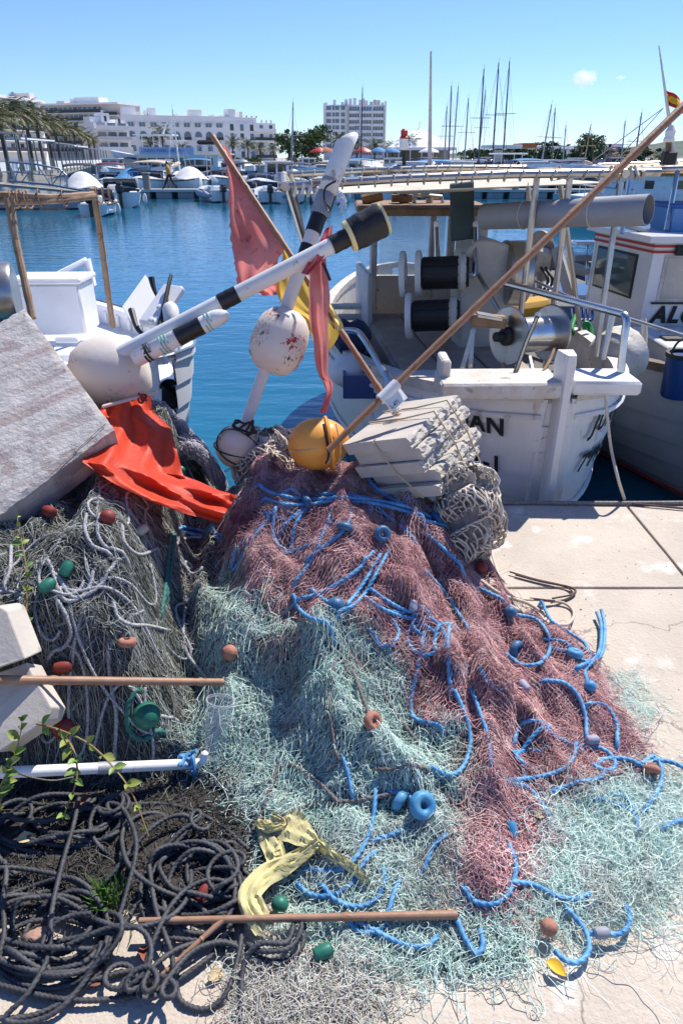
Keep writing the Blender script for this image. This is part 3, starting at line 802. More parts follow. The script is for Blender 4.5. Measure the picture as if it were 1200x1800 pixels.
# ================================================================== MARINA
NAVY = mat('navy_canvas', (.02, .035, .09), .8); BEIGE = mat('beige_canvas', (.55, .47, .34), .8, col2=(.48, .4, .3), nscale=3); BLKC = mat('black_canvas', (.02, .02, .022), .8)
COVER = mat('white_boat_cover', (.74, .73, .70), .8, col2=(.62, .61, .58), nscale=1.5, bump=.4, bscale=3, bdist=.08); BLUEC = mat('blue_canvas', (.04, .2, .42), .75)
RIBG = mat('grey_hypalon', (.36, .40, .47), .6, col2=(.28, .32, .38), nscale=2); TEAK = mat('teak', (.32, .2, .11), .7, col2=(.25, .15, .08), nscale=3)
OUTB = mat('outboard_black', (.02, .02, .025), .3); OUTW = mat('outboard_white', (.7, .7, .7), .3); HULLB = mat('blue_grey_hull', (.26, .38, .44), .5); HULLN = mat('dark_hull', (.025, .03, .05), .25)
REDP = mat('red_paint', (.5, .03, .025), .5, col2=(.4, .03, .02), nscale=3); MASTM = mat('mast_alloy', (.36, .36, .38), .4, .6); MASTD = mat('mast_dark', (.10, .10, .12), .4, .3)
def hull_mesh(b, L, B, H, bow=.3, tr=.92):
    secs = []
    for i in range(15):
        s = i / 14; w = B / 2 * (tr + (1 - tr) * min(1, s / .35)) * (1 - max(0, (s - .42) / .58) ** 2.3) + .01; z = H * (1 + bow * s ** 2.2); x = -L / 2 + L * s + .06 * L * max(0, s - .8)
        ch = .25 * H + .35 * H * max(0, s - .6)
        secs.append([(x, -w * .93, z + .03), (x, -w, z), (x - .02 * L * s, -w * .86, ch), (x - .05 * L * s * s, -w * .3, -.12 * H), (x - .06 * L * s * s, 0, -.2 * H), (x - .05 * L * s * s, w * .3, -.12 * H), (x - .02 * L * s, w * .86, ch), (x, w, z), (x, w * .93, z + .03)])
    b.grid(secs); n = 9
    b.f.append(tuple(range(n - 1, -1, -1)))
    return secs
def outboard(t, x, y, z, m, s=1.0, tilt=.0):
    e = Vector((math.cos(tilt), 0, -math.sin(tilt))); up = Vector((math.sin(tilt), 0, math.cos(tilt))); o = Vector((x, y, z))
    b = MB(); b.box(o + up * .45 * s - e * .12 * s, (.62 * s, .36 * s, .42 * s), e, (0, 1, 0), bevel=.1 * s); b.box(o + up * .66 * s - e * .1 * s, (.5 * s, .3 * s, .12 * s), e, (0, 1, 0), bevel=.05 * s)
    ob = b.build('outboard_motor', m, t)
    b = MB(); b.box(o - up * .1 * s - e * .1 * s, (.24 * s, .16 * s, .8 * s), e, (0, 1, 0), bevel=.04); b.box(o - up * .5 * s - e * .2 * s, (.5 * s, .1 * s, .12 * s), e, (0, 1, 0), bevel=.03); b.build('motor_leg', m, ob)
def bimini(t, L, B, x0, x1, z0, z1, m):
    b = MB(); rows = []
    for i in range(7):
        s = i / 6; x = x0 + (x1 - x0) * s; zz = z1 - .12 * (2 * s - 1) ** 2
        rows.append([(x, B / 2 * math.sin(a), zz - .16 * (1 - math.cos(a))) for a in np.linspace(-1.25, 1.25, 9)])
    b.grid(rows); c = b.build('bimini', m, t, thick=.03)
    for sy in (-1, 1):
        for xx in (x0, x1):
            b = MB(); b.tube([((x0 + x1) / 2, sy * B * .47, z0), (xx, sy * B * .46, z1 - .2)], .02, 6); b.build('bimini_frame', STEEL, c)
def motorboat(name, label, px, Y, head, L=6.0, B=2.3, H=.75, kind='open', canopy=None, canopym=None, motor=None, hullm=None, coverm=None, group='motorboats in the marina', z=ZW, cat='motorboat', dy=0, sc=1.0):
    p = at_y(px, 300, Y); t = thing(name, label, cat, (0, 0, 0), group); hullm = hullm or GEL
    b = MB(); hull_mesh(b, L, B, H); b.build('hull', hullm, t)
    b = MB(); b.tube([(-L / 2, -B * .46, H), (-L * .2, -B * .5, H * 1.02), (L * .12, -B * .49, H * 1.08), (L * .35, -B * .3, H * 1.18), (L * .5, 0, H * 1.3), (L * .35, B * .3, H * 1.18), (L * .12, B * .49, H * 1.08), (-L * .2, B * .5, H * 1.02), (-L / 2, B * .46, H)], .04, 6); b.build('rubbing_strake', BLACKR if hullm is GEL else GEL, t)
    if kind == 'covered':
        b = MB(); rows = []
        for i in range(12):
            s = i / 11; x = -L * .49 + L * .97 * s; w = B / 2 * 1.02 * (1 - max(0, (s - .45) / .55) ** 2.2) + .02; hh = H * (1 + .25 * s * s); pk = .85 * math.exp(-((s - .42) / .24) ** 2) + .12
            rows.append([(x, w * q, hh + .02 + pk * (1 - abs(q) ** 1.6) + .03 * math.sin(i * 2.3 + q * 5)) for q in np.linspace(-1, 1, 11)])
        b.grid(rows); b.build('boat_cover', coverm or COVER, t, thick=.02)
    else:
        b = MB(); rows = []
        for i in range(8):
            s = .5 + .49 * i / 7; x = -L / 2 + L * s; w = B / 2 * .93 * (1 - max(0, (s - .42) / .58) ** 2.3) + .01; hh = H * (1 + .3 * s ** 2.2) + .03
            rows.append([(x, w * q, hh + .22 * (1 - q * q) * math.sin(math.pi * min(1, (s - .5) * 2.1 + .12))) for q in np.linspace(-1, 1, 7)])
        b.grid(rows); b.build('foredeck', GEL, t)
        b = MB(); b.box((-L * .25, 0, H * .55), (L * .48, B * .8, .06)); b.build('cockpit_floor', COVER, t, smooth=False)
        for sy in (-1, 1):
            b = MB(); b.box((-L * .3, sy * B * .3, H * .75), (L * .25, .45, .4), bevel=.05); b.build('seat', COVER, t)
        if kind == 'open':
            b = MB(); rows = []
            for a in np.linspace(-1.3, 1.3, 9): rows.append([(L * .02 + L * .09 * math.cos(a), B * .42 * math.sin(a) / math.sin(1.3), H * 1.12), (-L * .04 + L * .06 * math.cos(a), B * .38 * math.sin(a) / math.sin(1.3), H * 1.12 + .55)])
            b.grid(rows); w_ = b.build('windscreen', DGLASS, t, thick=.02)
            b = MB(); b.tube([r[1] for r in rows], .025, 5); b.build('windscreen_frame', STEEL, w_)
            b = MB(); b.box((-L * .06, B * .15, H * 1.0), (.5, .7, .7), bevel=.08); b.build('console', GEL, t)
        if kind == 'cabin':
            hc = 1.15; b = MB()
            b.add([(-L * .12, -B * .38, H), (L * .2, -B * .34, H * 1.1), (L * .2, B * .34, H * 1.1), (-L * .12, B * .38, H), (-L * .1, -B * .34, H + hc), (L * .1, -B * .3, H + hc), (L * .1, B * .3, H + hc), (-L * .1, B * .34, H + hc)],
                  [(0, 1, 5, 4), (1, 2, 6, 5), (2, 3, 7, 6), (3, 0, 4, 7), (4, 5, 6, 7)]); cb = b.build('cabin', GEL, t, smooth=False)
            b = MB(); b.box((-L * .01, 0, H + hc + .05), (L * .26, B * .76, .09), bevel=.04); b.build('cabin_roof', GEL, t)
            for sy in (-1, 1):
                b = MB(); b.box((L * .0, sy * B * .355, H + hc * .66), (L * .16, .04, hc * .42)); b.build('window', DGLASS, cb, smooth=False)
            for yy in (-.16, .16):
                b = MB(); b.box((L * .152, yy * B, H + hc * .66), (.04, B * .26, hc * .44), (.87, 0, -.42), (0, 1, 0)); b.build('window', DGLASS, cb, smooth=False)
            for yy in (-.15, .15):
                b = MB(); b.box((-L * .113, yy * B, H + hc * .55), (.04, B * .24, hc * .7)); b.build('cabin_door', DGLASS, cb, smooth=False)
        # pulpit rail
        b = MB(); b.tube([(L * .12, -B * .44, H * 1.1 + .4), (L * .36, -B * .26, H * 1.2 + .42), (L * .5, 0, H * 1.3 + .42), (L * .36, B * .26, H * 1.2 + .42), (L * .12, B * .44, H * 1.1 + .4)], .018, 5)
        for (x, y) in ((.12, -.44), (.36, -.26), (.5, 0), (.36, .26), (.12, .44)): b.tube([(L * x, B * y, H * 1.1), (L * x, B * y, H * 1.2 + .42)], .014, 4)
        b.build('pulpit', STEEL, t)
    if canopy == 'bimini': bimini(t, L, B, -L * .36, L * .04, H, H + 1.35, canopym or BEIGE)
    if canopy == 'ttop':
        b = MB(); b.box((-L * .08, 0, H + 1.75), (L * .42, B * .85, .1), bevel=.05); c = b.build('t_top', canopym or GEL, t)
        for (x, y) in ((-.22, -.3), (-.22, .3), (.08, -.3), (.08, .3)):
            b = MB(); b.tube([(L * x, B * y, H), (L * x * .9, B * y, H + 1.75)], .025, 6); b.build('t_top_leg', STEEL, c)
    if motor:
        outboard(t, -L / 2 - .1, 0, H * .6, OUTB if motor == 'black' else (NAVY if motor == 'blue' else OUTW), 1.15, .0)
    b = MB(); b.ell((-L * .1, -B * .56, H * .45), .12, .12, .3, nu=8, nv=6); b.build('fender', OUTW, t)
    t.location = (p.x, Y + dy, z); t.rotation_euler = (0, 0, R(head)); t.scale = (sc, sc, sc)
    return t
def rib(label, px, Y, head, L=3.8, motor='black', z=ZW):
    t = thing('inflatable_dinghy', label, 'dinghy', (0, 0, 0), 'inflatable dinghies at the pontoon'); B = 1.7; r = .24; H = .42
    b = MB(); b.tube([(-L / 2, -B / 2, H - .03), (-L * .1, -B / 2, H), (L * .2, -B * .47, H + .05), (L * .4, -B * .26, H + .16), (L * .47, 0, H + .22), (L * .4, B * .26, H + .16), (L * .2, B * .47, H + .05), (-L * .1, B / 2, H), (-L / 2, B / 2, H - .03)], [r * .5, r, r, r, r, r, r, r, r * .5], 12); b.build('buoyancy_tube', RIBG, t)
    b = MB(); b.box((-L * .02, 0, .18), (L * .8, B * .8, .2), bevel=.05); b.build('floor', GEL, t)
    b = MB(); b.box((-L * .42, 0, .38), (.08, B * .8, .6)); b.build('transom', GEL, t, smooth=False)
    b = MB(); b.box((-L * .1, 0, .6), (.5, .6, .6), bevel=.08); b.build('console', GEL, t)
    for sy in (-1, 1):
        b = MB(); b.tube([(-L * .3, sy * (B / 2 + .02), H + r), (L * .1, sy * (B / 2 + .02), H + r + .05)], .025, 5); b.build('grab_line', BLACKR, t)
    outboard(t, -L * .48, 0, .35, OUTB if motor == 'black' else OUTW, .95)
    p = at_y(px, 330, Y); t.location = (p.x, Y, z); t.rotation_euler = (0, 0, R(head)); return t

# floating pontoon
PC = mat('pontoon_concrete', (.46, .45, .43), .85, col2=(.38, .37, .35), nscale=2); PD = mat('pontoon_float_shadow', (.06, .07, .08), .8)
pa = at_y(231, 340, 50.5); pb = at_y(1082, 340, 50.5)
pt = thing('floating_pontoon', 'long concrete floating pontoon crossing the harbour in front of the moored boats', 'pontoon', (pa.x, 50.5, ZW))
b = MB(); b.box(((pa.x + pb.x) / 2, 51.4, -.38), (pb.x - pa.x, 2.2, .12)); b.build('deck', PC, pt, smooth=False)
n = 22; Ls = (pb.x - pa.x) / n
for i in range(n):
    b = MB(); b.box((pa.x + Ls * (i + .5), 51.4, -.66), (Ls * .72, 2.1, .44), bevel=.04); b.build('float_block', mat('float_concrete', (.33, .37, .39), .85, col2=(.26, .3, .32), nscale=3), pt)
b = MB(); b.box(((pa.x + pb.x) / 2, 50.27, -.36), (pb.x - pa.x, .06, .16)); b.build('fender_strip', mat('fender_strip', (.5, .5, .48), .7), pt, smooth=False)
for x, lb in ((259, 'grey service post on the pontoon left of the walking person'), (655, 'grey service post on the pontoon seen under the awning left part'), (905, 'grey service post on the pontoon seen under the awning right part')):
    p = at_y(x, 330, 51.0); b = MB(); b.box((p.x, 51, .15), (.42, .42, .95), bevel=.05); b.box((p.x, 51, .66), (.5, .5, .1), bevel=.03)
    tag(b.build('service_post', PG), lb, 'bollard', 'pontoon service posts')

# walking person on the pontoon
def person():
    base = at_y(300, 333, 51.2); base.z = -.32
    t = thing('person', 'person in ochre jacket and black trousers walking left along the pontoon', 'person', base)
    J = {'pel': (0, 0, .93), 'che': (-.03, 0, 1.2), 'sho': (-.05, 0, 1.40), 'nek': (-.07, 0, 1.48), 'hea': (-.09, 0, 1.60), 'top': (-.09, 0, 1.72),
         'kl': (-.2, -.08, .52), 'al': (-.40, -.08, .10), 'tl': (-.55, -.08, .04), 'kr': (.12, .08, .50), 'ar': (.42, .08, .16), 'tr': (.36, .08, .03),
         'hl': (-.02, -.1, .90), 'hr': (.02, .1, .90), 's1': (-.05, -.19, 1.38), 'e1': (.02, -.25, 1.12), 'w1': (-.18, -.2, .98), 'f1': (-.28, -.16, 1.0), 's2': (-.05, .19, 1.38), 'e2': (.0, .26, 1.12), 'w2': (-.2, .2, 1.05), 'f2': (-.3, .14, 1.06)}
    E = [('pel', 'che'), ('che', 'sho'), ('sho', 'nek'), ('nek', 'hea'), ('hea', 'top'), ('pel', 'hl'), ('hl', 'kl'), ('kl', 'al'), ('al', 'tl'), ('pel', 'hr'), ('hr', 'kr'), ('kr', 'ar'), ('ar', 'tr'), ('sho', 's1'), ('s1', 'e1'), ('e1', 'w1'), ('w1', 'f1'), ('sho', 's2'), ('s2', 'e2'), ('e2', 'w2'), ('w2', 'f2')]
    rad = dict(pel=.15, che=.17, sho=.13, nek=.055, hea=.095, top=.07, hl=.11, hr=.11, kl=.075, kr=.075, al=.05, ar=.05, tl=.045, tr=.045, s1=.075, s2=.075, e1=.055, e2=.055, w1=.045, w2=.045, f1=.035, f2=.035)
    ks = list(J); me = bpy.data.meshes.new('body'); me.from_pydata([J[k] for k in ks], [(ks.index(a), ks.index(c)) for a, c in E], []); o = bpy.data.objects.new('body', me); COL.objects.link(o)
    md = o.modifiers.new('skin', 'SKIN'); o.modifiers.new('sub', 'SUBSURF').levels = 2; o.modifiers['sub'].render_levels = 2
    for i, k in enumerate(ks): me.skin_vertices[0].data[i].radius = (rad[k], rad[k]); me.skin_vertices[0].data[i].use_root = (k == 'pel')
    dg = bpy.context.evaluated_depsgraph_get(); m2 = bpy.data.meshes.new_from_object(o.evaluated_get(dg)); bpy.data.objects.remove(o)
    m2.name = 'body'; m2.materials.clear()
    for mm in (mat('skin', (.45, .27, .19), .6), mat('ochre_jacket', (.48, .28, .05), .85), mat('black_trousers', (.012, .012, .014), .85), mat('dark_hair', (.02, .014, .01), .7)): m2.materials.append(mm)
    for pl in m2.polygons:
        c = pl.center; pl.use_smooth = True
        if c.z < .93: pl.material_index = 2
        elif c.z > 1.60 or (c.z > 1.52 and c.x > -.06): pl.material_index = 3
        elif c.z > 1.45 or c.x < -.22: pl.material_index = 0
        else: pl.material_index = 1
    o = bpy.data.objects.new('body', m2); COL.objects.link(o); o.parent = t
person()

# --- moored boats, left to right; heading -90 = bow towards the quay, 90 = stern towards the quay
motorboat('motorboat', 'white motorboat under a peaked white cover at the far left landing', 145, 44, -60, 5.6, kind='covered', z=ZW)
motorboat('motorboat', 'motorboat with a black bimini behind the peaked white cover', 142, 52, -70, 6.2, canopy='bimini', canopym=BLKC)
motorboat('motorboat', 'white open boat with a big black outboard at the left end of the pontoon', 208, 43.5, 105, 5.2, motor='black')
motorboat('skiff', 'small white skiff with a black outboard, nearest boat on the left water', 171, 36.5, 92, 3.2, 1.5, .5, motor='black', cat='skiff')
motorboat('motorboat', 'white motorboat with a dark red sprayhood at the left', 193, 60, -80, 6.0, canopy='bimini', canopym=mat('maroon_canvas', (.12, .03, .03), .8))
motorboat('motorboat', 'motorboat with a bright blue cover left of the walking person', 224, 57, -95, 6.2, kind='covered', coverm=BLUEC)
motorboat('motorboat', 'white cruiser with a beige bimini left of the walking person', 262, 57, -95, 7.2, 2.7, .9, canopy='bimini', canopym=BEIGE)
motorboat('motorboat', 'white motorboat under a long white cover right of the walking person', 335, 57, -70, 7.0, 2.6, .85, kind='covered')
motorboat('motorboat', 'white boat with a beige hard top just left of the red flag', 384, 60, -90, 6.8, 2.6, .9, canopy='ttop', canopym=BEIGE)
motorboat('motorboat', 'white boat with black bimini right behind the red flag', 436, 66, -90, 7.0, canopy='bimini', canopym=BLKC)
motorboat('motorboat', 'dark hulled speedboat with a raked windscreen behind the red flag', 458, 56, -90, 6.4, 2.5, .8, hullm=HULLN)
motorboat('motorboat', 'white pilothouse boat with two dark doors, stern to the pontoon', 488, 63, 90, 7.4, 2.8, .95, kind='cabin')
motorboat('motorboat', 'white boat with a navy bimini left of the white pole tip', 522, 59, -90, 6.4, canopy='bimini', canopym=NAVY)
motorboat('motorboat', 'white boat with a black sprayhood just right of the white pole tip', 566, 63, -90, 6.5, canopy='bimini', canopym=BLKC)
rib('grey inflatable dinghy left of the red flag', 377, 47.5, 115)
rib('grey inflatable dinghy with a black outboard behind the red flag tip', 470, 46.5, 100)
motorboat('motorboat', 'white boat with a black engine cover, stern to us beside the awning leg', 512, 47.5, 90, 5.2, 2.1, .6, motor='black')
motorboat('motorboat', 'small white boat with a tall black outboard behind the white pole', 577, 47, 90, 5.4, 2.2, .6, motor='black')
motorboat('motorboat', 'white boat with two pale outboards under the awning left part', 650, 57, 75, 6.0, motor='white')
motorboat('motorboat', 'white boat with a navy covered outboard under the awning left part', 690, 48, 90, 5.0, 2.1, .6, motor='blue')
for i, (x, hd, kd, cn, cm, lb) in enumerate(((722, -75, 'cabin', None, None, 'white cabin cruiser bow to us under the awning, left of the hanging green board'), (768, -80, 'open', 'bimini', BLUEC, 'white motorboat with a blue bimini seen behind the hanging green board'),
        (812, -95, 'cabin', None, None, 'white cabin cruiser right of the hanging green board'), (850, -90, 'covered', None, None, 'covered white motorboat right of the green board, second along'),
        (893, -85, 'open', 'ttop', None, 'white motorboat with a hard top above the grey pipe middle'), (935, -95, 'cabin', None, None, 'white cabin cruiser above the grey pipe right of its middle'),
        (1003, -80, 'open', 'bimini', NAVY, 'white motorboat with a navy bimini left of the bamboo pole crossing'), (1050, -90, 'covered', None, None, 'covered motorboat right at the end of the pontoon'))):
    motorboat('motorboat', lb, x, 57.5 + (i % 3), hd, 7.0 + (i % 2), 2.6, .95, kind=kd, canopy=cn, canopym=cm, hullm=HULLN if i in (4, 6) else GEL)
# a second, farther line of boats
lbl = ['far white motorboat behind the terrace shelters end', 'far white cruiser below the balcony block', 'far white motorboat beneath the palm row', 'far white cruiser beneath the large round tree', 'far white motorboat below the apartment tower left edge', 'far white cruiser below the apartment tower right edge', 'far white cruiser in front of the marquee left', 'far white motorboat in front of the marquee right',
       'far white cruiser below the first group of masts', 'far white motorboat below the tallest masts', 'far white motorboat left of the flat petrol canopy', 'far white cruiser in front of the pale grey shed', 'far white motorboat in front of the white awning shed', 'far white cruiser in front of the magenta shop']
for i, x in enumerate((200, 232, 430, 540, 600, 655, 690, 742, 800, 846, 868, 960, 1010, 1075)):
    motorboat('motorboat', lbl[i], x, 92 + (i * 7) % 22, (-90, 90, -70, 110)[i % 4], 8 + (i % 3) * 1.5, 3.0, 1.1, kind=('cabin', 'open', 'covered')[i % 3], canopy='bimini' if i % 3 == 1 else None, canopym=(BEIGE, NAVY, BLUEC)[i % 3], group='motorboats farther back')

# sailing yachts: hull, coachroof, mast with spreaders and stays
def yacht(label, xt, yt, xb, Y, L=9, m=MASTM, cover=NAVY, head=-90, rake=0.0, group='sailing yachts in the marina'):
    p = at_y(xb, 290, Y); top = at_y(xt, yt, Y); t = thing('sailing_yacht', label, 'sailing boat', (p.x, Y, ZW), group)
    a = R(head); e = Vector((math.cos(a), math.sin(a), 0)); s = Vector((-e.y, e.x, 0)); o = Vector((p.x, Y, ZW))
    def W(x, y, z): return o + e * x + s * y + Vector((0, 0, z))
    b = MB(); hull_mesh(b, L, L * .3, 1.0, .18, .7); b.v = [tuple(W(x - L * .05, y, z)) for x, y, z in b.v]; b.build('hull', GEL, t)
    b = MB(); rows = []
    for i in range(9):
        q = i / 8; w = L * .1 * (1 - .5 * q ** 2); h = .45 * math.sin(math.pi * min(1, .15 + q * .95)) + .03
        rows.append([tuple(W(-L * .18 + L * .42 * q, w * c, 1.0 + h * (1 - abs(c) ** 3))) for c in np.linspace(-1, 1, 7)])
    b.grid(rows); b.build('coachroof', GEL, t)
    b = MB(); rows = [[tuple(W(-L * .46 + L * .97 * q, L * .145 * c * (1 - max(0, (q - .45) / .55) ** 2.3), 1.02 + .12 * q)) for c in (-1, 0, 1)] for q in np.linspace(0, 1, 9)]
    b.grid(rows); b.build('deck', TEAK if L > 9.5 else GEL, t)
    mb = W(L * .1, 0, 1.0); tip = Vector((top.x + rake, Y - .0, top.z))
    mb.x = p.x
    b = MB(); b.tube([mb, mb.lerp(tip, .6), tip], [.075, .07, .045], 8); mo = b.build('mast', m, t)
    sp = mb.lerp(tip, .55)
    b = MB(); b.tube([sp - s * .9, sp + s * .9], .025, 5); b.build('spreader', m, mo)
    b = MB()
    for q in (W(L * .44, 0, 1.15), W(-L * .45, 0, 1.0), W(L * .08, L * .14, 1.0), W(L * .08, -L * .14, 1.0)): b.tube([q, mb.lerp(tip, .97)], .009, 3)
    b.build('rigging', m, mo)
    b = MB(); b.tube([mb + Vector((0, 0, .9)), W(-L * .28, 0, 1.75)], .06, 7); bo = b.build('boom', m, t)
    b = MB(); pts = [mb.lerp(W(-L * .28, 0, 1.0), q) for q in np.linspace(0.02, .98, 8)]; b.tube([Vector((q.x, q.y, ZW + 2.02 - .2 * i / 7)) for i, q in enumerate(pts)], [.12, .17, .16, .17, .14, .13, .11, .07], 8); b.build('furled_sail', cover, bo)
    b = MB(); b.tube([tip, tip + Vector((.02, 0, .35))], .012, 4); b.build('wind_vane', m, mo)
Y_ = [(515, 180, 513, 72, 8.5, MASTM, BEIGE, 'yacht with a pale mast rising left of the large round tree'), (637, 154, 634, 90, 9.5, MASTD, NAVY, 'yacht whose thin mast crosses the apartment tower'),
      (785, 186, 779, 84, 8.5, MASTM, NAVY, 'yacht with the leftmost short mast right of the marquee'), (793, 151, 786, 78, 9.5, MASTD, BLUEC, 'yacht with a dark mast, second right of the marquee'), (805, 151, 797, 80, 9, MASTM, NAVY, 'yacht with a grey mast, third right of the marquee'),
      (823, 172, 813, 76, 8.5, MASTM, BLUEC, 'yacht with a shorter mast between the two tall mast groups'), (850, 121, 837, 70, 10, MASTD, NAVY, 'yacht with the left mast of the tall group'), (853, 158, 841, 88, 8.5, MASTM, BEIGE, 'yacht with a shorter mast close behind the left tall mast'),
      (876, 110, 861, 68, 10.5, MASTD, NAVY, 'yacht with the tallest dark mast and wind vane'), (895, 108, 879, 74, 10.5, MASTD, NAVY, 'yacht with the right mast of the tall group'), (969, 183, 954, 72, 9, MASTM, NAVY, 'yacht with the left mast of the pair over the grey shed'),
      (975, 190, 965, 80, 9, MASTD, BLUEC, 'yacht with the dark right mast of the pair over the grey shed'), (994, 220, 985, 86, 8, MASTM, BEIGE, 'yacht with a short mast left of the tall leafy tree'), (1038, 218, 1029, 86, 8, mat('mast_wood', (.4, .26, .15), .6), BEIGE, 'yacht with a wooden mast in front of the tall leafy tree'),
      (1098, 212, 1086, 78, 8.5, MASTM, NAVY, 'yacht with a slim mast over the magenta shop'), (1127, 198, 1107, 70, 9, MASTD, NAVY, 'yacht with a dark mast leaning right near the bamboo pole'), (303, 192, 312, 62, 8.5, GEL, BEIGE, 'yacht with a white mast in front of the tour boat')]
for i, (xt, yt, xb, Y, L, m, cv, lb) in enumerate(Y_): yacht(lb, xt, yt, xb, Y, L, m, cv, (-90, 90, -80)[i % 3])

# tour boat with two decks
def tourboat():
    Y = 98; A = at_y(205, 290, Y); B = at_y(392, 290, Y); L = B.x - A.x; o = Vector(((A.x + B.x) / 2, Y, ZW)); t = thing('tour_boat', 'large white two-deck tour boat with a row of square windows and a raised bow', 'ferry', o)
    b = MB(); hull_mesh(b, L, 4.6, 1.4, .9, .95); b.v = [(o.x - x, o.y + y, ZW + z) for x, y, z in b.v]; b.build('hull', GEL, t)
    # raised bow flare on the left
    b = MB(); b.prism([(-L * .5 - .3, 3.2), (-L * .27, 2.6), (-L * .26, .9), (-L * .36, .7), (-L * .45, 1.6)], (1, 0, 0), (0, 0, 1), (o.x, Y - 1.2, ZW), -2.4); b.build('bow', GEL, t, smooth=False)
    b = MB(); b.box((o.x + L * .11, Y, ZW + 1.95), (L * .74, 4.2, 1.3)); b.build('lower_saloon', GEL, t, smooth=False)
    for i in range(8):
        b = MB(); b.box((o.x - L * .21 + i * L * .087, Y - 2.12, ZW + 1.95), (L * .07, .06, .8)); b.build('window', DGLASS, t, smooth=False)
    b = MB(); b.box((o.x + L * .11, Y, ZW + 2.68), (L * .78, 4.6, .14)); b.build('upper_deck', GEL, t, smooth=False)
    b = MB(); b.box((o.x + L * .02, Y - 2.1, ZW + 3.15), (L * .5, .06, .8)); b.build('bulwark', mat('pale_blue_board', (.48, .55, .72), .6), t, smooth=False)
    text_obj('lettering', 'LINEAS MARGARITAS', .55, (o.x - L * .21, Y - 2.14, ZW + 2.98), (1, 0, 0), (0, 0, 1), mat('lettering_blue', (.05, .1, .35), .6), t, .01)
    b = MB(); b.box((o.x - L * .1, Y, ZW + 4.9), (L * .36, 3.6, .14), bevel=.05); r = b.build('sun_roof', GEL, t)
    for x in (-.26, -.1, .06):
        for y in (-1.6, 1.6):
            b = MB(); b.tube([(o.x + L * x, Y + y, ZW + 2.7), (o.x + L * x, Y + y, ZW + 4.85)], .05, 6); b.build('post', STEEL, r)
    b = MB(); b.tube([(o.x - L * .04, Y, ZW + 4.9), (o.x + L * .02, Y, ZW + 6.4)], [.16, .06], 7); b.box((o.x + L * .02, Y, ZW + 6.1), (1.4, .3, .12)); b.build('radar_mast', GEL, t)
    for i in range(7):
        b = MB(); b.tube([(o.x + L * (.28 + .03 * i), Y - 2.2, ZW + 2.75), (o.x + L * (.28 + .03 * i), Y - 2.2, ZW + 3.6)], .03, 5); b.build('rail_post', GEL, t)
    b = MB(); b.tube([(o.x + L * .27, Y - 2.2, ZW + 3.6), (o.x + L * .48, Y - 2.2, ZW + 3.6)], .03, 5); b.build('rail', GEL, t)
    b = MB(); b.box((o.x + L * .38, Y + .4, ZW + 4.1), (L * .2, 2.4, .5), bevel=.2); b.build('covered_wheelhouse', BLKC, t)
tourboat()
# petrol canopy at the fuel dock
c = at_y(880, 258, 110); t = thing('fuel_dock_canopy', 'flat white canopy on a single pillar among the masts', 'canopy', (c.x, 110, .0))
b = MB(); b.box((c.x, 110, c.z), (5.0, 4.5, .45), bevel=.05); b.build('roof', BW, t)
b = MB(); b.box((c.x - .3, 110, c.z / 2 - .3), (.9, 1.2, c.z - .2)); b.build('pillar', BP, t, smooth=False)
b = MB(); b.box((c.x, 110, -.2), (7, 6, .8)); b.build('base', PC, t, smooth=False)
# parasol row and red hoardings on the far quay give the crowded shoreline
for i, (x, y, mm, lb) in enumerate(((560, 283, REDP, 'red parasol left under the large round tree'), (572, 284, TERRA, 'orange parasol below the round tree right side'), (668, 279, BLUEC, 'pale blue parasol below the apartment tower'), (690, 279, BLUEC, 'pale blue parasol left below the marquee'), (640, 282, REDP, 'red parasol before the apartment tower'), (760, 281, BW, 'white parasol below the marquee right side'))):
    p = at_y(x, y, 128); t = thing('parasol', lb, 'parasol', (p.x, 134, .35), 'parasols on the far quay')
    b = MB(); b.lathe([(0, 1.8), (.25, 1.6), (.7, .5), (.85, .03)], (p.x, 134, 2.3), (0, 0, 1), 10); b.build('canopy', mm, t)
    b = MB(); b.tube([(p.x, 134, .35), (p.x, 134, 3.0)], .04, 5); b.build('pole', BW, t)
# blue-grey fishing boat on the right, end of the pontoon
t = motorboat('fishing_boat', 'white and blue grey wooden fishing boat at the right end of the pontoon', 1150, 31, 172, 7.6, 2.5, .85, kind='none', hullm=HULLB, group='wooden fishing boats', cat='fishing boat')
t.location.z = ZW
b = MB(); b.box((.2, 0, 1.35), (3.6, 1.5, 1.0), bevel=.06); cb = b.build('cabin', WHITE, t)
for x in (-.9, .3, 1.4):
    for sy in (-1, 1):
        b = MB(); b.box((x, sy * .765, 1.5), (.34, .03, .3)); b.build('window', DGLASS, cb, smooth=False)
b = MB(); b.box((.2, 0, 1.9), (3.9, 1.8, .1), bevel=.04); b.build('cabin_roof', mat('orange_brown_canvas', (.45, .2, .06), .8), t)
b = MB(); b.box((-2.9, 0, 1.5), (1.0, 1.2, 1.0), bevel=.2); b.build('net_pile', BLUEC, t)
# grey pier end with a white service boat left of it: distant swimmer duck
p = at_y(1010, 393, 18); b = MB(); b.ell((p.x, 18, ZW + .06), .22, .1, .1, nu=10, nv=6); b.ell((p.x - .2, 18, ZW + .2), .06, .05, .06, nu=8, nv=5); b.tube([(p.x - .15, 18, ZW + .08), (p.x - .2, 18, ZW + .2)], .035, 6)
tag(b.build('duck', mat('duck_plumage', (.08, .08, .09), .8, col2=(.3, .28, .26), nscale=20)), 'dark duck swimming beneath the grey pipe', 'duck')

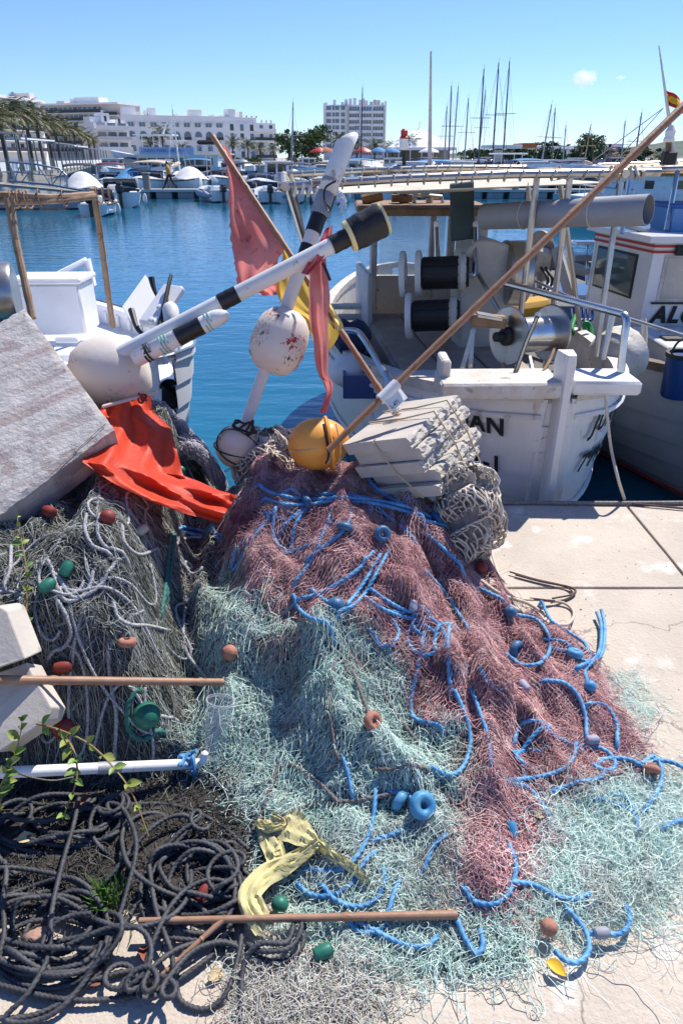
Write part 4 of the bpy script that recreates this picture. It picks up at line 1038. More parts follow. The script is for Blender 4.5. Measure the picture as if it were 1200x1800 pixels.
for i, (x, lb) in enumerate(((612, 'white motorboat behind the pontoon right of the white pole tip'), (630, 'white motorboat behind the pontoon below the tower, second from the pole tip'), (785, 'white motorboat behind the pontoon above the hanging green board'), (832, 'white motorboat in the gap right of the green board'), (915, 'white motorboat above the middle of the grey pipe, farther row'), (975, 'white motorboat farther row left of the bamboo crossing'), (410, 'white motorboat farther row hidden partly by the red flag tip'), (350, 'white motorboat farther row right of the tour boat stern'), (285, 'white motorboat farther row directly behind the walking person'))):
    motorboat('motorboat', lb, x, 68 + (i * 5) % 9, (-90, 95, -80)[i % 3], 7.5, 2.8, 1.0, kind=('cabin', 'open', 'cabin')[i % 3], canopy='bimini' if i % 3 == 1 else None, canopym=(BEIGE, BLUEC, BEIGE)[i % 3])
# ================================================================== WOODEN BOATS AT THE QUAY
OLDW = mat('worn_white_paint', (.74, .73, .71), .5, col2=(.62, .60, .56), nscale=4, lo=.4, hi=.75, col3=(.34, .27, .2), n3=11, lo3=.60, hi3=.74, bump=.2, bscale=30, stretch=(1, 1, .3))
OLDW2 = mat('weathered_white_wood', (.66, .63, .58), .75, col2=(.5, .45, .38), nscale=6, col3=(.22, .17, .13), n3=18, lo3=.6, hi3=.72, bump=.4, bscale=40)
ANTI = mat('antifouling_red', (.09, .02, .018), .8, col2=(.05, .015, .014), nscale=5)
DECKG = mat('grey_deck', (.17, .16, .155), .85, col2=(.11, .105, .1), nscale=5, bump=.3, bscale=25)
HATCH = mat('tan_hatch', (.40, .32, .25), .8, col2=(.30, .235, .18), nscale=5, col3=(.25, .2, .16), n3=14, lo3=.62, hi3=.72, bump=.3, bscale=30)
RUSTW = mat('brown_weathered_board', (.34, .22, .13), .85, col2=(.2, .12, .07), nscale=8, bump=.4, bscale=30)
GLASS = mat('wheelhouse_glass', (.75, .85, .88), .04, alpha=.30, spec=.7)
CANV = mat('old_awning_canvas', (.62, .57, .46), .85, col2=(.5, .45, .35), nscale=4, col3=(.36, .32, .25), n3=11, lo3=.6, hi3=.7, bump=.2, bscale=20)
BLK = mat('lettering_black', (.012, .012, .012), .6)
PVCG = mat('grey_pvc', (.33, .335, .34), .4, col2=(.28, .28, .29), nscale=3)
BLUEP = mat('blue_plastic', (.012, .06, .22), .35); GREENP = mat('green_hose', (.02, .26, .05), .35)
OLDST = mat('stained_steel', (.52, .49, .45), .3, .9, col2=(.34, .26, .19), nscale=7, lo=.5, hi=.75, bump=.05, bscale=50)

class Llaut:
    """double-ended wooden hull: s 0 stern .. 1 bow, g 0 gunwale .. 1 keel, side -1 port +1 starboard"""
    def __init__(h, S, Bw, beam, zs, zm, zb, e=.55, keel=-1.25):
        h.S, h.B = Vector((*S, 0)), Vector((*Bw, 0)); h.L = (h.B - h.S).length; h.a = (h.B - h.S).normalized(); h.n = Vector((h.a.y, -h.a.x, 0)); h.beam = beam; h.z = (zs, zm, zb); h.e = e; h.k = keel
    def gun(h, s):
        zs, zm, zb = h.z; q = 2 * s - 1; return zm + ((zs if q < 0 else zb) - zm) * abs(q) ** 2.2
    def w(h, s): return h.beam / 2 * (math.sin(math.pi * min(max(s, .0005), .9995))) ** h.e
    def P(h, s, g, side, out=0.0):
        end = abs(2 * s - 1) ** 3; f_ = (1 - g ** 2.6) ** .8 * (1 - end) + (1 - g) ** .85 * end
        w = h.w(s) * max(f_, 0) + .02; zg = h.gun(s)
        c = h.S.lerp(h.B, s); c = c + h.a * (.06 * h.L * g * g * (1 if s < .5 else -1) * end)
        p = c + h.n * (side * (w + out)); p.z = zg + (h.k - zg) * g; return p
    def strip(h, g0, g1, side, o0, o1, ns=36, s0=0.0, s1=1.0):
        rows = []
        for i in range(ns + 1):
            s = s0 + (s1 - s0) * i / ns
            rows.append([h.P(s, g0, side, -.03), h.P(s, g0, side, o0), h.P(s, (g0 + g1) / 2, side, (o0 + o1) / 2 + .002), h.P(s, g1, side, o1), h.P(s, g1, side, -.03)])
        return rows
    def build(h, t, planks=8, hullm=None, botm=None, capm=None, gw=.66, deckm=None, deckz=-.2, capw=.07):
        for side in (-1, 1):
            for k in range(planks):
                g0 = gw * k / planks; g1 = gw * (k + 1) / planks; b = MB(); b.grid(h.strip(g0 + .002, g1 + .004, side, .004, .022)); b.build('plank', hullm, t, auto=30)
            b = MB(); b.grid(h.strip(gw, .999, side, 0, 0)); b.build('bottom', botm, t)
            b = MB(); rows = []
            for i in range(41):
                s = i / 40; a = h.P(s, 0, side, .03); c = h.P(s, 0, side, -capw); u = Vector((0, 0, .045)); rows.append([a - u * .4, a + u, c + u, c - u * .4])
            b.grid(rows); b.build('gunwale', capm, t, auto=30)
            b = MB(); rows = []
            for i in range(31):
                s = .002 + .996 * i / 30; a = h.P(s, 0, side, -min(capw * .8, h.w(s) * .5)); c = a.copy(); c.z += deckz; rows.append([a, c])
            b.grid(rows); b.build('inner_bulwark', hullm, t)
        b = MB(); rows = []
        for i in range(31):
            s = .002 + .996 * i / 30; l = h.P(s, 0, -1, -capw * .3); r = h.P(s, 0, 1, -capw * .3); z = h.gun(s) + deckz
            rows.append([Vector((*(l.lerp(r, q)).xy, z + .03 * (1 - (2 * q - 1) ** 2))) for q in np.linspace(0, 1, 7)])
        b.grid(rows); b.build('deck', deckm, t)
        return t

# ------------------------------------------------------------------ boat JUAN
SX, SY = 1.17, 3.52
hl = Llaut((SX, SY), (.69, 8.85), 2.14, .50, .30, .46, e=.5)
J = thing('fishing_boat', 'old white wooden fishing boat named JUAN with winches and canvas awning', 'fishing boat', (SX, SY, ZW), 'wooden fishing boats')
hl.build(J, 8, OLDW, ANTI, OLDW2, .70, DECKG, -.24)
# stern post
b = MB(); d = Vector((-.02, .02, -1))
b.grid([[Vector((SX + sx * .045 * k2, SY - .07 + sy, z)) for (sx, sy) in ((-.6, .0), (-.4, -.02), (.4, -.02), (.6, .0), (.95, .11), (-.95, .11), (-.6, 0))] for z, k2 in ((-1.2, .9), (.55, 1.0), (.70, 1.15), (.755, .95))])
b.f.append(tuple(range(len(b.v) - 7, len(b.v) - 1)))
b.build('stern_post', OLDW, J, auto=30)
b = MB(); b.box((SX, SY + .045, -.36), (.20, .07, 1.68), bevel=.01); b.build('stern_timber', OLDW, J)
# stern platform boards
b = MB(); b.box((.835, 3.585, .565), (.64, .30, .085), (1, .02, 0), (0, 1, 0), bevel=.012); b.build('stern_board', OLDW2, J)
b = MB(); b.box((1.39, 3.60, .572), (.36, .27, .075), (1, -.03, 0), (0, 1, 0), bevel=.014); b.build('stern_board', OLDW, J)
b = MB(); b.box((.555, 3.66, .64), (.05, .2, .11), (1, .02, 0), (0, 1, 0), bevel=.01); b.build('chock', OLDW2, J)
# rubbing strake
for side in (-1, 1):
    for g0 in (.06, .40):
        b = MB(); b.tube([hl.P(i / 40, g0, side, .032) for i in range(41)], .016, 6); b.build('rubbing_strake', OLDW, J)
# names on both quarters
def hull_bend(h, side, s_at, ztop, L_text, reverse):
    ss_ = np.linspace(0, .3, 301); pp = [h.P(q, .2, side) for q in ss_]; arc = np.r_[0, np.cumsum([(pp[i + 1] - pp[i]).length for i in range(300)])]
    def f_(co):
        s = float(np.interp(s_at + ((L_text - co.x) if reverse else co.x), arc, ss_))
        z = ztop + co.y
        zg = h.gun(s); g_ = (z - zg) / (h.k - zg); p = h.P(s, min(max(g_, 0), 1), side, .027 + co.z * 1.0); p.z = z
        return p
    return f_
text_obj('lettering', 'JUAN', .14, (0, 0, 0), (1, 0, 0), (0, 0, 1), BLK, J, .001, bend=hull_bend(hl, -1, .13, .265, .41, True), spacing=1.12, bold=.004)
text_obj('lettering', '7-1-1', .14, (0, 0, 0), (1, 0, 0), (0, 0, 1), BLK, J, .001, bend=hull_bend(hl, -1, .165, .03, .36, True), spacing=1.12, bold=.004)
text_obj('lettering', 'JUAN', .16, (0, 0, 0), (1, 0, 0), (0, 0, 1), BLK, J, .001, shear=.2, bend=hull_bend(hl, 1, .16, .265, .44, False), spacing=1.1, bold=.004)
text_obj('lettering', '7ªPM-1', .15, (0, 0, 0), (1, 0, 0), (0, 0, 1), BLK, J, .001, shear=.2, bend=hull_bend(hl, 1, .13, .03, .44, False), spacing=1.1, bold=.004)
# hatch coaming and raised tan deck in front of cabin
b = MB(); b.box((.78, 5.55, .20), (.95, 2.1, .26), hl.n, hl.a, bevel=.02); b.build('hatch', HATCH, J)
for i in range(3):
    b = MB(); b.box(Vector((.78, 5.55, .338)) + hl.n * (-.31 + .31 * i), (.29, 2.0, .02), hl.n, hl.a, bevel=.006); b.build('hatch_board', HATCH, J)
b = MB(); b.box((.80, 4.28, .36), (1.0, .14, .14), (1, .05, 0), (0, 1, 0), bevel=.01); b.build('thwart', OLDW2, J)
# wheelhouse, open aft, glazed front
c0 = at_y(657, 560, 6.9); c1 = at_y(790, 560, 7.0)
zc, zr = .18, at_y(720, 366, 7.0).z
XL, XR, YC = at_y(657, 480, 7).x, at_y(786, 480, 7).x, 7.0
cabn = J
b = MB(); b.box(((XL + XR) / 2, YC, (zc + .62) / 2), (XR - XL, .05, .62 - zc)); b.build('wheelhouse_panel', mat('pitted_white_panel', (.72, .68, .62), .7, col2=(.6, .54, .46), nscale=5, col3=(.2, .14, .1), n3=16, lo3=.66, hi3=.70, bump=.3, bscale=30), J, smooth=False)
b = MB(); b.box(((XL + XR) / 2, YC, (.62 + zr) / 2), (XR - XL - .1, .012, zr - .62)); b.build('windscreen', GLASS, J, smooth=False)
for x in (XL - .01, XR + .01, XR - .17):
    b = MB(); b.box((x, YC - .01, (zc + zr) / 2), (.07 if x != XR - .17 else .05, .08, zr - zc), bevel=.01); b.build('wheelhouse_post', OLDW2, J)
b = MB(); b.box((XL - .11, YC - .45, (zc + .75) / 2), (.05, .85, .75 - zc), (1, .1, 0), (-.1, 1, 0), bevel=.01); b.build('wheelhouse_side', mat('grey_white_panel', (.55, .55, .56), .6, col2=(.45, .45, .46), nscale=4), J)
b = MB(); b.box((XL - .11, YC - .45, (zr + .75) / 2), (.02, .8, zr - .75), (1, .1, 0), (-.1, 1, 0)); b.build('side_window', GLASS, J, smooth=False)
b = MB(); b.box((XR + .12, YC - .45, (zc + zr) / 2), (.05, .85, zr - zc), (1, .1, 0), (-.1, 1, 0), bevel=.01); b.build('wheelhouse_side', OLDW2, J)
b = MB(); b.box(((XL + XR) / 2 + .02, YC - .40, zr + .03), (XR - XL + .42, 1.15, .06), bevel=.015); rf = b.build('wheelhouse_roof', RUSTW, J)
A, B = at_y(636, 352, 6.6), at_y(672, 343, 6.6); b = MB(); b.tube([A, B], .045, 10); b.build('driftwood', RUSTW, rf)
b = MB(); q = at_y(710, 345, 6.7); b.box((q.x, 6.7, zr + .15), (.08, .08, .22), bevel=.01); b.box((q.x - .02, 6.7, zr + .1), (.18, .1, .06)); b.build('mooring_cleat', RUSTW, rf)
b = MB(); q = at_y(752, 350, 6.7); b.tube([(q.x - .12, 6.7, zr + .06), (q.x - .12, 6.7, zr + .13), (q.x + .12, 6.7, zr + .11), (q.x + .13, 6.7, zr + .06)], .02, 7); b.build('roof_handle', OLDST, rf)
m0 = at_y(754, 362, 6.75); m1 = at_y(757, 90, 6.75); b = MB(); b.tube([Vector((m0.x, 6.75, zr + .05)), m0.lerp(m1, .25)], .032, 8); b.tube([m0.lerp(m1, .25), m1], [.02, .008], 8); b.build('antenna_mast', OLDW2, rf)
m0 = at_y(712, 345, 6.6); m1 = at_y(709, 264, 6.6); b = MB(); b.tube([m0, m1], .016, 7); po = b.build('lamp_pole', BLACKR, rf)
b = MB(); b.lathe([(0, .02), (.01, .035), (.035, .038), (.06, .03), (.07, .033), (.085, .033)], m1, (0, 0, 1), 12); b.build('lamp_body', WHITE, po)
b = MB(); b.lathe([(0, .033), (.012, .038), (.02, .027), (.06, .03), (.075, .014)], m1 + V(0, 0, .085), (0, 0, 1), 12); b.build('lamp_lens', REDP, po)
# awning frame, canvas, lashings
A0 = V(-.345, 4.62, 1.49); A1 = V(1.78, 4.82, 1.555); A2 = V(1.60, 6.6, 1.56); A3 = V(-.50, 6.5, 1.51)
for (p, q) in ((A0, A1), (A3, A2), (A0, A3), (A1, A2)):
    ext = (q - p).normalized() * .1
    b = MB(); b.tube([p - ext * .4, p.lerp(q, .33) + V(0, 0, .018), p.lerp(q, .66) + V(0, 0, .02), q + ext * (2.4 if q is A1 else .4)], .026, 10); b.build('awning_tube', OLDST, J)
b = MB(); rows = []
for i in range(13):
    row = []
    for k in range(11):
        u, v = i / 12, k / 10; p = A0.lerp(A1, u).lerp(A3.lerp(A2, u), v); edge = min(u, 1 - u, v, 1 - v) * 2
        p.z += -.055 - .05 * math.sin(math.pi * v) * math.sin(math.pi * u) + .02 * math.sin(u * 17 + v * 9) * edge; p += (p - (A0 + A2) / 2) * -.03; row.append(p)
    rows.append(row)
b.grid(rows); b.build('awning', CANV, J, thick=.006)
for (p, q, n) in ((A0, A1, 21), (A3, A2, 20), (A0, A3, 12)):
    for i in range(n):
        c = p.lerp(q, (i + .5) / n); c.z += .018 * math.sin(math.pi * (i + .5) / n) * 1.1; d = (q - p).normalized(); s, u, _ = frame_of(d)
        b = MB(); b.tube([c + d * (.02 * a / 6.28 - .01) + (s * math.cos(a) + u * math.sin(a)) * .031 + V(0, 0, -.012 * (1 - math.cos(a)) * .5) for a in np.linspace(0, 6.28, 9)], .006, 4); b.build('lashing', CANV, J)
for (x, yb, yt) in ((588, 556, 320), (515, 452, 320), (536, 560, 320)):
    pass
for (top, bot) in ((A0 + V(.02, 0, 0), hl.P(.36, 0, -1)), (V(-.36, 5.3, 1.55), hl.P(.5, 0, -1)), (A3, hl.P(.63, 0, -1)), (A1 + V(.0, .02, 0), V(1.76, 4.70, .42)), (V(1.58, 5.6, 1.59), hl.P(.42, 0, 1)), (A2, hl.P(.62, 0, 1)), (V(1.23, 4.79, 1.57), V(1.23, 4.79, .25)), (V(1.44, 4.80, 1.58), V(1.46, 4.82, .28))):
    b = MB(); b.tube([bot, top], .021, 8); b.build('stanchion', OLDST, J)
# bundle of white rope wound on the awning corner
b = MB(); b.tube([A0 + V(.02 + .012 * i, -.02 * math.cos(i * 1.7), -.02 + .035 * math.sin(i * 1.7)) for i in range(26)], .012, 5); b.build('corner_lashing', WHITE, J)
b = MB(); b.tube([A1 + V(-.1 + .012 * i, .038 * math.cos(i * 1.9), .038 * math.sin(i * 1.9)) for i in range(20)], .012, 5); b.build('corner_lashing', CANV, J)
# net hauler: housing, two rollers, flanges
NH = thing('net_hauler', 'white net hauler with two black rollers on the deck of JUAN', 'net hauler', (1.0, 5.35, .2))
c = V(1.08, 5.40, .70); WH = mat('chalky_white_metal', (.62, .58, .50), .5, col2=(.52, .46, .37), nscale=6, col3=(.3, .17, .08), n3=12, lo3=.66, hi3=.76, bump=.08)
poly = [(-.17, -.42), (.10, -.42), (.20, -.2), (.21, .25), (.14, .38), (.02, .42), (-.1, .42), (-.2, .33), (-.22, .1), (-.19, -.15)]
b = MB(); b.prism([(x, z) for x, z in poly], (1, .12, 0), (0, 0, 1), c + V(0, -.13, 0), -.26); o = b.build('housing', WH, NH, auto=25); md = o.modifiers.new('bev', 'BEVEL'); md.width = .02; md.segments = 2; md.limit_method = 'ANGLE'
b = MB(); b.lathe([(0, .21), (.02, .235), (.16, .235), (.18, .2)], c + V(.12, -.02, .17), (1, .15, 0), 28); b.build('drum_hood', OLDST, NH)
def roller(p, q, r, fl):
    d = (q - p).normalized(); L = (q - p).length
    b = MB(); b.lathe([(0, r * .9)] + [(L * k / 12, r * (1 + (.03 if k % 2 else -.02))) for k in range(1, 12)] + [(L, r * .95)], p, d, 22); ro = b.build('roller', BLACKR, NH)
    for i in range(10):
        a = i * .628; s, u, _ = frame_of(d); b = MB(); b.box((p + q) / 2 + (s * math.cos(a) + u * math.sin(a)) * (r + .004), (L * .9, .012, .01), d, s * -math.sin(a) + u * math.cos(a)); b.build('rib', BLACKR, ro, smooth=False)
    for k in fl:
        b = MB(); b.lathe([(0, .05), (0, .155), (.02, .163), (.04, .155), (.04, .05)], p - d * k, d, 26, closed=True); b.build('flange', OLDW, NH)
    b = MB(); b.lathe([(0, r * 1.0), (.02, r * 1.3), (.05, r * 1.25), (.06, r)], q - d * .08, d, 22); b.build('collar', WH, NH)
roller(at_t(738, 481, 4.98), at_t(824, 478, 4.92), .105, (.03, .145))
roller(at_t(722, 556, 4.93), at_t(808, 553, 4.87), .100, (.035,))
b = MB(); b.box((.98, 5.38, .27), (.25, .2, .1), bevel=.01); b.build('foot', BLACKR, NH)
q = [at_t(767, 398, 5.0), at_t(769, 470, 5.0), at_t(772, 487, 4.98), at_t(788, 489, 4.97), at_t(826, 483, 4.95), at_t(834, 476, 4.95), at_t(835, 398, 4.95)]
b = MB(); b.tube(crom(q, .02), .02, 9); b.build('guard_rail', STEEL, NH)
for p in (q[0], q[-1]): b = MB(); b.lathe([(0, .023), (.02, .024), (.035, .018)], p, (0, 0, 1), 10); b.build('end_cap', WHITE, NH)
b = MB(); b.tube([at_t(840, 482, 4.95), at_t(856, 510, 4.9), at_t(876, 545, 4.85)], .016, 7); b.build('brace', OLDST, NH)
# rope winch: spool with two discs
WN = thing('rope_winch', 'bare steel rope winch drum with two discs at the stern of JUAN', 'winch', (1.15, 4.3, .55))
p, q_ = at_t(893, 591, 4.05), at_t(966, 586, 4.2); d = (q_ - p).normalized(); L = (q_ - p).length
b = MB(); b.lathe([(0, .105), (L * .5, .104), (L, .105)], p, d, 32); b.build('drum', STEEL, WN)
for k, pp in enumerate((p, q_)):
    b = MB(); b.lathe([(-.006, .02), (-.006, .165), (0, .172), (.008, .165), (.008, .02)], pp, d, 34); b.build('disc', OLDST, WN)
b = MB(); b.lathe([(-.10, .02), (-.10, .028), (-.04, .03), (-.03, .055), (-.008, .055)], p, d, 14); b.build('hub', BLACKR, WN)
# wooden lever blocks left of the disc and its legs
b = MB(); a0, a1 = at_t(826, 562, 4.0), at_t(888, 566, 4.0); b.box((a0 + a1) / 2, ((a1 - a0).length, .08, .07), a1 - a0, (0, 1, 0), bevel=.01); b.build('bearing_arm', RUSTW, WN)
b = MB(); a0, a1 = at_t(836, 552, 3.98), at_t(880, 560, 3.98); b.box((a0 + a1) / 2, ((a1 - a0).length, .1, .02), a1 - a0, (0, 1, 0), bevel=.004); b.build('bearing_plate', OLDST, WN)
for (x0, y0, x1, y1, m) in ((832, 580, 812, 648, OLDW2), (830, 582, 826, 645, OLDW2), (884, 640, 895, 672, RUSTW), (930, 628, 938, 664, OLDST)):
    b = MB(); b.tube([at_t(x0, y0, 4.0), at_t(x1, y1, 3.92)], .014, 6); b.build('leg', m, WN)
b = MB(); b.tube(crom([at_t(944, 556, 3.95), at_t(925, 600, 3.85), at_t(905, 655, 3.72), at_t(893, 680, 3.7), at_t(880, 679, 3.7), at_t(868, 668, 3.7)], .03), .013, 8); b.build('brake_lever', BLACKR, WN)
b = MB(); b.lathe([(0, .019), (.01, .02), (.02, .015)], at_t(944, 556, 3.95), (.1, .1, .5), 8); b.build('lever_cap', WHITE, WN)
b = MB(); b.tube(crom([at_t(975, 610, 3.95), at_t(962, 640, 3.8), at_t(940, 668, 3.7), at_t(918, 678, 3.68)], .03), .009, 7); b.build('bent_bar', RUSTW, WN)
# hanging green board and grey pipe
b = MB(); k = at_t(812, 372, 4.9); b.box(k, (.175, .018, .385), (1, .1, .10), (0, 1, 0), bevel=.03)
tag(b.build('hanging_board', mat('green_grey_board', (.03, .055, .06), .6, col2=(.045, .075, .08), nscale=6)), 'dark green board hanging from the awning of JUAN', 'board')
b = MB(); b.tube([k + V(-.02, 0, .19), k + V(-.02, .0, .27)], .006, 5); b.build('hanging_cord', CANV, bpy.data.objects['hanging_board'])
PP = thing('grey_pipe', 'long grey plastic pipe slung beneath the awning of JUAN', 'pipe', at_t(1000, 372, 4.2))
p0, p1 = at_t(1139, 369, 4.0), at_t(850, 381, 4.75); d = (p1 - p0).normalized(); L = (p1 - p0).length
b = MB(); b.lathe([(0, .080), (0, .086), (.34, .086), (.345, .088), (.37, .088), (.372, .0835), (L * .55, .0835), (L * .75, .0835), (L, .0835), (L, .077), (L - .3, .077), (.3, .08)], p0, d, 32, closed=True); b.build('pipe', PVCG, PP)
for f_ in (.30, .72):
    c = p0 + d * (L * f_); b = MB(); s, u, _ = frame_of(d); b.tube([c + (s * math.cos(a) + u * math.sin(a)) * .088 for a in np.linspace(0, 6.28, 17)], .004, 5); b.tube([c + V(0, 0, .088), V(c.x, c.y + .0, 1.5)], .004, 5); b.build('sling', CANV, PP)
# stern rail
b = MB(); b.tube(crom([at_t(1090, 654, 3.72), at_t(1097, 590, 3.66), at_t(1100, 562, 3.64), at_t(1093, 553, 3.66), at_t(1077, 548, 3.7), at_t(960, 517, 4.15), at_t(885, 498, 4.5)], .03), .021, 10); b.build('stern_rail', STEEL, J)
b = MB(); b.tube([at_t(1077, 548, 3.72), at_t(1058, 632, 3.8)], .018, 8); b.build('rail_post', OLDST, J)
# port rail loop
b = MB(); b.tube(crom([at_t(600, 580, 4.5), at_t(625, 582, 4.45), at_t(640, 596, 4.4), at_t(672, 650, 4.2), at_t(690, 684, 4.1)], .03), .02, 9); b.build('port_rail', STEEL, J)
# clutter on deck
CR = thing('fish_crate', 'blue plastic crate on the deck of JUAN behind the bamboo stick', 'crate', at_t(650, 655, 4.7))
k = at_t(650, 650, 4.75); k.z = .17
for (dx, dy, sx, sy, nm) in ((0, 0, .36, .26, 'base'), (0, -.13, .36, .015, 'side'), (0, .13, .36, .015, 'side'), (-.18, 0, .015, .26, 'end'), (.18, 0, .015, .26, 'end')):
    b = MB(); h = .02 if nm == 'base' else .16; b.box(k + V(dx, dy, h / 2), (sx, sy, h)); b.build(nm, BLUEP, CR, smooth=False)
b = MB(); b.ell(at_t(605, 640, 4.9) + V(.05, 0, -.05), .16, .2, .12, nu=14, nv=8); tag(b.build('white_sack', OLDW), 'white sack tucked inside the port gunwale of JUAN', 'sack')
b = MB(); b.ell(at_t(615, 595, 5.2), .15, .18, .14, nu=12, nv=8, f=lambda q: 1 + .15 * math.sin(q.x * 7 + q.z * 5)); tag(b.build('dark_tarpaulin', NAVY), 'bunched dark tarpaulin on the port side deck of JUAN', 'tarpaulin')
for i, (x, y, z, sx, sy, mm, lb) in enumerate((( .05, 6.6, .3, .5, .16, OLDW2, 'slatted white rack on the port foredeck of JUAN'), (.2, 6.0, .16, .6, .5, BLACKR, 'black rubber mat lying on the port deck of JUAN'))):
    b = MB()
    if i == 0:
        for k2 in range(3): b.box((x, y, z - .1 + .1 * k2), (sx, sy, .03))
        for k2 in (-1, 1): b.box((x + k2 * sx * .45, y, z - .05), (.04, sy, .3))
    else: b.box((x, y, z), (sx, sy, .02), bevel=.005)
    tag(b.build('rack' if i == 0 else 'rubber_mat', mm, smooth=False), lb, 'rack' if i == 0 else 'mat')
# white mooring line from the stern board into the water and up to the quay
ml = crom([at_t(1063, 694, 3.55), at_t(1072, 780, 3.6), at_t(1085, 840, 3.55), V(1.52, 3.29, .015)], .02)
tag(finish('mooring_line', rope_mesh('mooring_line', ml, .008), CANV), 'thin pale mooring line hanging from the stern board of JUAN to the quay', 'rope')

# ------------------------------------------------------------------ boat ALG...
AL = Llaut((3.15, 4.35), (2.95, 10.6), 2.25, .30, .12, .40, e=.55)
G = thing('fishing_boat', 'white fishing boat with red striped cabin reading ALG beside JUAN', 'fishing boat', (3.15, 4.35, ZW), 'wooden fishing boats')
GREYH = mat('pale_grey_hull', (.50, .51, .53), .45, col2=(.42, .43, .45), nscale=3)
AL.build(G, 6, GREYH, HULLN, mat('brown_gunwale', (.16, .12, .09), .7, col2=(.1, .08, .06), nscale=8), .78, DECKG, -.18, .09)
for side in (-1, 1):
    b = MB(); b.tube([AL.P(i / 40, .70, side, .03) for i in range(41)], .012, 6); b.build('red_line', REDP, G)
cA, cB, cC = V(2.60, 6.05, 0), V(2.44, 7.05, 0), V(3.7, 6.05, 0); z0, z1 = .1, 1.02
def quad_wall(name, p, q, z0, z1, m, tilt=0.0, th=.04):
    d = (q - p).normalized(); n = V(d.y, -d.x, 0); b = MB(); t_ = n * -tilt
    vs_ = [p + V(0, 0, z0), q + V(0, 0, z0), q + V(0, 0, z1) + t_, p + V(0, 0, z1) + t_]; b.add(vs_ + [v - n * th for v in vs_], [(0, 1, 2, 3), (7, 6, 5, 4), (0, 4, 5, 1), (1, 5, 6, 2), (2, 6, 7, 3), (3, 7, 4, 0)])
    return b.build(name, m, G, smooth=False), d, n
wl, dl, nl = quad_wall('cabin_side', cB, cA, z0, z1, GEL)
wa, da, na = quad_wall('cabin_front', cA, cC, z0, z1, GEL, .0)
quad_wall('cabin_side', cC, V(3.6, 7.05, 0), z0, z1, GEL); quad_wall('cabin_back', V(3.6, 7.05, 0), cB, z0, z1, GEL)
b = MB(); b.prism([(2.52, 5.97), (3.76, 5.97), (3.66, 7.12), (2.37, 7.12)], (1, 0, 0), (0, 1, 0), (0, 0, z1 + .002), .05); b.build('cabin_roof', GEL, G, smooth=False)
for zz in (z1 - .075, z1 - .03):
    b = MB()
    for (p, q, n) in ((cB, cA, nl), (cA, cC, na)): b.box((p + q) / 2 + n * .006 + V(0, 0, zz), ((q - p).length + .008, .008, .02), q - p, n)
    b.build('red_stripe', REDP, G, smooth=False)
def wall_rect(name, p, d, n, u0, u1, z0, z1, m, out=.012, sk=0.0, parent=None):
    b = MB(); b.add([p + d * u0 + n * out + V(0, 0, z0), p + d * u1 + n * out + V(0, 0, z0), p + d * (u1 + sk) + n * out + V(0, 0, z1), p + d * (u0) + n * out + V(0, 0, z1)] +
                    [p + d * u0 - n * .01 + V(0, 0, z0), p + d * u1 - n * .01 + V(0, 0, z0), p + d * (u1 + sk) - n * .01 + V(0, 0, z1), p + d * u0 - n * .01 + V(0, 0, z1)], [(0, 1, 2, 3), (0, 4, 5, 1), (1, 5, 6, 2), (2, 6, 7, 3), (3, 7, 4, 0)])
    return b.build(name, m, parent or G, smooth=False)
GG = mat('green_tinted_glass', (.06, .10, .10), .06, spec=.8); GS = mat('silvery_glass', (.30, .31, .30), .08, spec=.9, col2=(.5, .47, .4), nscale=2.5)
wall_rect('window_frame', cB, dl, nl, .10, .80, .53, .90, BLACKR, .008); wall_rect('window', cB, dl, nl, .12, .78, .55, .88, GG, .012)
wall_rect('window_frame', cA, da, na, .10, 1.0, .54, .92, OLDW2, .008); wall_rect('window', cA, da, na, .13, .97, .57, .90, GS, .012)
wall_rect('sill', cA, da, na, .06, 1.05, .525, .54, BLACKR, .03)
b = MB(); b.box(cA + da * .22 + na * .03 + V(0, 0, z1 - .06), (.11, .04, .08), da, na, bevel=.01); b.build('lamp', BLACKR, G)
text_obj('lettering', 'ALG', .19, cA + da * .08 + na * .014 + V(0, 0, .37), da, (0, 0, 1), BLK, G, .002, shear=.22, spacing=1.15, bold=.008)
b = MB(); b.box((3.0, 5.6, .17), (.9, .66, .30), bevel=.02); hc = b.build('engine_hatch', GEL, G)
b = MB(); b.box((3.0, 5.6, .335), (.98, .74, .03), bevel=.01); b.build('hatch_lid', GEL, hc)
b = MB(); b.box((2.68, 5.5, .360), (.22, .12, .016), bevel=.004); b.build('vent', BLACKR, hc)
t = thing('blue_bucket', 'blue plastic barrel with a black rim on the deck of the ALG boat', 'barrel', (2.52, 4.98, .05))
b = MB(); b.lathe([(0, .10), (.02, .112), (.30, .125), (.31, .118)], (2.52, 4.98, .04), (0, 0, 1), 24); b.build('barrel', BLUEP, t)
b = MB(); b.lathe([(0, .124), (0, .134), (.03, .134), (.03, .11), (0, .11)], (2.52, 4.98, .345), (0, 0, 1), 24); b.build('rim', BLACKR, t)
b = MB(); b.tube(crom([(2.41, 4.98, .36), (2.44, 4.96, .46), (2.52, 4.95, .49), (2.6, 4.96, .46), (2.63, 4.98, .36)], .03), .008, 6); b.build('handle', BLACKR, t)
b = MB(); b.ell(at_t(1085, 625, 5.0), .20, .24, .2, nu=18, nv=12, f=lambda q: 1 + .06 * math.sin(q.x * 6 + q.y * 4)); tag(b.build('canvas_fender', OLDW2), 'large dirty beige fender between JUAN and the ALG boat', 'fender')
b = MB(); b.tube(crom([at_t(1130, 560, 5.0), at_t(1132, 590, 5.0), at_t(1130, 625, 4.98), at_t(1128, 640, 4.98)], .02), .02, 7); tag(b.build('rope_hank', CANV), 'hank of grey rope hanging from the rail of the ALG boat', 'rope')
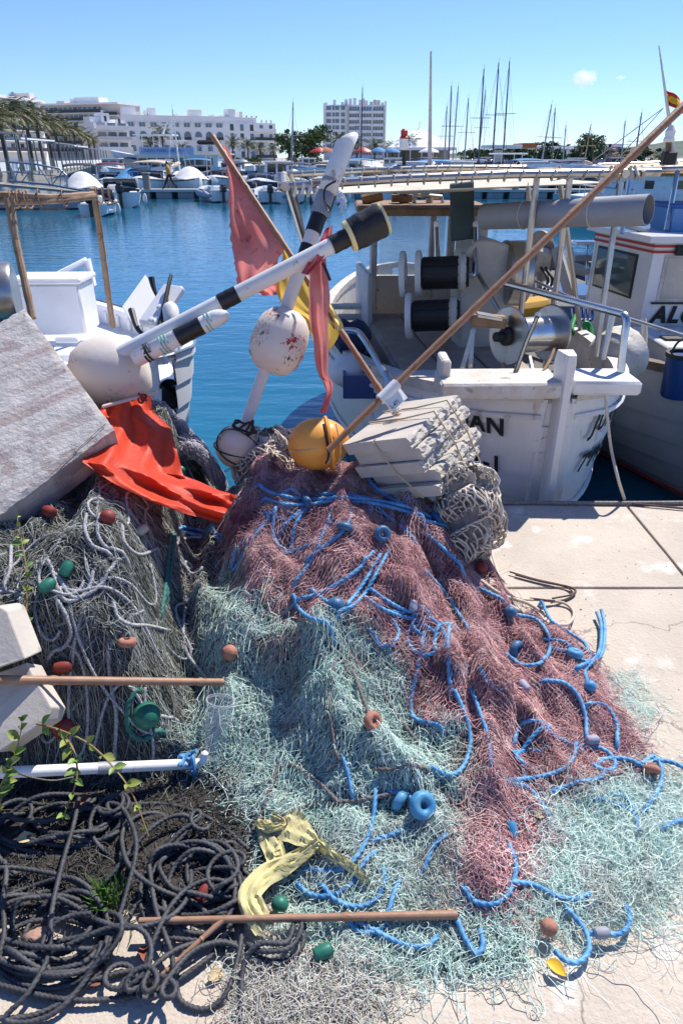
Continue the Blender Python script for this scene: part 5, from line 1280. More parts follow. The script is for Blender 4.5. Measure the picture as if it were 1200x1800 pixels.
for (pts, r, m, nm) in (([(925, 487, 5.6), (1000, 522, 5.2), (1077, 552, 4.9), (1200, 590, 4.5), (1260, 606, 4.3)], .014, STEEL, 'side_rail'), ([(1108, 300, 5.6), (1092, 410, 5.7)], .02, STEEL, 'awning_post'), ([(1190, 300, 5.9), (1170, 405, 5.9)], .02, STEEL, 'awning_post')):
    b = MB(); b.tube([at_t(*q) for q in pts], r, 8); b.build(nm, m, G)
# awning of the ALG boat
B0, B1, B2, B3 = at_t(1060, 300, 6.2), at_t(1330, 292, 5.6), at_t(1300, 281, 8.5), at_t(1050, 291, 8.6)
b = MB(); rows = [[B0.lerp(B1, u).lerp(B3.lerp(B2, u), v) + V(0, 0, -.05 * math.sin(math.pi * v) * math.sin(math.pi * u)) for v in np.linspace(0, 1, 7)] for u in np.linspace(0, 1, 9)]
b.grid(rows); aw = b.build('awning', mat('tan_awning', (.55, .45, .3), .85, col2=(.46, .36, .24), nscale=3), G, thick=.01)
b = MB(); b.tube([B0, B1], .025, 8); b.tube([B3, B2], .025, 8); b.tube([B0, B3], .025, 8); b.build('awning_tube', OLDST, aw)
for i in range(14):
    c = B0.lerp(B1, (i + .5) / 14); b = MB(); b.tube([c + V(.01 * a, .03 * math.cos(a), .03 * math.sin(a)) for a in np.linspace(0, 6.28, 8)], .006, 4); b.build('lashing', CANV, aw)
# mast with Spanish ensign, radar post on its awning
m0, m1 = at_t(1186, 290, 7.0), at_t(1157, 80, 6.6); b = MB(); b.tube([m0, m0.lerp(m1, .25), m1], [.03, .022, .006], 8); ms = b.build('mast', OLDW, G)
b = MB(); b.tube([at_t(1040, 283, 7), at_t(1165, 190, 6.7)], .004, 4); b.tube([at_t(1080, 285, 7), at_t(1165, 190, 6.7)], .004, 4); b.build('stay', OLDST, ms)
r0, r1 = at_t(1174, 288, 6.9), at_t(1174, 250, 6.9); b = MB(); b.tube([r0, r1], .03, 8); b.build('radar_post', RUSTW, G)
b = MB(); b.lathe([(0, .05), (.03, .055), (.05, .045), (.1, .05), (.15, .02)], r1, (0, 0, 1), 14); b.build('radar_dome', WHITE, G)
b = MB(); b.box(r0.lerp(r1, .25), (.13, .1, .12), bevel=.01); b.build('junction_box', BLACKR, G)
FL = thing('ensign_flag', 'small red and yellow striped flag flying from a thin mast at upper right', 'flag', at_t(1180, 176, 6.75))
fy = mat('flag_yellow', (.75, .42, .02), .8); fr = mat('flag_red', (.55, .03, .02), .8)
for k, (v0, v1, m) in enumerate(((0, .25, fr), (.25, .75, fy), (.75, 1.0, fr))):
    b = MB(); rows = []
    for i in range(11):
        u = i / 10; row = []
        for v in np.linspace(v0, v1, 5):
            p = at_t(1168 + 33 * u * (.75 + .25 * v), 157 + 10 * u + 4 * u * u + v * (24 + 6 * u) + 1.2 * math.sin(u * 7), 6.75 + .05 * math.sin(u * 6 + v)); row.append(p)
        rows.append(row)
    b.grid(rows); b.build('stripe', m, FL, thick=.004)
# gear of the ALG boat amidships: hauler, boom, hose, yellow hood, fish boxes on cabin roof
t = thing('line_hauler', 'grey weathered line hauler with a round disc on the ALG boat', 'net hauler', at_t(940, 480, 6.6))
c = at_t(925, 455, 6.6); b = MB(); b.lathe([(0, .16), (.04, .17), (.14, .15), (.2, .12)], c + V(-.12, 0, 0), (1, .2, 0), 22); b.build('drum', OLDW2, t)
b = MB(); b.lathe([(0, .03), (0, .23), (.02, .235), (.04, .22), (.04, .03)], at_t(945, 450, 6.6), (1, .35, 0), 26); b.build('disc', mat('weathered_grey_steel', (.28, .25, .23), .6, .4, col2=(.2, .16, .13), nscale=8), t)
b = MB(); b.box(at_t(950, 465, 6.5), (.22, .12, .3), (1, 0, -.3), (0, 1, 0), bevel=.04); b.build('bracket', OLDW2, t)
b = MB(); b.tube([at_t(945, 480, 6.5), at_t(948, 580, 6.5)], .035, 8); b.build('pedestal', OLDST, t)
for dx in (0, 8):
    b = MB(); b.tube(crom([at_t(950 + dx, 470, 6.4), at_t(962 + dx, 490, 6.35), at_t(958 + dx, 505, 6.4), at_t(948 + dx, 515, 6.4)], .02), .014, 7); b.build('hydraulic_hose', BLACKR, t)
b = MB(); b.tube([at_t(978, 440, 6.2), at_t(1003, 525, 5.9)], .055, 4); tag(b.build('grey_davit', mat('davit_grey', (.36, .36, .36), .6, col2=(.3, .3, .3), nscale=5)), 'leaning square grey davit arm between JUAN and the ALG boat', 'davit')
b = MB(); b.tube([at_t(985, 478, 6.6), at_t(1062, 477, 6.9)], .03, 8); sp = b.build('spar', CANV); tag(sp, 'horizontal rope bound spar with a purple end left of the cabin', 'spar')
b = MB(); b.lathe([(0, .03), (.01, .06), (.05, .055), (.08, .065), (.12, .05), (.14, .06), (.17, .03)], at_t(1046, 478, 6.85), (1, .1, 0), 14); b.build('purple_wrap', mat('purple_cord', (.10, .04, .22), .7), sp)
b = MB(); b.box(at_t(925, 540, 6.0), (.42, .3, .12), (1, .1, .12), (0, 1, 0), bevel=.04); tag(b.build('yellow_cover', mat('mustard_cover', (.5, .27, .02), .6)), 'mustard yellow cover glimpsed between the winch and the rails', 'cover')
t = thing('white_deck', 'white foredeck hatch of the ALG boat with a small rack', 'hatch', at_t(1030, 530, 7.2))
b = MB(); b.box(at_t(1020, 512, 7.4), (.8, .8, .05), bevel=.02); b.build('lid', GEL, t)
for (y, w_, mm) in ((426, .30, GEL), (452, .34, PVCG)):
    b = MB(); b.box(at_t(1032, y, 7.2), (w_, .2, .03 if y < 440 else .06), bevel=.01); b.build('tray', mm, t)
b = MB(); b.tube([at_t(1032, 428, 7.2), at_t(1030, 500, 7.2)], .014, 7); b.build('tray_post', STEEL, t)
b = MB(); b.lathe([(0, .05), (.2, .05), (.21, .04), (.24, .04)], at_t(995, 475, 7.4), (0, 0, 1), 14); b.build('vent_cap', GEL, t)
b = MB(); b.tube(crom([at_t(1010, 555, 5.9), at_t(1004, 580, 5.8), at_t(1020, 590, 5.8), at_t(1028, 568, 5.8), at_t(1036, 575, 5.8), at_t(1040, 595, 5.75)], .02), .022, 8); tag(b.build('green_hose', GREENP), 'bright green hose loops on the ALG boat left of its cabin', 'hose')
b = MB(); 
for i in range(5): b.tube(crom([at_t(1003 + i * 7, 543, 5.95), at_t(1006 + i * 7, 562, 5.9), at_t(1012 + i * 7, 560, 5.9), at_t(1012 + i * 7, 544, 5.95)], .02), .012, 6)
tag(b.build('blue_hose_coil', BLUEP), 'hanging coil of dark blue hose beside the green hose', 'hose')
t = thing('fish_box', 'pale blue fish box with a darker blue rim on the roof of the ALG cabin', 'crate', at_t(1180, 405, 6.1))
k = at_t(1190, 396, 6.1); 
for (dx, dy, sx, sy, h, zz, nm) in ((0, 0, .5, .4, .02, 0, 'base'), (0, -.2, .5, .02, .18, .0, 'side'), (0, .2, .5, .02, .18, 0, 'side'), (-.25, 0, .02, .4, .18, 0, 'end'), (.25, 0, .02, .4, .18, 0, 'end')):
    b = MB(); b.box(V(k.x + .1 + dx, k.y + dy, z1 + .054 + h / 2), (sx, sy, h)); b.build(nm, mat('pale_blue_plastic', (.12, .28, .52), .5), t, smooth=False)
b = MB(); b.box(V(k.x + .1, k.y, z1 + .255), (.54, .44, .04), bevel=.01); b.build('lid', mat('mid_blue_plastic', (.02, .10, .36), .4), t)
b = MB(); p, q = at_t(1092, 395, 5.9), at_t(1140, 408, 5.9); b.box((p + q) / 2, ((q - p).length, .06, .04), q - p, (0, 1, 0), bevel=.01); tag(b.build('roof_hatch', PVCG), 'grey bar lying on the front edge of the ALG cabin roof', 'bar')

# ------------------------------------------------------------------ white boat on the left
LB = Llaut((-1.30, 5.0), (-5.2, 8.95), 2.0, .30, .16, .42, e=.5)
W3 = thing('rowing_boat', 'bright white wooden boat with box lid and white deck behind the big buoy', 'fishing boat', (-1.3, 5.0, ZW), 'wooden fishing boats')
WB = mat('fresh_white_paint', (.82, .82, .83), .35, col2=(.74, .74, .75), nscale=3, bump=.04, bscale=20)
LB.build(W3, 6, WB, ANTI, WB, .74, WB, -.16, .08)
b = MB(); b.tube([LB.P(i / 40, .0, 1, .03) + V(0, 0, .05) for i in range(41)], .012, 6); b.build('steel_rub_rail', OLDST, W3)
for i in range(12):
    s = .1 + i * .05; a = LB.P(s, 0, 1, -.07); b = MB(); b.box(a + V(0, 0, -.07), (.05, .05, .13), LB.a, LB.n, bevel=.008); b.build('timber', WB, W3)
k = at_t(107, 575, 6.6); kk = Vector((k.x, k.y, 0))
b = MB(); b.box(V(k.x, k.y, k.z + .2), (.62, .42, .46), (1, .05, 0), (0, 1, 0), bevel=.02); bx_ = b.build('engine_box', WB, W3)
b = MB(); b.box(V(k.x + .01, k.y, k.z + .455), (.66, .46, .05), (1, .05, 0), (0, 1, 0), bevel=.015); b.build('box_lid', WB, bx_)
for (p, q, w_, nm) in (((93, 488, 8.2), (152, 458, 8.4), .1, 'tiller'), ((152, 458, 8.4), (163, 505, 8.3), .14, 'rudder_head')):
    A, B = at_t(*p), at_t(*q); b = MB(); b.box((A + B) / 2, ((B - A).length * 1.05, .07, w_), B - A, (0, 1, 0), bevel=.015); b.build(nm, WB, W3)
for (x, y, t_, sx, sy) in ((120, 596, 6.1, .2, .1), (112, 622, 5.8, .25, .3)):
    c = at_t(x, y, t_); b = MB(); b.box(c, (sx, sy, .05), bevel=.01); b.build('thwart', WB, W3)
# fenders, horn cleats and white box lid at its stern
b = MB(); 
t = thing('white_tray', 'white plastic tray lashed upright at the stern of the left boat', 'tray', at_t(268, 555, 5.2))
A, B, C = at_t(243, 572, 5.2), at_t(292, 500, 5.35), at_t(262, 592, 5.1)
ex = (B - A).normalized(); ey = (C - A); ey = (ey - ex * ey.dot(ex)).normalized(); b = MB(); b.box((A + B) / 2 + ey * .1, ((B - A).length * .95, .2, .07), ex, ey, bevel=.02); b.build('tray', WB, t)
for dx in (-.08, .05): b = MB(); b.lathe([(0, .025), (.02, .025), (.025, .015)], (A + B) / 2 + ey * .14 + ex * (dx - .1) - ex.cross(ey) * .035, -ex.cross(ey), 12); b.build('stud', WB, t)
b = MB(); A, B = at_t(228, 560, 5.5), at_t(268, 503, 5.7); b.box((A + B) / 2, ((B - A).length, .24, .02), B - A, (.5, -.5, -.6)); tag(b.build('hatch_cover', WB, smooth=False), 'thin white panel leaning behind the white tray', 'panel')
for i, pts in enumerate((((272, 608, 5.0), (285, 560, 5.1), (296, 505, 5.2), (301, 484, 5.25)), ((231, 545, 5.3), (242, 578, 5.2), (258, 592, 5.15)), ((266, 488, 5.5), (270, 505, 5.5), (276, 520, 5.5)))):
    b = MB(); b.tube(crom([at_t(*q) for q in pts], .03), np.linspace(.026, .014, len(crom([at_t(*q) for q in pts], .03))), 8)
    tag(b.build('black_horn', BLACKR), ['long black rubber arm rising behind the white tray', 'short black rubber arm left of the white tray', 'small black rubber arm tip behind the white panel'][i], 'rubber arm')
t = thing('fender', 'worn white cylindrical fender hanging at the stern of the left boat', 'fender', at_t(300, 560, 5.1))
b = MB(); c = at_t(302, 580, 5.1); b.lathe([(0, .02), (.02, .05), (.05, .062), (.17, .062), (.2, .05), (.225, .02)], c, at_t(299, 530, 5.15) - c, 16); b.build('body', OLDW, t)
b = MB(); b.tube([at_t(298, 530, 5.15), at_t(294, 512, 5.2)], .008, 5); b.build('lanyard', CANV, t)
# wooden awning frame over the left boat
WF = thing('wooden_awning_frame', 'brown wooden awning frame of poles standing over the left boat', 'frame', at_t(60, 560, 5.5))
BAMB = mat('orange_brown_wood', (.38, .25, .15), .75, col2=(.27, .17, .10), nscale=7, col3=(.16, .09, .05), n3=20, lo3=.6, hi3=.7, bump=.25, bscale=30)
for (pts, r, nm) in (([(-70, 341, 5.0), (15, 343, 5.05), (90, 347, 5.2), (165, 342, 5.5)], .035, 'top_pole'), ([(-70, 352, 5.0), (15, 354, 5.05), (90, 353, 5.2), (168, 345, 5.5)], .030, 'top_pole'), ([(164, 330, 5.6), (172, 380, 5.75), (190, 512, 6.2), (199, 575, 6.45)], .034, 'post'), ([(14, 348, 4.9), (30, 430, 4.9), (58, 560, 4.9)], .034, 'post'), ([(22, 345, 4.85), (30, 420, 4.85)], .018, 'splint')):
    P_ = crom([at_t(*q) for q in pts], .06); b = MB(); b.tube(P_, [r * .78 * (1 + .08 * math.sin(i * 2.1)) for i in range(len(P_))], 9); b.build(nm, BAMB, WF)
for (x, y, t_) in ((18, 350, 4.9), (168, 343, 5.55), (68, 348, 5.15), (110, 348, 5.25)):
    c = at_t(x, y, t_); b = MB(); b.tube([c + V(.008 * a, .06 * math.cos(a), .062 * math.sin(a)) for a in np.linspace(0, 18, 30)] if x in (18, 168) else [c + V(.004 * a, .04 * math.cos(a), .06 * math.sin(a)) for a in np.linspace(0, 6.3, 12)], .006, 5); b.build('lashing', RUSTW, WF)
# stainless net drum edge at the left picture border
b = MB(); c = at_t(-8, 520, 4.4); b.lathe([(0, .03), (0, .19), (.03, .2), (.2, .2), (.22, .19)], c + V(-.1, 0, 0), (1, .3, 0), 30); t = b.build('steel_drum', OLDST); tag(t, 'stainless steel drum edge at the left picture border', 'drum')
# ================================================================== THE HEAP OF NETS
_kx = np.array([-2.2, -1.6, -1.0, -.6, -.46, -.32, 0, .25, .47, .65, .88, 1.0, 1.12])
_Zc = np.array([.25, .25, .30, .36, .43, .57, .61, .50, .35, .18, .08, .03, 0])
_Yc = np.array([2.4, 2.4, 2.4, 2.45, 2.45, 2.37, 2.35, 2.3, 2.22, 2.1, 1.83, 1.55, 1.4])
_Yf = np.array([1.5, 1.46, 1.44, 1.42, 1.40, 1.30, .88, .86, .87, .93, 1.1, 1.25, 1.3])
_rs = np.random.default_rng(5)
_W = [(_rs.normal(0, 1, 2), _rs.uniform(0, 6.28)) for _ in range(60)]
def wob(X, Y, f, k0=0, n=8, ax=1.0, ay=1.0):
    """smooth random field in about -1..1"""
    s = 0
    for (d, ph) in _W[k0:k0 + n]: s = s + np.sin(f * (ax * d[0] * X + ay * d[1] * Y) + ph)
    return s / math.sqrt(n) * .8
def ss(x): x = np.clip(x, 0, 1); return x * x * (3 - 2 * x)
def H0(X, Y):
    X = np.asarray(X, float); Y = np.asarray(Y, float)
    zc = np.interp(X, _kx, _Zc); yc = np.interp(X, _kx, _Yc); yf = np.interp(X, _kx, _Yf)
    s = (Y - yf) / (yc - yf); up = zc * (.42 * np.clip(s, 0, 1) + .58 * ss(s))
    bk = zc * (1 - ss((Y - yc) / .62))
    a = np.where(Y < yc, up, bk)
    l = np.interp(Y, [1.34, 1.42, 1.50, 1.60, 1.72, 2.0, 2.6, 2.9, 3.1], [0, .03, .30, .50, .58, .63, .72, .45, 0]) * ss((-.40 - X) / .34)
    return (a + l + np.sqrt((a - l) ** 2 + .0016)) / 2 - .018
RIDGES = []
def ridge(X, Y):
    s = 0
    for (pts, w, a) in RIDGES:
        d = np.full(np.shape(X), 9.0)
        for (p, q) in zip(pts[:-1], pts[1:]):
            dx, dy = q[0] - p[0], q[1] - p[1]; t = np.clip(((X - p[0]) * dx + (Y - p[1]) * dy) / (dx * dx + dy * dy), 0, 1); d = np.minimum(d, (X - p[0] - t * dx) ** 2 + (Y - p[1] - t * dy) ** 2)
        s = s + a * np.exp(-d / (w * w))
    return s
def H(X, Y):
    h = H0(X, Y); m = np.clip(h / .12, 0, 1)
    Xr = X + .55 * np.clip(X, -.1, 1) * (Y - 2.0); fold = (1 - np.abs(wob(Xr, Y, 11, 0, 7, 1.3, .42))) ** 2
    return h + m * (ridge(X, Y) + .030 * wob(X, Y, 7, 8) + .055 * (fold - .4) + .018 * wob(Xr, Y, 26, 16, 8, 1.2, .6) + .008 * wob(X, Y, 52, 24))
def surf(x, y, lift=0.0):
    """where the view ray of a photo pixel meets the heap (or the quay)"""
    d = ray(x, y); ts = np.arange(1.1, 4.2, .006); Z = EYE + d.z * ts; hh = np.maximum(H(d.x * ts, d.y * ts), 0) + lift
    i = np.argmax(Z < hh); t = ts[i] if Z[i] < hh[i] else ts[-1]
    return Vector((d.x * t, d.y * t, EYE + d.z * t))
def in_poly(X, Y, poly):
    c = np.zeros(X.shape, bool); n = len(poly); j = n - 1
    for i in range(n):
        xi, yi = poly[i]; xj, yj = poly[j]
        c ^= ((yi > Y) != (yj > Y)) & (X < (xj - xi) * (Y - yi) / (yj - yi + 1e-12) + xi); j = i
    return c
def plan(pix): return [tuple(surf(x, y).xy) for x, y in pix]
_r = [([(325, 985), (350, 1050), (420, 1110), (500, 1135), (590, 1130), (660, 1090), (700, 1050)], .045, .045), ([(300, 1150), (380, 1185), (480, 1195), (560, 1180)], .03, -.035), ([(700, 900), (780, 980), (830, 1080), (850, 1180), (862, 1330), (862, 1400)], .035, .035), ([(865, 1400), (872, 1500), (858, 1570)], .06, .05), ([(640, 1000), (720, 1050), (790, 1150), (800, 1230)], .03, .03), ([(880, 1080), (950, 1180), (1000, 1300)], .035, .03),
      ([(740, 960), (800, 1080), (825, 1200), (830, 1300)], .018, -.03), ([(480, 930), (520, 985), (560, 1040)], .035, -.03), ([(400, 910), (425, 980), (470, 1060)], .03, .028), ([(560, 1210), (600, 1300), (700, 1350), (800, 1400)], .05, .03), ([(480, 1380), (560, 1420), (700, 1430)], .03, -.03), ([(905, 1100), (900, 1200), (915, 1330)], .016, -.025)]
_r = [([tuple(surf(x, y).xy) for x, y in p], w, a) for p, w, a in _r]; RIDGES += _r
PINKP = plan([(392, 905), (440, 862), (500, 838), (600, 826), (690, 850), (760, 900), (830, 965), (850, 1040), (900, 1068), (1000, 1115), (1050, 1185), (1120, 1295), (1135, 1345), (1060, 1372), (985, 1395), (925, 1400), (965, 1440), (965, 1490), (922, 1515), (906, 1575), (860, 1592), (806, 1560), (815, 1480), (845, 1400), (845, 1330), (800, 1240), (760, 1290), (722, 1270), (715, 1180), (650, 1105), (590, 1085), (510, 1085), (440, 1060), (405, 990)])
# extend the pink crest over the back of the heap
PINKP2 = [(-.34, 2.2), (.36, 2.1), (.62, 2.1), (.5, 2.75), (-.36, 2.8)]
GREYP = [(-2.3, 1.2), (-.30, 1.2), (-.33, 1.42), (-.47, 1.52), (-.46, 1.9), (-.42, 2.2), (-.42, 3.2), (-2.3, 3.2)]  # stretched right so darker net stands in for a shaded hollow
GRND = plan([(960, 1400), (1080, 1375), (1135, 1340), (1200, 1345), (1200, 1450), (1150, 1560), (1080, 1605), (1000, 1640), (900, 1648), (800, 1650), (690, 1690), (600, 1740), (500, 1790), (440, 1790), (440, 1700), (600, 1500)])
def region(X, Y):
    p = in_poly(X, Y, PINKP) | in_poly(X, Y, PINKP2); g_ = in_poly(X, Y, GREYP) & ~p
    return np.where(p, 0, np.where(g_, 2, 1))

# --- the dense core of each net: one surface mesh each
nx, ny = 300, 232; gx = np.linspace(-2.0, 1.2, nx); gy = np.linspace(.74, 3.16, ny); GX, GY = np.meshgrid(gx, gy)
GZ = H(GX, GY); GZ = GZ + np.clip(GZ / .1, 0, 1) * .006 * NR.normal(size=GZ.shape)
FX = (GX[:-1, :-1] + GX[1:, 1:]) / 2; FY = (GY[:-1, :-1] + GY[1:, 1:]) / 2; FZ = (GZ[:-1, :-1] + GZ[1:, 1:] + GZ[1:, :-1] + GZ[:-1, 1:]) / 4
REG = region(FX + .012 * wob(FX, FY, 40, 30), FY + .012 * wob(FX, FY, 43, 38))
IDX = np.arange(nx * ny).reshape(ny, nx); QU = np.stack([IDX[:-1, :-1], IDX[:-1, 1:], IDX[1:, 1:], IDX[1:, :-1]], -1)
CORE = [mat('pink_net_mass', (.13, .045, .048), .9, col2=(.27, .115, .11), nscale=90, lo=.4, hi=.7, col3=(.07, .025, .03), n3=30, lo3=.5, hi3=.7, bump=1, bscale=180, bdist=.01),  # core colours darkened to imitate shade in the gaps between strands
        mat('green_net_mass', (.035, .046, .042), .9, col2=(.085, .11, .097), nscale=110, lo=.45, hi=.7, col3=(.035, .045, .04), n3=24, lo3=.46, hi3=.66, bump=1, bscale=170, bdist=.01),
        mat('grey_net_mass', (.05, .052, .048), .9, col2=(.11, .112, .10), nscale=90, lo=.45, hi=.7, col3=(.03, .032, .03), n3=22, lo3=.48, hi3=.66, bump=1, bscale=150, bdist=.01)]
NETS = [thing('fishing_net', 'dusty pink fishing net heaped on top of the pile', 'fishing net', (0, 1.9, 0), 'heaped fishing nets'),
        thing('fishing_net', 'pale green nylon net spilling down the front of the pile', 'fishing net', (-.1, 1.3, 0), 'heaped fishing nets'),
        thing('fishing_net', 'shaded grey net under the slab at the left', 'fishing net', (-1, 2.0, 0), 'heaped fishing nets')]
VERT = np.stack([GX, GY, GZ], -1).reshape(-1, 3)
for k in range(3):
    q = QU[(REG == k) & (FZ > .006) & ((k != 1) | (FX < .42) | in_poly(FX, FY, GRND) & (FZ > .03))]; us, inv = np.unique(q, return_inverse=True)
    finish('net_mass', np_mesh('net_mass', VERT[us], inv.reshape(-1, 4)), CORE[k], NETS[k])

# --- loose mesh: thousands of twine strands following the heap
def strands(mask_fn, n, K, step, curl, spread, l0, l1, seed, box=(-1.9, 1.2, .74, 3.0), flow=None, wave=0.0, amp=.012, per=.91):
    g = np.random.default_rng(seed); X = np.empty(0); Y = np.empty(0)
    while len(X) < n:
        x = g.uniform(box[0], box[1], n * 3); y = g.uniform(box[2], box[3], n * 3); ok = mask_fn(x, y); X = np.r_[X, x[ok]]; Y = np.r_[Y, y[ok]]
    X, Y = X[:n], Y[:n]; e = .03
    if flow is None:
        gx_ = (H0(X + e, Y) - H0(X - e, Y)); gy_ = (H0(X, Y + e) - H0(X, Y - e)); th = np.arctan2(-gy_, -gx_ + 1e-6)
    else: th = flow(X, Y)
    th = th + g.normal(0, spread, n) + np.pi * g.integers(0, 2, n)
    cur = g.normal(0, curl, n); P = np.empty((n, K, 3)); lift = g.uniform(l0, l1, n); ph = g.uniform(0, 6.28, n); fr = g.uniform(.15, .5, n)
    x, y = X - np.cos(th) * step * K / 2 * (curl < 20), Y - np.sin(th) * step * K / 2 * (curl < 20)
    for k in range(K):
        P[:, k, 0] = x; P[:, k, 1] = y; P[:, k, 2] = np.maximum(H(x, y), 0) + .003 + lift * (.55 + .45 * np.sin(ph + fr * k)) + amp * np.sin(ph * 2 + k * fr * 2.3) * .5
        cur = cur * per + g.normal(0, curl, n) * math.sqrt(1 - per * per); th = th + cur * step + wave * np.sin(k * 2.1 + ph) * .8
        x = x + np.cos(th) * step; y = y + np.sin(th) * step
    P[..., 2] = np.maximum(P[..., 2], .0025)
    return P
def sheet(mask_fn, ang, cell, seed, warp=1.0, lift=.008, box=(-1.3, 1.2, .75, 2.9), K=15):
    """knotted diamond mesh laid over the heap and crumpled: long continuous zigzag twines"""
    g = np.random.default_rng(seed); o = g.uniform(0, 30, 2); ca, sa = math.cos(ang), math.sin(ang); Rr = 1.9
    k = np.arange(int(2 * Rr / (cell / 2))); j = np.arange(-int(Rr / cell), int(Rr / cell)); tri = 1.0 - 2.0 * (k % 2)
    p = -Rr + k[None, :] * cell / 2 + 0 * j[:, None]; q = (j[:, None] + .5 * tri[None, :] * (1 - 2 * (j[:, None] % 2))) * cell
    n = p.shape[1] // (K - 1); idx = (np.arange(n)[:, None] * (K - 1) + np.arange(K)[None, :]); idx = idx[idx[:, -1] < p.shape[1]]; p, q = p[:, idx].reshape(-1, K), q[:, idx].reshape(-1, K)
    X = ca * p - sa * q; Y = sa * p + ca * q + 1.75; m_ = K // 2
    def keep(e): return (X[:, m_] > box[0] - e) & (X[:, m_] < box[1] + e) & (Y[:, m_] > box[2] - e) & (Y[:, m_] < box[3] + e)
    ok = keep(.2); X, Y = X[ok], Y[ok]
    for (f, a, i) in ((7, .055, 0), (24, .020, 12), (70, .0065, 26)):
        X, Y = X + warp * a * wob(X + o[0], Y + o[1], f, i), Y + warp * a * wob(X - o[1], Y + o[0], f, i + 9)
    ok = keep(0); X, Y = X[ok], Y[ok]; ok = mask_fn(X[:, m_], Y[:, m_]); X, Y = X[ok], Y[ok]
    Z = np.maximum(H(X, Y), 0) + .003 + lift * (1 + .9 * wob(X + o[0], Y - o[0], 17, 20)) + .003 * wob(X, Y, 120, 5)
    return np.stack([X, Y, np.maximum(Z, .002)], -1)
def net_part(name, batches, m, parent, label=None):
    vs_, qs, ts, base = [], [], [], 0
    for (P, r, seed) in batches:
        g = np.random.default_rng(seed); v, q, t = tube_arrays(P, abs(r) * g.uniform(.75, 1.25, len(P)), 3 if r > 0 else 1, g.uniform(0, 1, len(P)), base); base += len(v); vs_.append(v); qs.append(q); ts.append(t)
    o = finish(name, np_mesh(name, np.vstack(vs_), np.vstack(qs), np.concatenate(ts)), m, parent); o['kind'] = 'stuff'
    return o
TW_P = mat('pink_twine', (.56, .26, .27), .75, col2=(.82, .58, .56), tint='tint', spec=.25, col3=(.36, .17, .20), n3=6, lo3=.5, hi3=.66)
TW_G = mat('green_monofilament', (.42, .65, .57), .45, col2=(.78, .88, .82), tint='tint', spec=.5, col3=(.46, .46, .41), n3=4, lo3=.55, hi3=.68)
TW_W = mat('grey_twine', (.15, .16, .145), .8, col2=(.42, .43, .39), tint='tint', spec=.25)
_F, _C = surf(585, 1172), surf(560, 990)
def gflow(x, y): return np.where(y > _F.y - .02, np.arctan2(y - _C.y, x - _C.x) + math.pi / 2, np.arctan2(y - _F.y, x - _F.x))
mp = lambda x, y: (region(x, y) == 0) & (H0(x, y) > .004)
mg = lambda x, y: (region(x, y) == 1) & (H0(x, y) > .004) & (y < 2.4) & (x < .42)
mgr = lambda x, y: in_poly(x, y, GRND) & (region(x, y) == 1)
mw = lambda x, y: (region(x, y) == 2) & (H0(x, y) > .01)
TONG = plan([(860, 1360), (985, 1385), (940, 1420), (962, 1450), (955, 1495), (915, 1515), (895, 1575), (860, 1588), (822, 1560), (830, 1480), (850, 1420)])
net_part('loose_mesh', [(sheet(mp, a_, .013, 80 + i_, 1.0, .004 + .004 * i_), .0009, 80 + i_) for i_, a_ in enumerate((-1.1, -.8, -1.5, -.3, -1.2, 1.3))] + [(strands(mp, 2600, 24, .006, 60, 1.2, .0, .012, 31, wave=.2, per=.95), -.0008, 31), (strands(mp, 500, 26, .0055, 70, .9, .0, .016, 1, wave=.2, per=.93), .0011, 1), (strands(mp, 600, 42, .007, 16, .3, .0, .022, 2, wave=.28, per=.95), .0011, 2), (strands(mp, 700, 18, .0045, 150, 2, .0, .028, 3, per=.97), .0010, 3), (strands(lambda x, y: in_poly(x, y, TONG), 450, 24, .006, 60, 1.2, .006, .03, 51, wave=.2, per=.95), .001, 51), (strands(lambda x, y: in_poly(x, y, TONG), 900, 24, .006, 60, 1.2, .005, .03, 52, wave=.2, per=.95), -.001, 52)], TW_P, NETS[0])
net_part('loose_mesh', [(sheet(mg, a_, .0195, 90 + i_, 1.1, .003 + .006 * i_), .00085, 90 + i_) for i_, a_ in enumerate((.2, -1.2, .9, -.6))] + [(strands(mg, 1100, 30, .006, 80, 2, .0, .014, 34, per=.97), -.00085, 34), (strands(mg, 750, 40, .0056, 85, 2, .002, .03, 4, per=.975), .00080, 4), (strands(mg, 500, 42, .0075, 14, .35, .0, .024, 5, flow=gflow, per=.95, wave=.1), .00095, 5), (strands(mg, 500, 30, .0055, 150, 2, .0, .03, 6, per=.985), .00095, 6)], TW_G, NETS[1])
gb = thing('fishing_net', 'thin pale green net spread loose on the quay at the lower right', 'fishing net', (.6, 1.2, 0), 'heaped fishing nets')
net_part('loose_mesh', [(sheet(mgr, a_, .018, 70 + i_, 1.3, .003 + .004 * i_, box=(-.4, 1.3, .7, 1.8)), -.0006, 70 + i_) for i_, a_ in enumerate((.5, -.9, 1.4))] + [(strands(mgr, 1000, 28, .007, 60, 2, .0, .014, 37, per=.97), -.0006, 37), (strands(mgr, 500, 30, .007, 60, 2, .0, .02, 7), .0007, 7), (strands(lambda x, y: in_poly(x, y, plan([(940, 1420), (1100, 1380), (1190, 1420), (1180, 1560), (1080, 1610), (960, 1590), (930, 1500)])), 1900, 30, .008, 36, 2, .0, .045, 8, per=.97), -.00055, 8)], TW_G, gb)
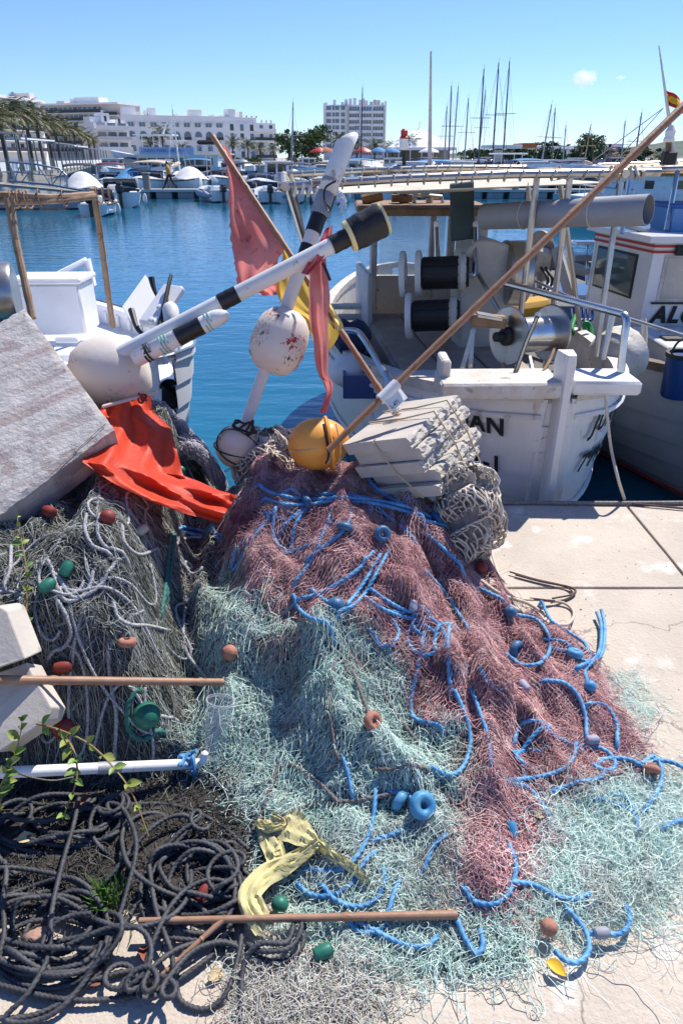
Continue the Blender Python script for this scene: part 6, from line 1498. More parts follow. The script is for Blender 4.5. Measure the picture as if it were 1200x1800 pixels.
net_part('loose_mesh', [(sheet(mw, a_, .018, 60 + i_, 1.2, .004 + .005 * i_, box=(-1.45, -.4, 1.3, 2.9)), .0009, 60 + i_) for i_, a_ in enumerate((-1.4, -1.0, 1.2))] + [(strands(mw, 1600, 26, .009, 45, 1.0, .0, .02, 39, box=(-1.5, -.4, 1.25, 2.9), per=.96), -.001, 39), (strands(mw, 600, 26, .013, 14, .5, .0, .03, 9, box=(-1.5, -.4, 1.25, 2.9), wave=.25), .0012, 9), (strands(mw, 700, 18, .009, 70, 2, .0, .03, 10, box=(-1.5, -.4, 1.25, 2.9)), .001, 10)], TW_W, NETS[2])
# stray wisps lying on the concrete right of the heap
wisp = plan([(1045, 1180), (1110, 1170), (1160, 1260), (1100, 1290)])
net_part('wisps', [(strands(lambda x, y: in_poly(x, y, wisp), 260, 16, .008, 60, 2, 0, .006, 12, amp=.002), .0006, 12)], TW_G, gb)
net_part('wisps', [(strands(lambda x, y: in_poly(x, y, plan([(430, 1700), (640, 1690), (640, 1800), (420, 1830)])), 700, 22, .008, 50, 2, 0, .035, 13), .0009, 13)], mat('pale_twine', (.45, .43, .38), .6, col2=(.66, .62, .56), tint='tint'), gb)

# purple-grey net hanging over the back at the left
A_ = [at_t(255, 712, 2.85), at_t(290, 742, 2.85), at_t(318, 775, 2.85), at_t(318, 800, 2.75)]; B_ = [at_t(330, 790, 2.95), at_t(365, 830, 2.95), at_t(398, 862, 2.9), at_t(385, 850, 2.75)]
g = np.random.default_rng(21); n, K = 700, 22; u = g.uniform(0, 1, n)
Pa = np.array([tuple(v) for v in A_]); Pb = np.array([tuple(v) for v in B_]); ia = u * 3
def lerp_pts(P, f): i = np.clip(f.astype(int), 0, 2); w_ = (f - i)[:, None]; return P[i] * (1 - w_) + P[i + 1] * w_
pa_, pb_ = lerp_pts(Pa, ia), lerp_pts(Pb, ia); tt = np.linspace(0, 1, K)[None, :, None]; P = pa_[:, None] * (1 - tt) + pb_[:, None] * tt
P[..., 2] += .06 * np.sin(math.pi * tt[..., 0]) + .02 * np.sin(g.uniform(0, 6.28, (n, 1)) + np.arange(K) * .5) + g.uniform(-.02, .03, (n, 1)); P[..., 0] += .012 * np.sin(g.uniform(0, 6.28, (n, 1)) + np.arange(K) * .45 * g.uniform(.6, 1.4, (n, 1)))
pn = thing('fishing_net', 'mauve grey net hanging over the quay edge behind the orange flag', 'fishing net', tuple(Pa.mean(0)), 'heaped fishing nets')
net_part('loose_mesh', [(P, .0016, 22)], mat('mauve_twine', (.28, .24, .32), .8, col2=(.6, .57, .58), tint='tint'), pn)
b = MB(); b.grid([[Vector(Pa[k]).lerp(Vector(Pb[k]), q) + V(0, .03, .045 * math.sin(math.pi * q) - .03) for q in np.linspace(0, 1, 9)] for k in range(4)]); b.build('net_mass', mat('mauve_net_mass', (.16, .14, .18), .9, col2=(.28, .25, .29), nscale=60, bump=1, bscale=120), pn)

# --- thick knotted beige nets (diamond mesh really tied around a bundle)
BTW = mat('beige_cord', (.56, .47, .37), .85, col2=(.70, .63, .53), tint='tint', bump=.3, bscale=300)
def bag(label, c, rx, ry, rz, ncol, nrow, r, seed, inner, squash=None):
    t = thing('knotted_net', label, 'fishing net', (c.x, c.y, c.z - rz), 'bundles of thick knotted net'); g = np.random.default_rng(seed); K = nrow * 4
    def shell(th, ph, k=1.0):
        rr = k * (1 + .10 * np.sin(3 * th + 2 * ph + seed) + .07 * np.sin(5 * th - 3 * ph)) ; return np.stack([c.x + rx * rr * np.sin(ph) * np.cos(th), c.y + ry * rr * np.sin(ph) * np.sin(th), c.z + rz * rr * np.cos(ph)], -1)
    k = np.arange(K); tri = np.abs(((k / 4.0 + .5) % 1.0) * 2 - 1); tri = ss(tri * 1.3 - .15)
    cols = np.arange(ncol)[:, None]; P = []
    for par in (0, 1):
        zig = (tri if par == 0 else -tri) * .98 * .5
        th = 2 * math.pi * (cols + zig[None, :]) / ncol + .08 * np.sin(k * .5)[None, :]; ph = .22 + (math.pi - .5) * (k / K)[None, :] + .03 * np.sin(cols * 2.3 + k * .3); P.append(shell(th + 0 * ph, ph + 0 * th, 1.0 + .02 * par))
    P = np.concatenate(P) + g.normal(0, .0015, (2 * ncol, K, 3)); P = P + .013 * np.stack([np.sin(P[..., 2] * 31 + P[..., 1] * 40 + i_ * 2) + .6 * np.sin(P[..., 0] * 63 - P[..., 2] * 50 + i_) for i_ in range(3)], -1)
    v, q, tn2 = tube_arrays(P, r, 6, g.uniform(0, 1, 2 * ncol)); o = finish('mesh_cords', np_mesh('mesh_cords', v, q, tn2), BTW, t); o['kind'] = 'stuff'
    vs_, fs = [], []; b = MB()
    th, ph = np.meshgrid(np.linspace(0, 2 * math.pi, 33), np.linspace(.05, 3.1, 18)); S = shell(th, ph, .93)
    b.grid([[tuple(S[i, j]) for j in range(33)] for i in range(18)]); b.build('bundle', inner, t)
    return t
INN = mat('bundle_core', (.20, .165, .14), .95, col2=(.34, .29, .25), nscale=40, bump=1, bscale=70)  # toned darker than the cords to imitate occlusion inside the bundle
bag('thick beige knotted net bundle between the pile and the stern of JUAN', at_t(826, 905, 2.52) + V(0, .02, -.02), .125, .14, .19, 28, 15, .0040, 3, INN)
bag('thick beige knotted net bundle behind the small and orange buoys', at_t(478, 812, 2.78), .16, .13, .12, 28, 11, .0040, 5, INN)
# cords trailing from the right bundle
for i, (pts, r, m, lb) in enumerate((([(815, 975), (835, 1010), (880, 1045), (925, 1060), (960, 1085), (935, 1095)], .007, 'b', 'thick beige cord trailing from the right knotted bundle'), ([(860, 960), (880, 1020), (905, 1050), (950, 1055), (990, 1060), (1008, 1078), (995, 1098), (960, 1095)], .006, 'b', 'pale cord loop lying on the quay right of the knotted bundle'),
        ([(905, 1010), (950, 1022), (1000, 1032), (1010, 1042), (985, 1056), (930, 1052)], .005, 'd', 'dark thin cord loop on the quay right of the knotted bundle'), ([(895, 1005), (940, 1018), (990, 1030), (1005, 1044), (970, 1052)], .004, 'd', 'second dark cord loop nested inside the first on the quay'), ([(820, 990), (850, 1030), (890, 1062), (915, 1075)], .008, 'b', 'short beige cord at the foot of the knotted bundle'))):
    P = crom([surf(x, y, .012) for x, y in pts], .01)
    tag(finish('cord', rope_mesh('cord', P, r), BTW if m == 'b' else mat('dark_brown_cord', (.07, .045, .04), .9, col2=(.14, .08, .07), nscale=60)), lb, 'cord', 'cords beside the knotted bundle')

# ================================================================== ROPES
BLUE = mat('blue_polypropylene', (.035, .19, .42), .55, col2=(.17, .42, .64), nscale=18, lo=.35, hi=.7, bump=.4, bscale=500, bdist=.002)
def on_heap(pts, lift, step=.012, sag=.5):
    P = crom([surf(x, y, lift) for x, y in pts], step); fl = np.maximum(H(P[:, 0], P[:, 1]), 0) + lift * sag; P[:, 2] = np.maximum(P[:, 2], fl)
    k = np.arange(len(P)); e = np.minimum(k, k[::-1]) * step; return P
def bury(P, n=9, d=.055):
    """carry both rope ends on and down into the net"""
    out = P
    for e in (0, 1):
        Q = out if e else out[::-1]; t = Q[-1] - Q[max(-6, -len(Q))]; t[2] = 0; t = t / (np.linalg.norm(t) + 1e-9); f = np.arange(1, n + 1)[:, None] / n; E = Q[-1] + t * d * f; hh = np.maximum(H(E[:, 0], E[:, 1]), 0)
        if hh[0] > .02: E[:, 2] = (hh + (Q[-1, 2] - hh[0]) * (1 - f[:, 0]) - .03 * ss(f[:, 0])); Q = np.vstack([Q, E])
        out = Q if e else Q[::-1]
    return out
def line(name, label, cat, paths, r, m, lift, group=None, pitch=7.0):
    pp = [on_heap(p, lift) for p in paths]; pp = [bury(p) for p in pp if np.linalg.norm(np.diff(p, axis=0), axis=1).sum() > .07]; t = thing(name, label, cat, tuple(pp[0].mean(0)), group)
    for P in pp: finish('rope_stretch', rope_mesh('rope_stretch', P, r, pitch=pitch * 1.2, depth=.42, n=12), m, t)
    return t
BR_ = .0066
def meander(poly, n, length, seed, l0, l1, curl=9, step=.012, heading=None):
    """long rope paths wandering over the heap, dipping in and out of the net"""
    rr = np.random.default_rng(seed); out = []; P = np.array(poly); lo_, hi_ = P.min(0), P.max(0)
    while len(out) < n:
        x, y = rr.uniform(lo_[0], hi_[0]), rr.uniform(lo_[1], hi_[1])
        if not in_poly(np.array([x]), np.array([y]), poly)[0]: continue
        th = rr.uniform(0, 6.28) if heading is None else heading + rr.normal(0, .5); c = rr.normal(0, curl); ph = rr.uniform(0, 6.28); Q = []
        for k in range(int(length * rr.uniform(.6, 1.3) / step)):
            Q.append((x, y, max(float(H(x, y)), 0) + l0 + (l1 - l0) * (.5 + .5 * math.sin(ph + k * .11)))); c = c * .96 + rr.normal(0, curl) * .28; th += c * step
            x2, y2 = x + math.cos(th) * step, y + math.sin(th) * step
            if not in_poly(np.array([x2]), np.array([y2]), poly)[0]: th += .5; c = abs(c) + 4
            x, y = x + math.cos(th) * step, y + math.sin(th) * step
        Q = np.array(Q)
        for _ in range(3): Q[1:-1] = .25 * Q[:-2] + .5 * Q[1:-1] + .25 * Q[2:]
        out.append(Q)
    return out
def add_ropes(t, paths, r, m, pitch=7.0):
    for P in paths: finish('rope_stretch', rope_mesh('rope_stretch', P, r, pitch=pitch * 1.2, depth=.42, n=12), m, t)
line('blue_rope', 'blue float line winding across the top of the pink net', 'rope', [
    [(455, 852), (468, 862), (500, 872), (545, 878), (600, 874), (660, 880), (720, 892), (760, 912), (788, 925)], [(466, 876), (500, 886), (545, 886), (590, 880), (650, 884), (715, 899), (750, 915), (782, 924)], [(560, 868), (610, 870), (680, 885), (740, 905)],
    [(644, 834), (655, 852), (680, 872), (705, 884), (732, 880)], [(484, 893), (479, 930), (486, 955), (500, 966)], [(545, 884), (530, 905), (518, 925), (512, 960)], [(530, 895), (500, 922)], [(586, 890), (572, 925), (560, 958), (545, 990), (522, 1018)], [(620, 893), (606, 930), (570, 960), (545, 978)],
    [(655, 970), (630, 1000), (590, 1028), (555, 1045), (528, 1052)], [(682, 970), (660, 1010), (640, 1045), (618, 1066), (600, 1072)], [(668, 975), (648, 1010), (625, 1045), (612, 1060)], [(516, 1046), (524, 1068), (545, 1086), (572, 1092)], [(548, 1036), (566, 1052), (590, 1066)],
    [(652, 1036), (680, 1056), (705, 1070), (724, 1076)], [(640, 1048), (668, 1068), (700, 1082), (722, 1086)], [(726, 1080), (726, 1102), (742, 1118)], [(690, 1090), (700, 1112), (690, 1132), (668, 1134), (655, 1112)]], BR_, BLUE, .034, 'blue float lines')
add_ropes(bpy.data.objects['blue_rope'], meander(PINKP, 14, .75, 5, -.006, .026, 10, heading=-1.0), BR_, BLUE)
line('blue_rope', 'blue float line running down the right flank of the pink net', 'rope', [
    [(698, 920), (725, 945)], [(752, 940), (780, 965), (806, 990)], [(748, 1005), (780, 1040), (808, 1082), (820, 1100)], [(744, 1112), (738, 1150), (730, 1190), (722, 1235), (728, 1262), (768, 1274)], [(790, 1098), (786, 1140), (790, 1195)], [(800, 1215), (820, 1265), (826, 1310), (812, 1350), (788, 1362), (762, 1350)],
    [(828, 1212), (842, 1250), (856, 1290), (862, 1332)], [(905, 1080), (940, 1088), (960, 1110), (966, 1140), (950, 1165), (915, 1168), (890, 1150)], [(952, 1058), (968, 1090), (1000, 1112), (1028, 1132), (1036, 1160), (1016, 1172)], [(960, 1124), (990, 1128), (1006, 1142)], [(1048, 1076), (1056, 1100), (1054, 1140), (1042, 1162), (1028, 1178), (1032, 1200)], [(1056, 1072), (1062, 1102), (1058, 1146), (1036, 1168), (1014, 1172)],
    [(958, 1196), (990, 1200), (1014, 1222), (1028, 1258), (1030, 1290)], [(1034, 1236), (1062, 1240), (1082, 1268), (1084, 1304)], [(904, 1300), (912, 1276), (936, 1266), (962, 1278)], [(918, 1340), (906, 1328), (922, 1320), (944, 1320)], [(888, 1372), (930, 1368), (980, 1356), (1006, 1334), (1012, 1308)], [(892, 1374), (928, 1386), (950, 1410), (962, 1432)],
    [(972, 1390), (1010, 1376), (1048, 1370), (1062, 1356), (1050, 1346), (1064, 1334), (1100, 1334), (1132, 1348)], [(818, 1562), (832, 1584), (868, 1588), (896, 1566), (906, 1520), (894, 1484)], [(880, 1052), (842, 1034)], [(925, 1490), (952, 1478)]], BR_, BLUE, .026, 'blue float lines')
line('blue_rope', 'blue float line straying over the loose green net and concrete at the lower right', 'rope', [
    [(1128, 1342), (1148, 1330), (1162, 1352), (1158, 1384), (1140, 1412), (1128, 1432)], [(1150, 1336), (1180, 1340), (1215, 1356)], [(1160, 1458), (1190, 1444), (1220, 1436)], [(1078, 1396), (1100, 1402), (1116, 1430), (1122, 1462)], [(1050, 1404), (1080, 1412), (1108, 1425)], [(904, 1550), (940, 1556), (975, 1574), (1010, 1580), (1038, 1570)],
    [(1034, 1640), (1060, 1642), (1092, 1640), (1106, 1618), (1100, 1590)], [(972, 1668), (990, 1686), (1014, 1692), (1034, 1672), (1030, 1640), (1008, 1610), (990, 1592)], [(804, 1618), (818, 1652), (838, 1676), (848, 1660), (842, 1630)], [(994, 1636), (1020, 1640)]], BR_, BLUE, .026, 'blue float lines')
line('blue_rope', 'blue rope woven through the green net around the yellow cloth', 'rope', [
    [(604, 1335), (612, 1362), (618, 1390)], [(660, 1388), (655, 1440), (640, 1485), (610, 1522), (575, 1530), (540, 1526)], [(588, 1440), (575, 1462)], [(660, 1476), (680, 1470), (705, 1460)], [(520, 1552), (545, 1572), (580, 1574), (615, 1555), (640, 1515), (655, 1500)], [(566, 1556), (590, 1582), (625, 1594), (660, 1582), (676, 1548), (674, 1530)], [(612, 1618), (630, 1636), (655, 1638), (676, 1620), (690, 1575), (700, 1550)],
    [(632, 1620), (670, 1642), (715, 1662), (750, 1662), (770, 1644)], [(690, 1398), (684, 1412), (690, 1428)], [(690, 1392), (715, 1396), (730, 1420)], [(780, 1470), (760, 1490), (748, 1520)], [(786, 1462), (800, 1458), (806, 1466)], [(320, 926), (350, 932), (388, 940)], [(325, 935), (355, 942), (385, 946)]], BR_ * .95, BLUE, .024, 'blue float lines')
# braided pale ropes in the grey net
PALE = mat('pale_braid', (.48, .47, .46), .8, col2=(.22, .23, .26), nscale=160, lo=.45, hi=.6, bump=.5, bscale=300)
line('pale_rope', 'pale braided ropes looping out of the shaded grey net', 'rope', [
    [(152, 905), (150, 930), (162, 958), (185, 968)], [(175, 905), (172, 935), (185, 960), (210, 968)], [(85, 985), (95, 1010), (100, 1030)], [(105, 1035), (115, 1055), (140, 1052), (158, 1030), (164, 1005)], [(100, 1010), (130, 1050), (175, 1030), (205, 985)], [(98, 1050), (118, 1085), (125, 1115), (112, 1138), (98, 1142)], [(200, 1060), (208, 1085), (230, 1098), (260, 1100), (295, 1108)], [(325, 1070), (322, 1110), (330, 1150), (358, 1185)],
    [(255, 1210), (256, 1240), (272, 1258), (300, 1262)], [(215, 925), (220, 955), (245, 975), (275, 965)], [(308, 960), (330, 945), (355, 945)], [(190, 1145), (195, 1200), (204, 1250), (204, 1300)], [(20, 960), (18, 1000), (5, 1035)]], .0058, PALE, .02, pitch=4.5)
add_ropes(bpy.data.objects['pale_rope'], meander([(-1.25, 1.45), (-.5, 1.45), (-.5, 2.1), (-1.25, 2.2)], 26, .55, 8, -.006, .022, 12, heading=-1.4), .0046, PALE, 4.5)
line('teal_rope', 'dark teal rope hanging through the shaded grey net', 'rope', [[(300, 940), (296, 980), (290, 1040), (284, 1075)], [(306, 942), (302, 985), (294, 1040)], [(238, 1215), (224, 1250), (228, 1285), (250, 1300), (278, 1285)]], .009, mat('teal_rope', (.03, .13, .11), .7), .024)
line('dark_braid', 'thin dark braided line running through the green net', 'rope', [[(490, 1345), (470, 1400), (450, 1450), (430, 1480)], [(515, 1345), (555, 1370), (580, 1395), (592, 1410)], [(505, 1430), (545, 1415), (590, 1410), (640, 1405), (690, 1395)], [(590, 1160), (580, 1230), (590, 1320), (605, 1345)], [(620, 1180), (650, 1260)], [(700, 1130), (720, 1170), (735, 1210)], [(640, 1170), (700, 1260), (730, 1300)], [(590, 1345), (680, 1352), (745, 1350)]], .006, mat('grey_brown_braid', (.10, .09, .085), .85, col2=(.2, .18, .17), nscale=150), .022)
# black twisted ropes at the lower left: two coils and stray turns
BLACK = mat('black_hawser', (.03, .031, .036), .6, col2=(.075, .077, .085), nscale=25, bump=.4, bscale=450, bdist=.002)
def coil(cx, cy, rx, ry, turns, seed, tail, head=None):
    rr = random.Random(seed); pts = []; n = 11
    for k in range(turns):
        ax, ay = rx * rr.uniform(.55, 1.08), ry * rr.uniform(.55, 1.08); ox, oy = rr.uniform(-.28, .28) * rx, rr.uniform(-.25, .25) * ry; rot = rr.uniform(-.5, .5)
        for i in range(n):
            a = 2 * math.pi * i / n; x, y = ax * math.cos(a), ay * math.sin(a); pts.append((cx + ox * (1 if True else 0) + x * math.cos(rot) - y * math.sin(rot), cy + oy + x * math.sin(rot) * .6 + y * math.cos(rot)))
    # smooth the hops between turns
    arr = np.array(pts); arr2 = arr.copy()
    for _ in range(2): arr2[1:-1] = .25 * arr2[:-2] + .5 * arr2[1:-1] + .25 * arr2[2:]
    pts = (head or []) + [tuple(q) for q in arr2] + tail; P = []
    for i, (x, y) in enumerate(pts):
        p = surf(x, y, .008); p.z += .006 + .055 * (.5 + .5 * math.sin(i * .71 + seed)) * rr.uniform(.3, 1.0) * (1 if i < len(pts) - len(tail) else .15); P.append(p)
    return crom(P, .008)
def hawser(label, P):
    return tag(finish('black_rope', rope_mesh('black_rope', P, .0062, pitch=6.0, n=12, depth=.36), BLACK), label, 'rope', 'black twisted ropes')
hawser('black twisted rope coiled in wide turns at the bottom left corner', coil(95, 1645, 140, 92, 9, 2, [(210, 1600), (190, 1690), (140, 1745), (60, 1788), (-30, 1795)], [(-40, 1700)]))
hawser('black twisted rope coiled right of the corner coil, near the thin stick', coil(345, 1560, 95, 92, 8, 5, [(430, 1600), (400, 1655), (330, 1715), (250, 1752), (120, 1762), (-30, 1728)]))
hawser('black twisted rope sprawling in shade beneath the white pipe', coil(120, 1455, 170, 55, 7, 9, [(300, 1420), (380, 1450), (440, 1500)]))
hawser('black twisted rope dropping in loops over the two coils', crom([surf(x, y, l) for x, y, l in ((140, 1400, .06), (130, 1450, .07), (110, 1520, .07), (92, 1600, .07), (85, 1680, .05), (50, 1745, .04), (10, 1790, .02), (60, 1795, .01), (120, 1760, .02), (190, 1660, .04), (225, 1560, .06), (240, 1480, .07), (215, 1420, .06), (180, 1410, .05))], .008))
hawser('black twisted rope tail looping on bare concrete beside the yellow cloth', crom([surf(x, y, l) for x, y, l in ((385, 1480, .05), (420, 1540, .05), (425, 1640, .03), (405, 1730, .02), (370, 1772, .012), (325, 1765, .012), (310, 1735, .02), (300, 1670, .04), (275, 1600, .05), (262, 1520, .05))], .008))
hawser('black twisted rope hanging in a bundle below the yellow cloth', crom([surf(x, y, l) for x, y, l in ((535, 1625, .03), (530, 1665, .03), (500, 1690, .03), (460, 1685, .03), (435, 1660, .03), (460, 1672, .05), (510, 1665, .05), (530, 1630, .05), (520, 1610, .04), (505, 1655, .06), (455, 1660, .06), (428, 1700, .03), (424, 1800, .01), (426, 1850, .01))], .008))

_bz = plan([(-60, 1420), (250, 1420), (420, 1500), (430, 1700), (300, 1760), (-60, 1760)])
for i, (P, lb) in enumerate(zip(meander(_bz, 6, 2.2, 14, .008, .06, 11), ('black twisted rope wandering across the corner coil', 'black twisted rope crossing between the two coils', 'black twisted rope strewn below the trailing weed', 'black twisted rope in loose bends near the grass tuft', 'black twisted rope lying across the middle coil', 'black twisted rope bent around the thin slanting cane'))):
    hawser(lb, P)

# dark mat added under the black ropes, standing in for shadow and debris
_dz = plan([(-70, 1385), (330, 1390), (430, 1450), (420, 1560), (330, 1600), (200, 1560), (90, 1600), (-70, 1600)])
sc_ = thing('shade_debris_mat', 'dark mat added beneath the black ropes in place of shadow and debris', 'fishing net', (-.5, 1.25, 0)); in_d = lambda x, y: in_poly(x, y, _dz)
net_part('loose_mesh', [(strands(in_d, 2600, 22, .008, 50, 2, .0, .03, 71, box=(-1.2, -.1, .9, 1.5), per=.96), -.0012, 71), (sheet(in_d, .4, .016, 72, 1.3, .006, box=(-1.2, -.1, .9, 1.5)), -.0012, 72)], mat('shade_twine', (.025, .024, .023), .85, col2=(.085, .078, .07), tint='tint'), sc_)
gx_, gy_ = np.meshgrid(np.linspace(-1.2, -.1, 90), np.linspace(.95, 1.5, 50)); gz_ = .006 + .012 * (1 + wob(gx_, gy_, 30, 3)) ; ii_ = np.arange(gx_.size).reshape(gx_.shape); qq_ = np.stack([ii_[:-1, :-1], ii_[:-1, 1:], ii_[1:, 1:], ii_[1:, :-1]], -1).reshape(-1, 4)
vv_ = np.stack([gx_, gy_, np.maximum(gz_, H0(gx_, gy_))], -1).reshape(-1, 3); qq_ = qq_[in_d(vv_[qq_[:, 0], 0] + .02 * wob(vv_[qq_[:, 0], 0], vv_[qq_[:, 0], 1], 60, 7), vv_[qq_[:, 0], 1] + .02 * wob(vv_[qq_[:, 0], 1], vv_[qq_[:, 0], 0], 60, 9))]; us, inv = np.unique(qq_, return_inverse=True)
finish('net_mass', np_mesh('net_mass', vv_[us], inv.reshape(-1, 4)), mat('shade_debris_mass', (.03, .028, .026), .95, col2=(.08, .068, .055), nscale=60, bump=1, bscale=140), sc_)
# ================================================================== FLOATS
FB = mat('float_blue', (.03, .11, .22), .45, col2=(.09, .20, .31), nscale=30, lo=.4, hi=.75, bump=.2, bscale=120)
FLB = mat('float_light_blue', (.035, .22, .43), .5, col2=(.12, .33, .50), nscale=40)
FT = mat('float_terracotta', (.34, .12, .075), .75, col2=(.42, .21, .15), nscale=60, bump=.3, bscale=120)
FR = mat('float_red', (.24, .03, .022), .6, col2=(.18, .035, .03), nscale=20); FGN = mat('float_green', (.012, .12, .08), .45, col2=(.03, .18, .12), nscale=20)
FLV = mat('float_lavender', (.33, .33, .42), .6, col2=(.25, .25, .33), nscale=30); FGY = mat('float_grey', (.30, .31, .35), .6, col2=(.24, .25, .28), nscale=30)
def float_(x, y, size, m, label, kind='ring', az=0.0, el=0.0, sink=.3):
    p = surf(x, y, .026); t = (p - V(0, 0, EYE)).length; r = size / 2 * t / FPX * .77
    ax = V(math.cos(el) * math.cos(az), math.cos(el) * math.sin(az), math.sin(el)); c = p + V(0, 0, r * (.55 - sink))
    b = MB(); n = 14
    if kind == 'ring':
        R_, q = r * .62, r * .40; b.lathe([(q * 1.15 * math.sin(a), R_ + q * math.cos(a)) for a in np.linspace(0, 2 * math.pi, n, endpoint=False)], c, ax, 24, closed=True)
    elif kind == 'barrel':
        L = r * 1.7; rr = r * .62; b.lathe([(-L * .5, rr * .25), (-L * .5, rr * .55), (-L * .42, rr * .85), (-L * .2, rr), (L * .2, rr), (L * .38, rr * .88), (L * .42, rr * .72), (L * .46, rr * .74), (L * .5, rr * .55), (L * .5, rr * .22)], c, ax, 20)
    else:
        b.lathe([(-r * math.cos(a), max(r * .97 * math.sin(a), r * .16)) for a in np.linspace(.15, math.pi - .15, 12)], c, ax, 22)
    o = b.build('net_float', m); return tag(o, label, 'float', 'floats on the nets')
for a in ((540, 887, 40, FB, 'blue ring float threaded on the top rope of the pink net', 'ring', .3, .2), (606, 930, 40, FB, 'blue ring float lying flat below the top rope, middle of three', 'ring', 1.2, .9), (672, 942, 40, FB, 'blue ring float facing out, right of the middle one', 'ring', -1.2, .5), (590, 1068, 42, FB, 'blue knobbly float at the lower middle of the pink net', 'ball', .2, 0),
          (768, 914, 40, FB, 'blue ring float at the right end of the top rope', 'ring', .2, .8), (720, 868, 30, FB, 'pale blue ring float under the foam blocks', 'ring', 1.2, 1.0), (572, 813, 26, FB, 'small round blue float in front of the orange buoy', 'ball', 0, 0), (908, 1146, 42, FB, 'dark blue ring float with rope through it on the right flank', 'ring', -.9, .3),
          (1009, 1151, 36, FLB, 'light blue ring float at the right edge of the pink net', 'ring', 1.0, 1.2), (1036, 1208, 26, FLB, 'small light blue round float beside the upright rope ends', 'ball', 0, 0), (896, 1078, 28, FB, 'small round blue float near the beige cords', 'ball', 0, 0), (1040, 1303, 32, FLV, 'greyish oval float near the right end of the pink net', 'barrel', .1, 0),
          (742, 1420, 58, FLB, 'large bright blue ring float at the end of the green net', 'ring', -1.1, .75), (702, 1410, 46, FLB, 'bright blue ring float wrapped in rope left of the large one', 'ring', 2.6, .3), (898, 1460, 36, FLB, 'oblong light blue float standing on the pink tongue', 'barrel', 1.5, .7), (726, 1068, 34, FLV, 'oblong lavender float on the rope at the centre of the pink net', 'barrel', 1.4, .5), (919, 1208, 34, FLV, 'oblong lavender float on the right flank of the pink net', 'barrel', 2.1, .2),
          (655, 1271, 44, FT, 'terracotta ring float on the sunlit green net', 'ring', -.7, .6), (404, 1150, 36, FT, 'terracotta float half buried left in the green net', 'ball', 0, 0), (224, 1132, 38, FT, 'orange ring float in the shaded grey net above the bamboo', 'ring', 1.4, 1.2), (112, 1176, 44, FR, 'dark red float just above the bamboo stick at the left', 'barrel', .2, 0), (88, 903, 40, FR, 'dark red oval float under the corner of the grey slab', 'barrel', -.7, .1),
          (1143, 1356, 34, FT, 'pale pink ring float at the right tip of the pink net', 'ring', 1.4, .5), (964, 1632, 32, FT, 'dull orange float in the thin green net at the bottom right', 'ball', 0, 0), (358, 1572, 40, FR, 'red float lying inside the middle black rope coil', 'barrel', 1.2, .4), (118, 1003, 40, FGN, 'bright green bottle float in the shaded grey net', 'barrel', 1.2, .6), (84, 1033, 42, FGN, 'darker green float left below the bright green one', 'barrel', .9, .2),
          (258, 1262, 60, FGN, 'large dark green float deep in shade under the bamboo', 'ball', 0, 0), (318, 828, 20, FGN, 'tiny green float at the right edge of the orange flag', 'ball', 0, 0), (568, 1676, 44, FGN, 'green float under the lower bamboo stick', 'barrel', .4, .1), (492, 1592, 34, FGN, 'dark green float behind the lower bamboo stick by the cloth', 'ball', 0, 0), (112, 1282, 46, FR, 'dark red float in deep shade below the bamboo stick', 'ball', 0, 0), (190, 912, 34, FR, 'small dark red float in the grey net under the orange flag', 'ball', 0, 0),
          (250, 935, 34, mat('float_bone', (.45, .38, .3), .6), 'bone coloured float shaded by the orange flag', 'barrel', .8, .2), (1056, 1642, 34, FGY, 'grey barrel float threaded on blue rope at the bottom right', 'barrel', .1, 0), (1138, 1404 - 60, 20, FGY, 'small grey float on the rope leaving at the right edge', 'barrel', .1, 0), (845, 1000, 30, FR, 'dark red float beneath the beige knotted bundle', 'ball', 0, 0)):
    float_(*a)

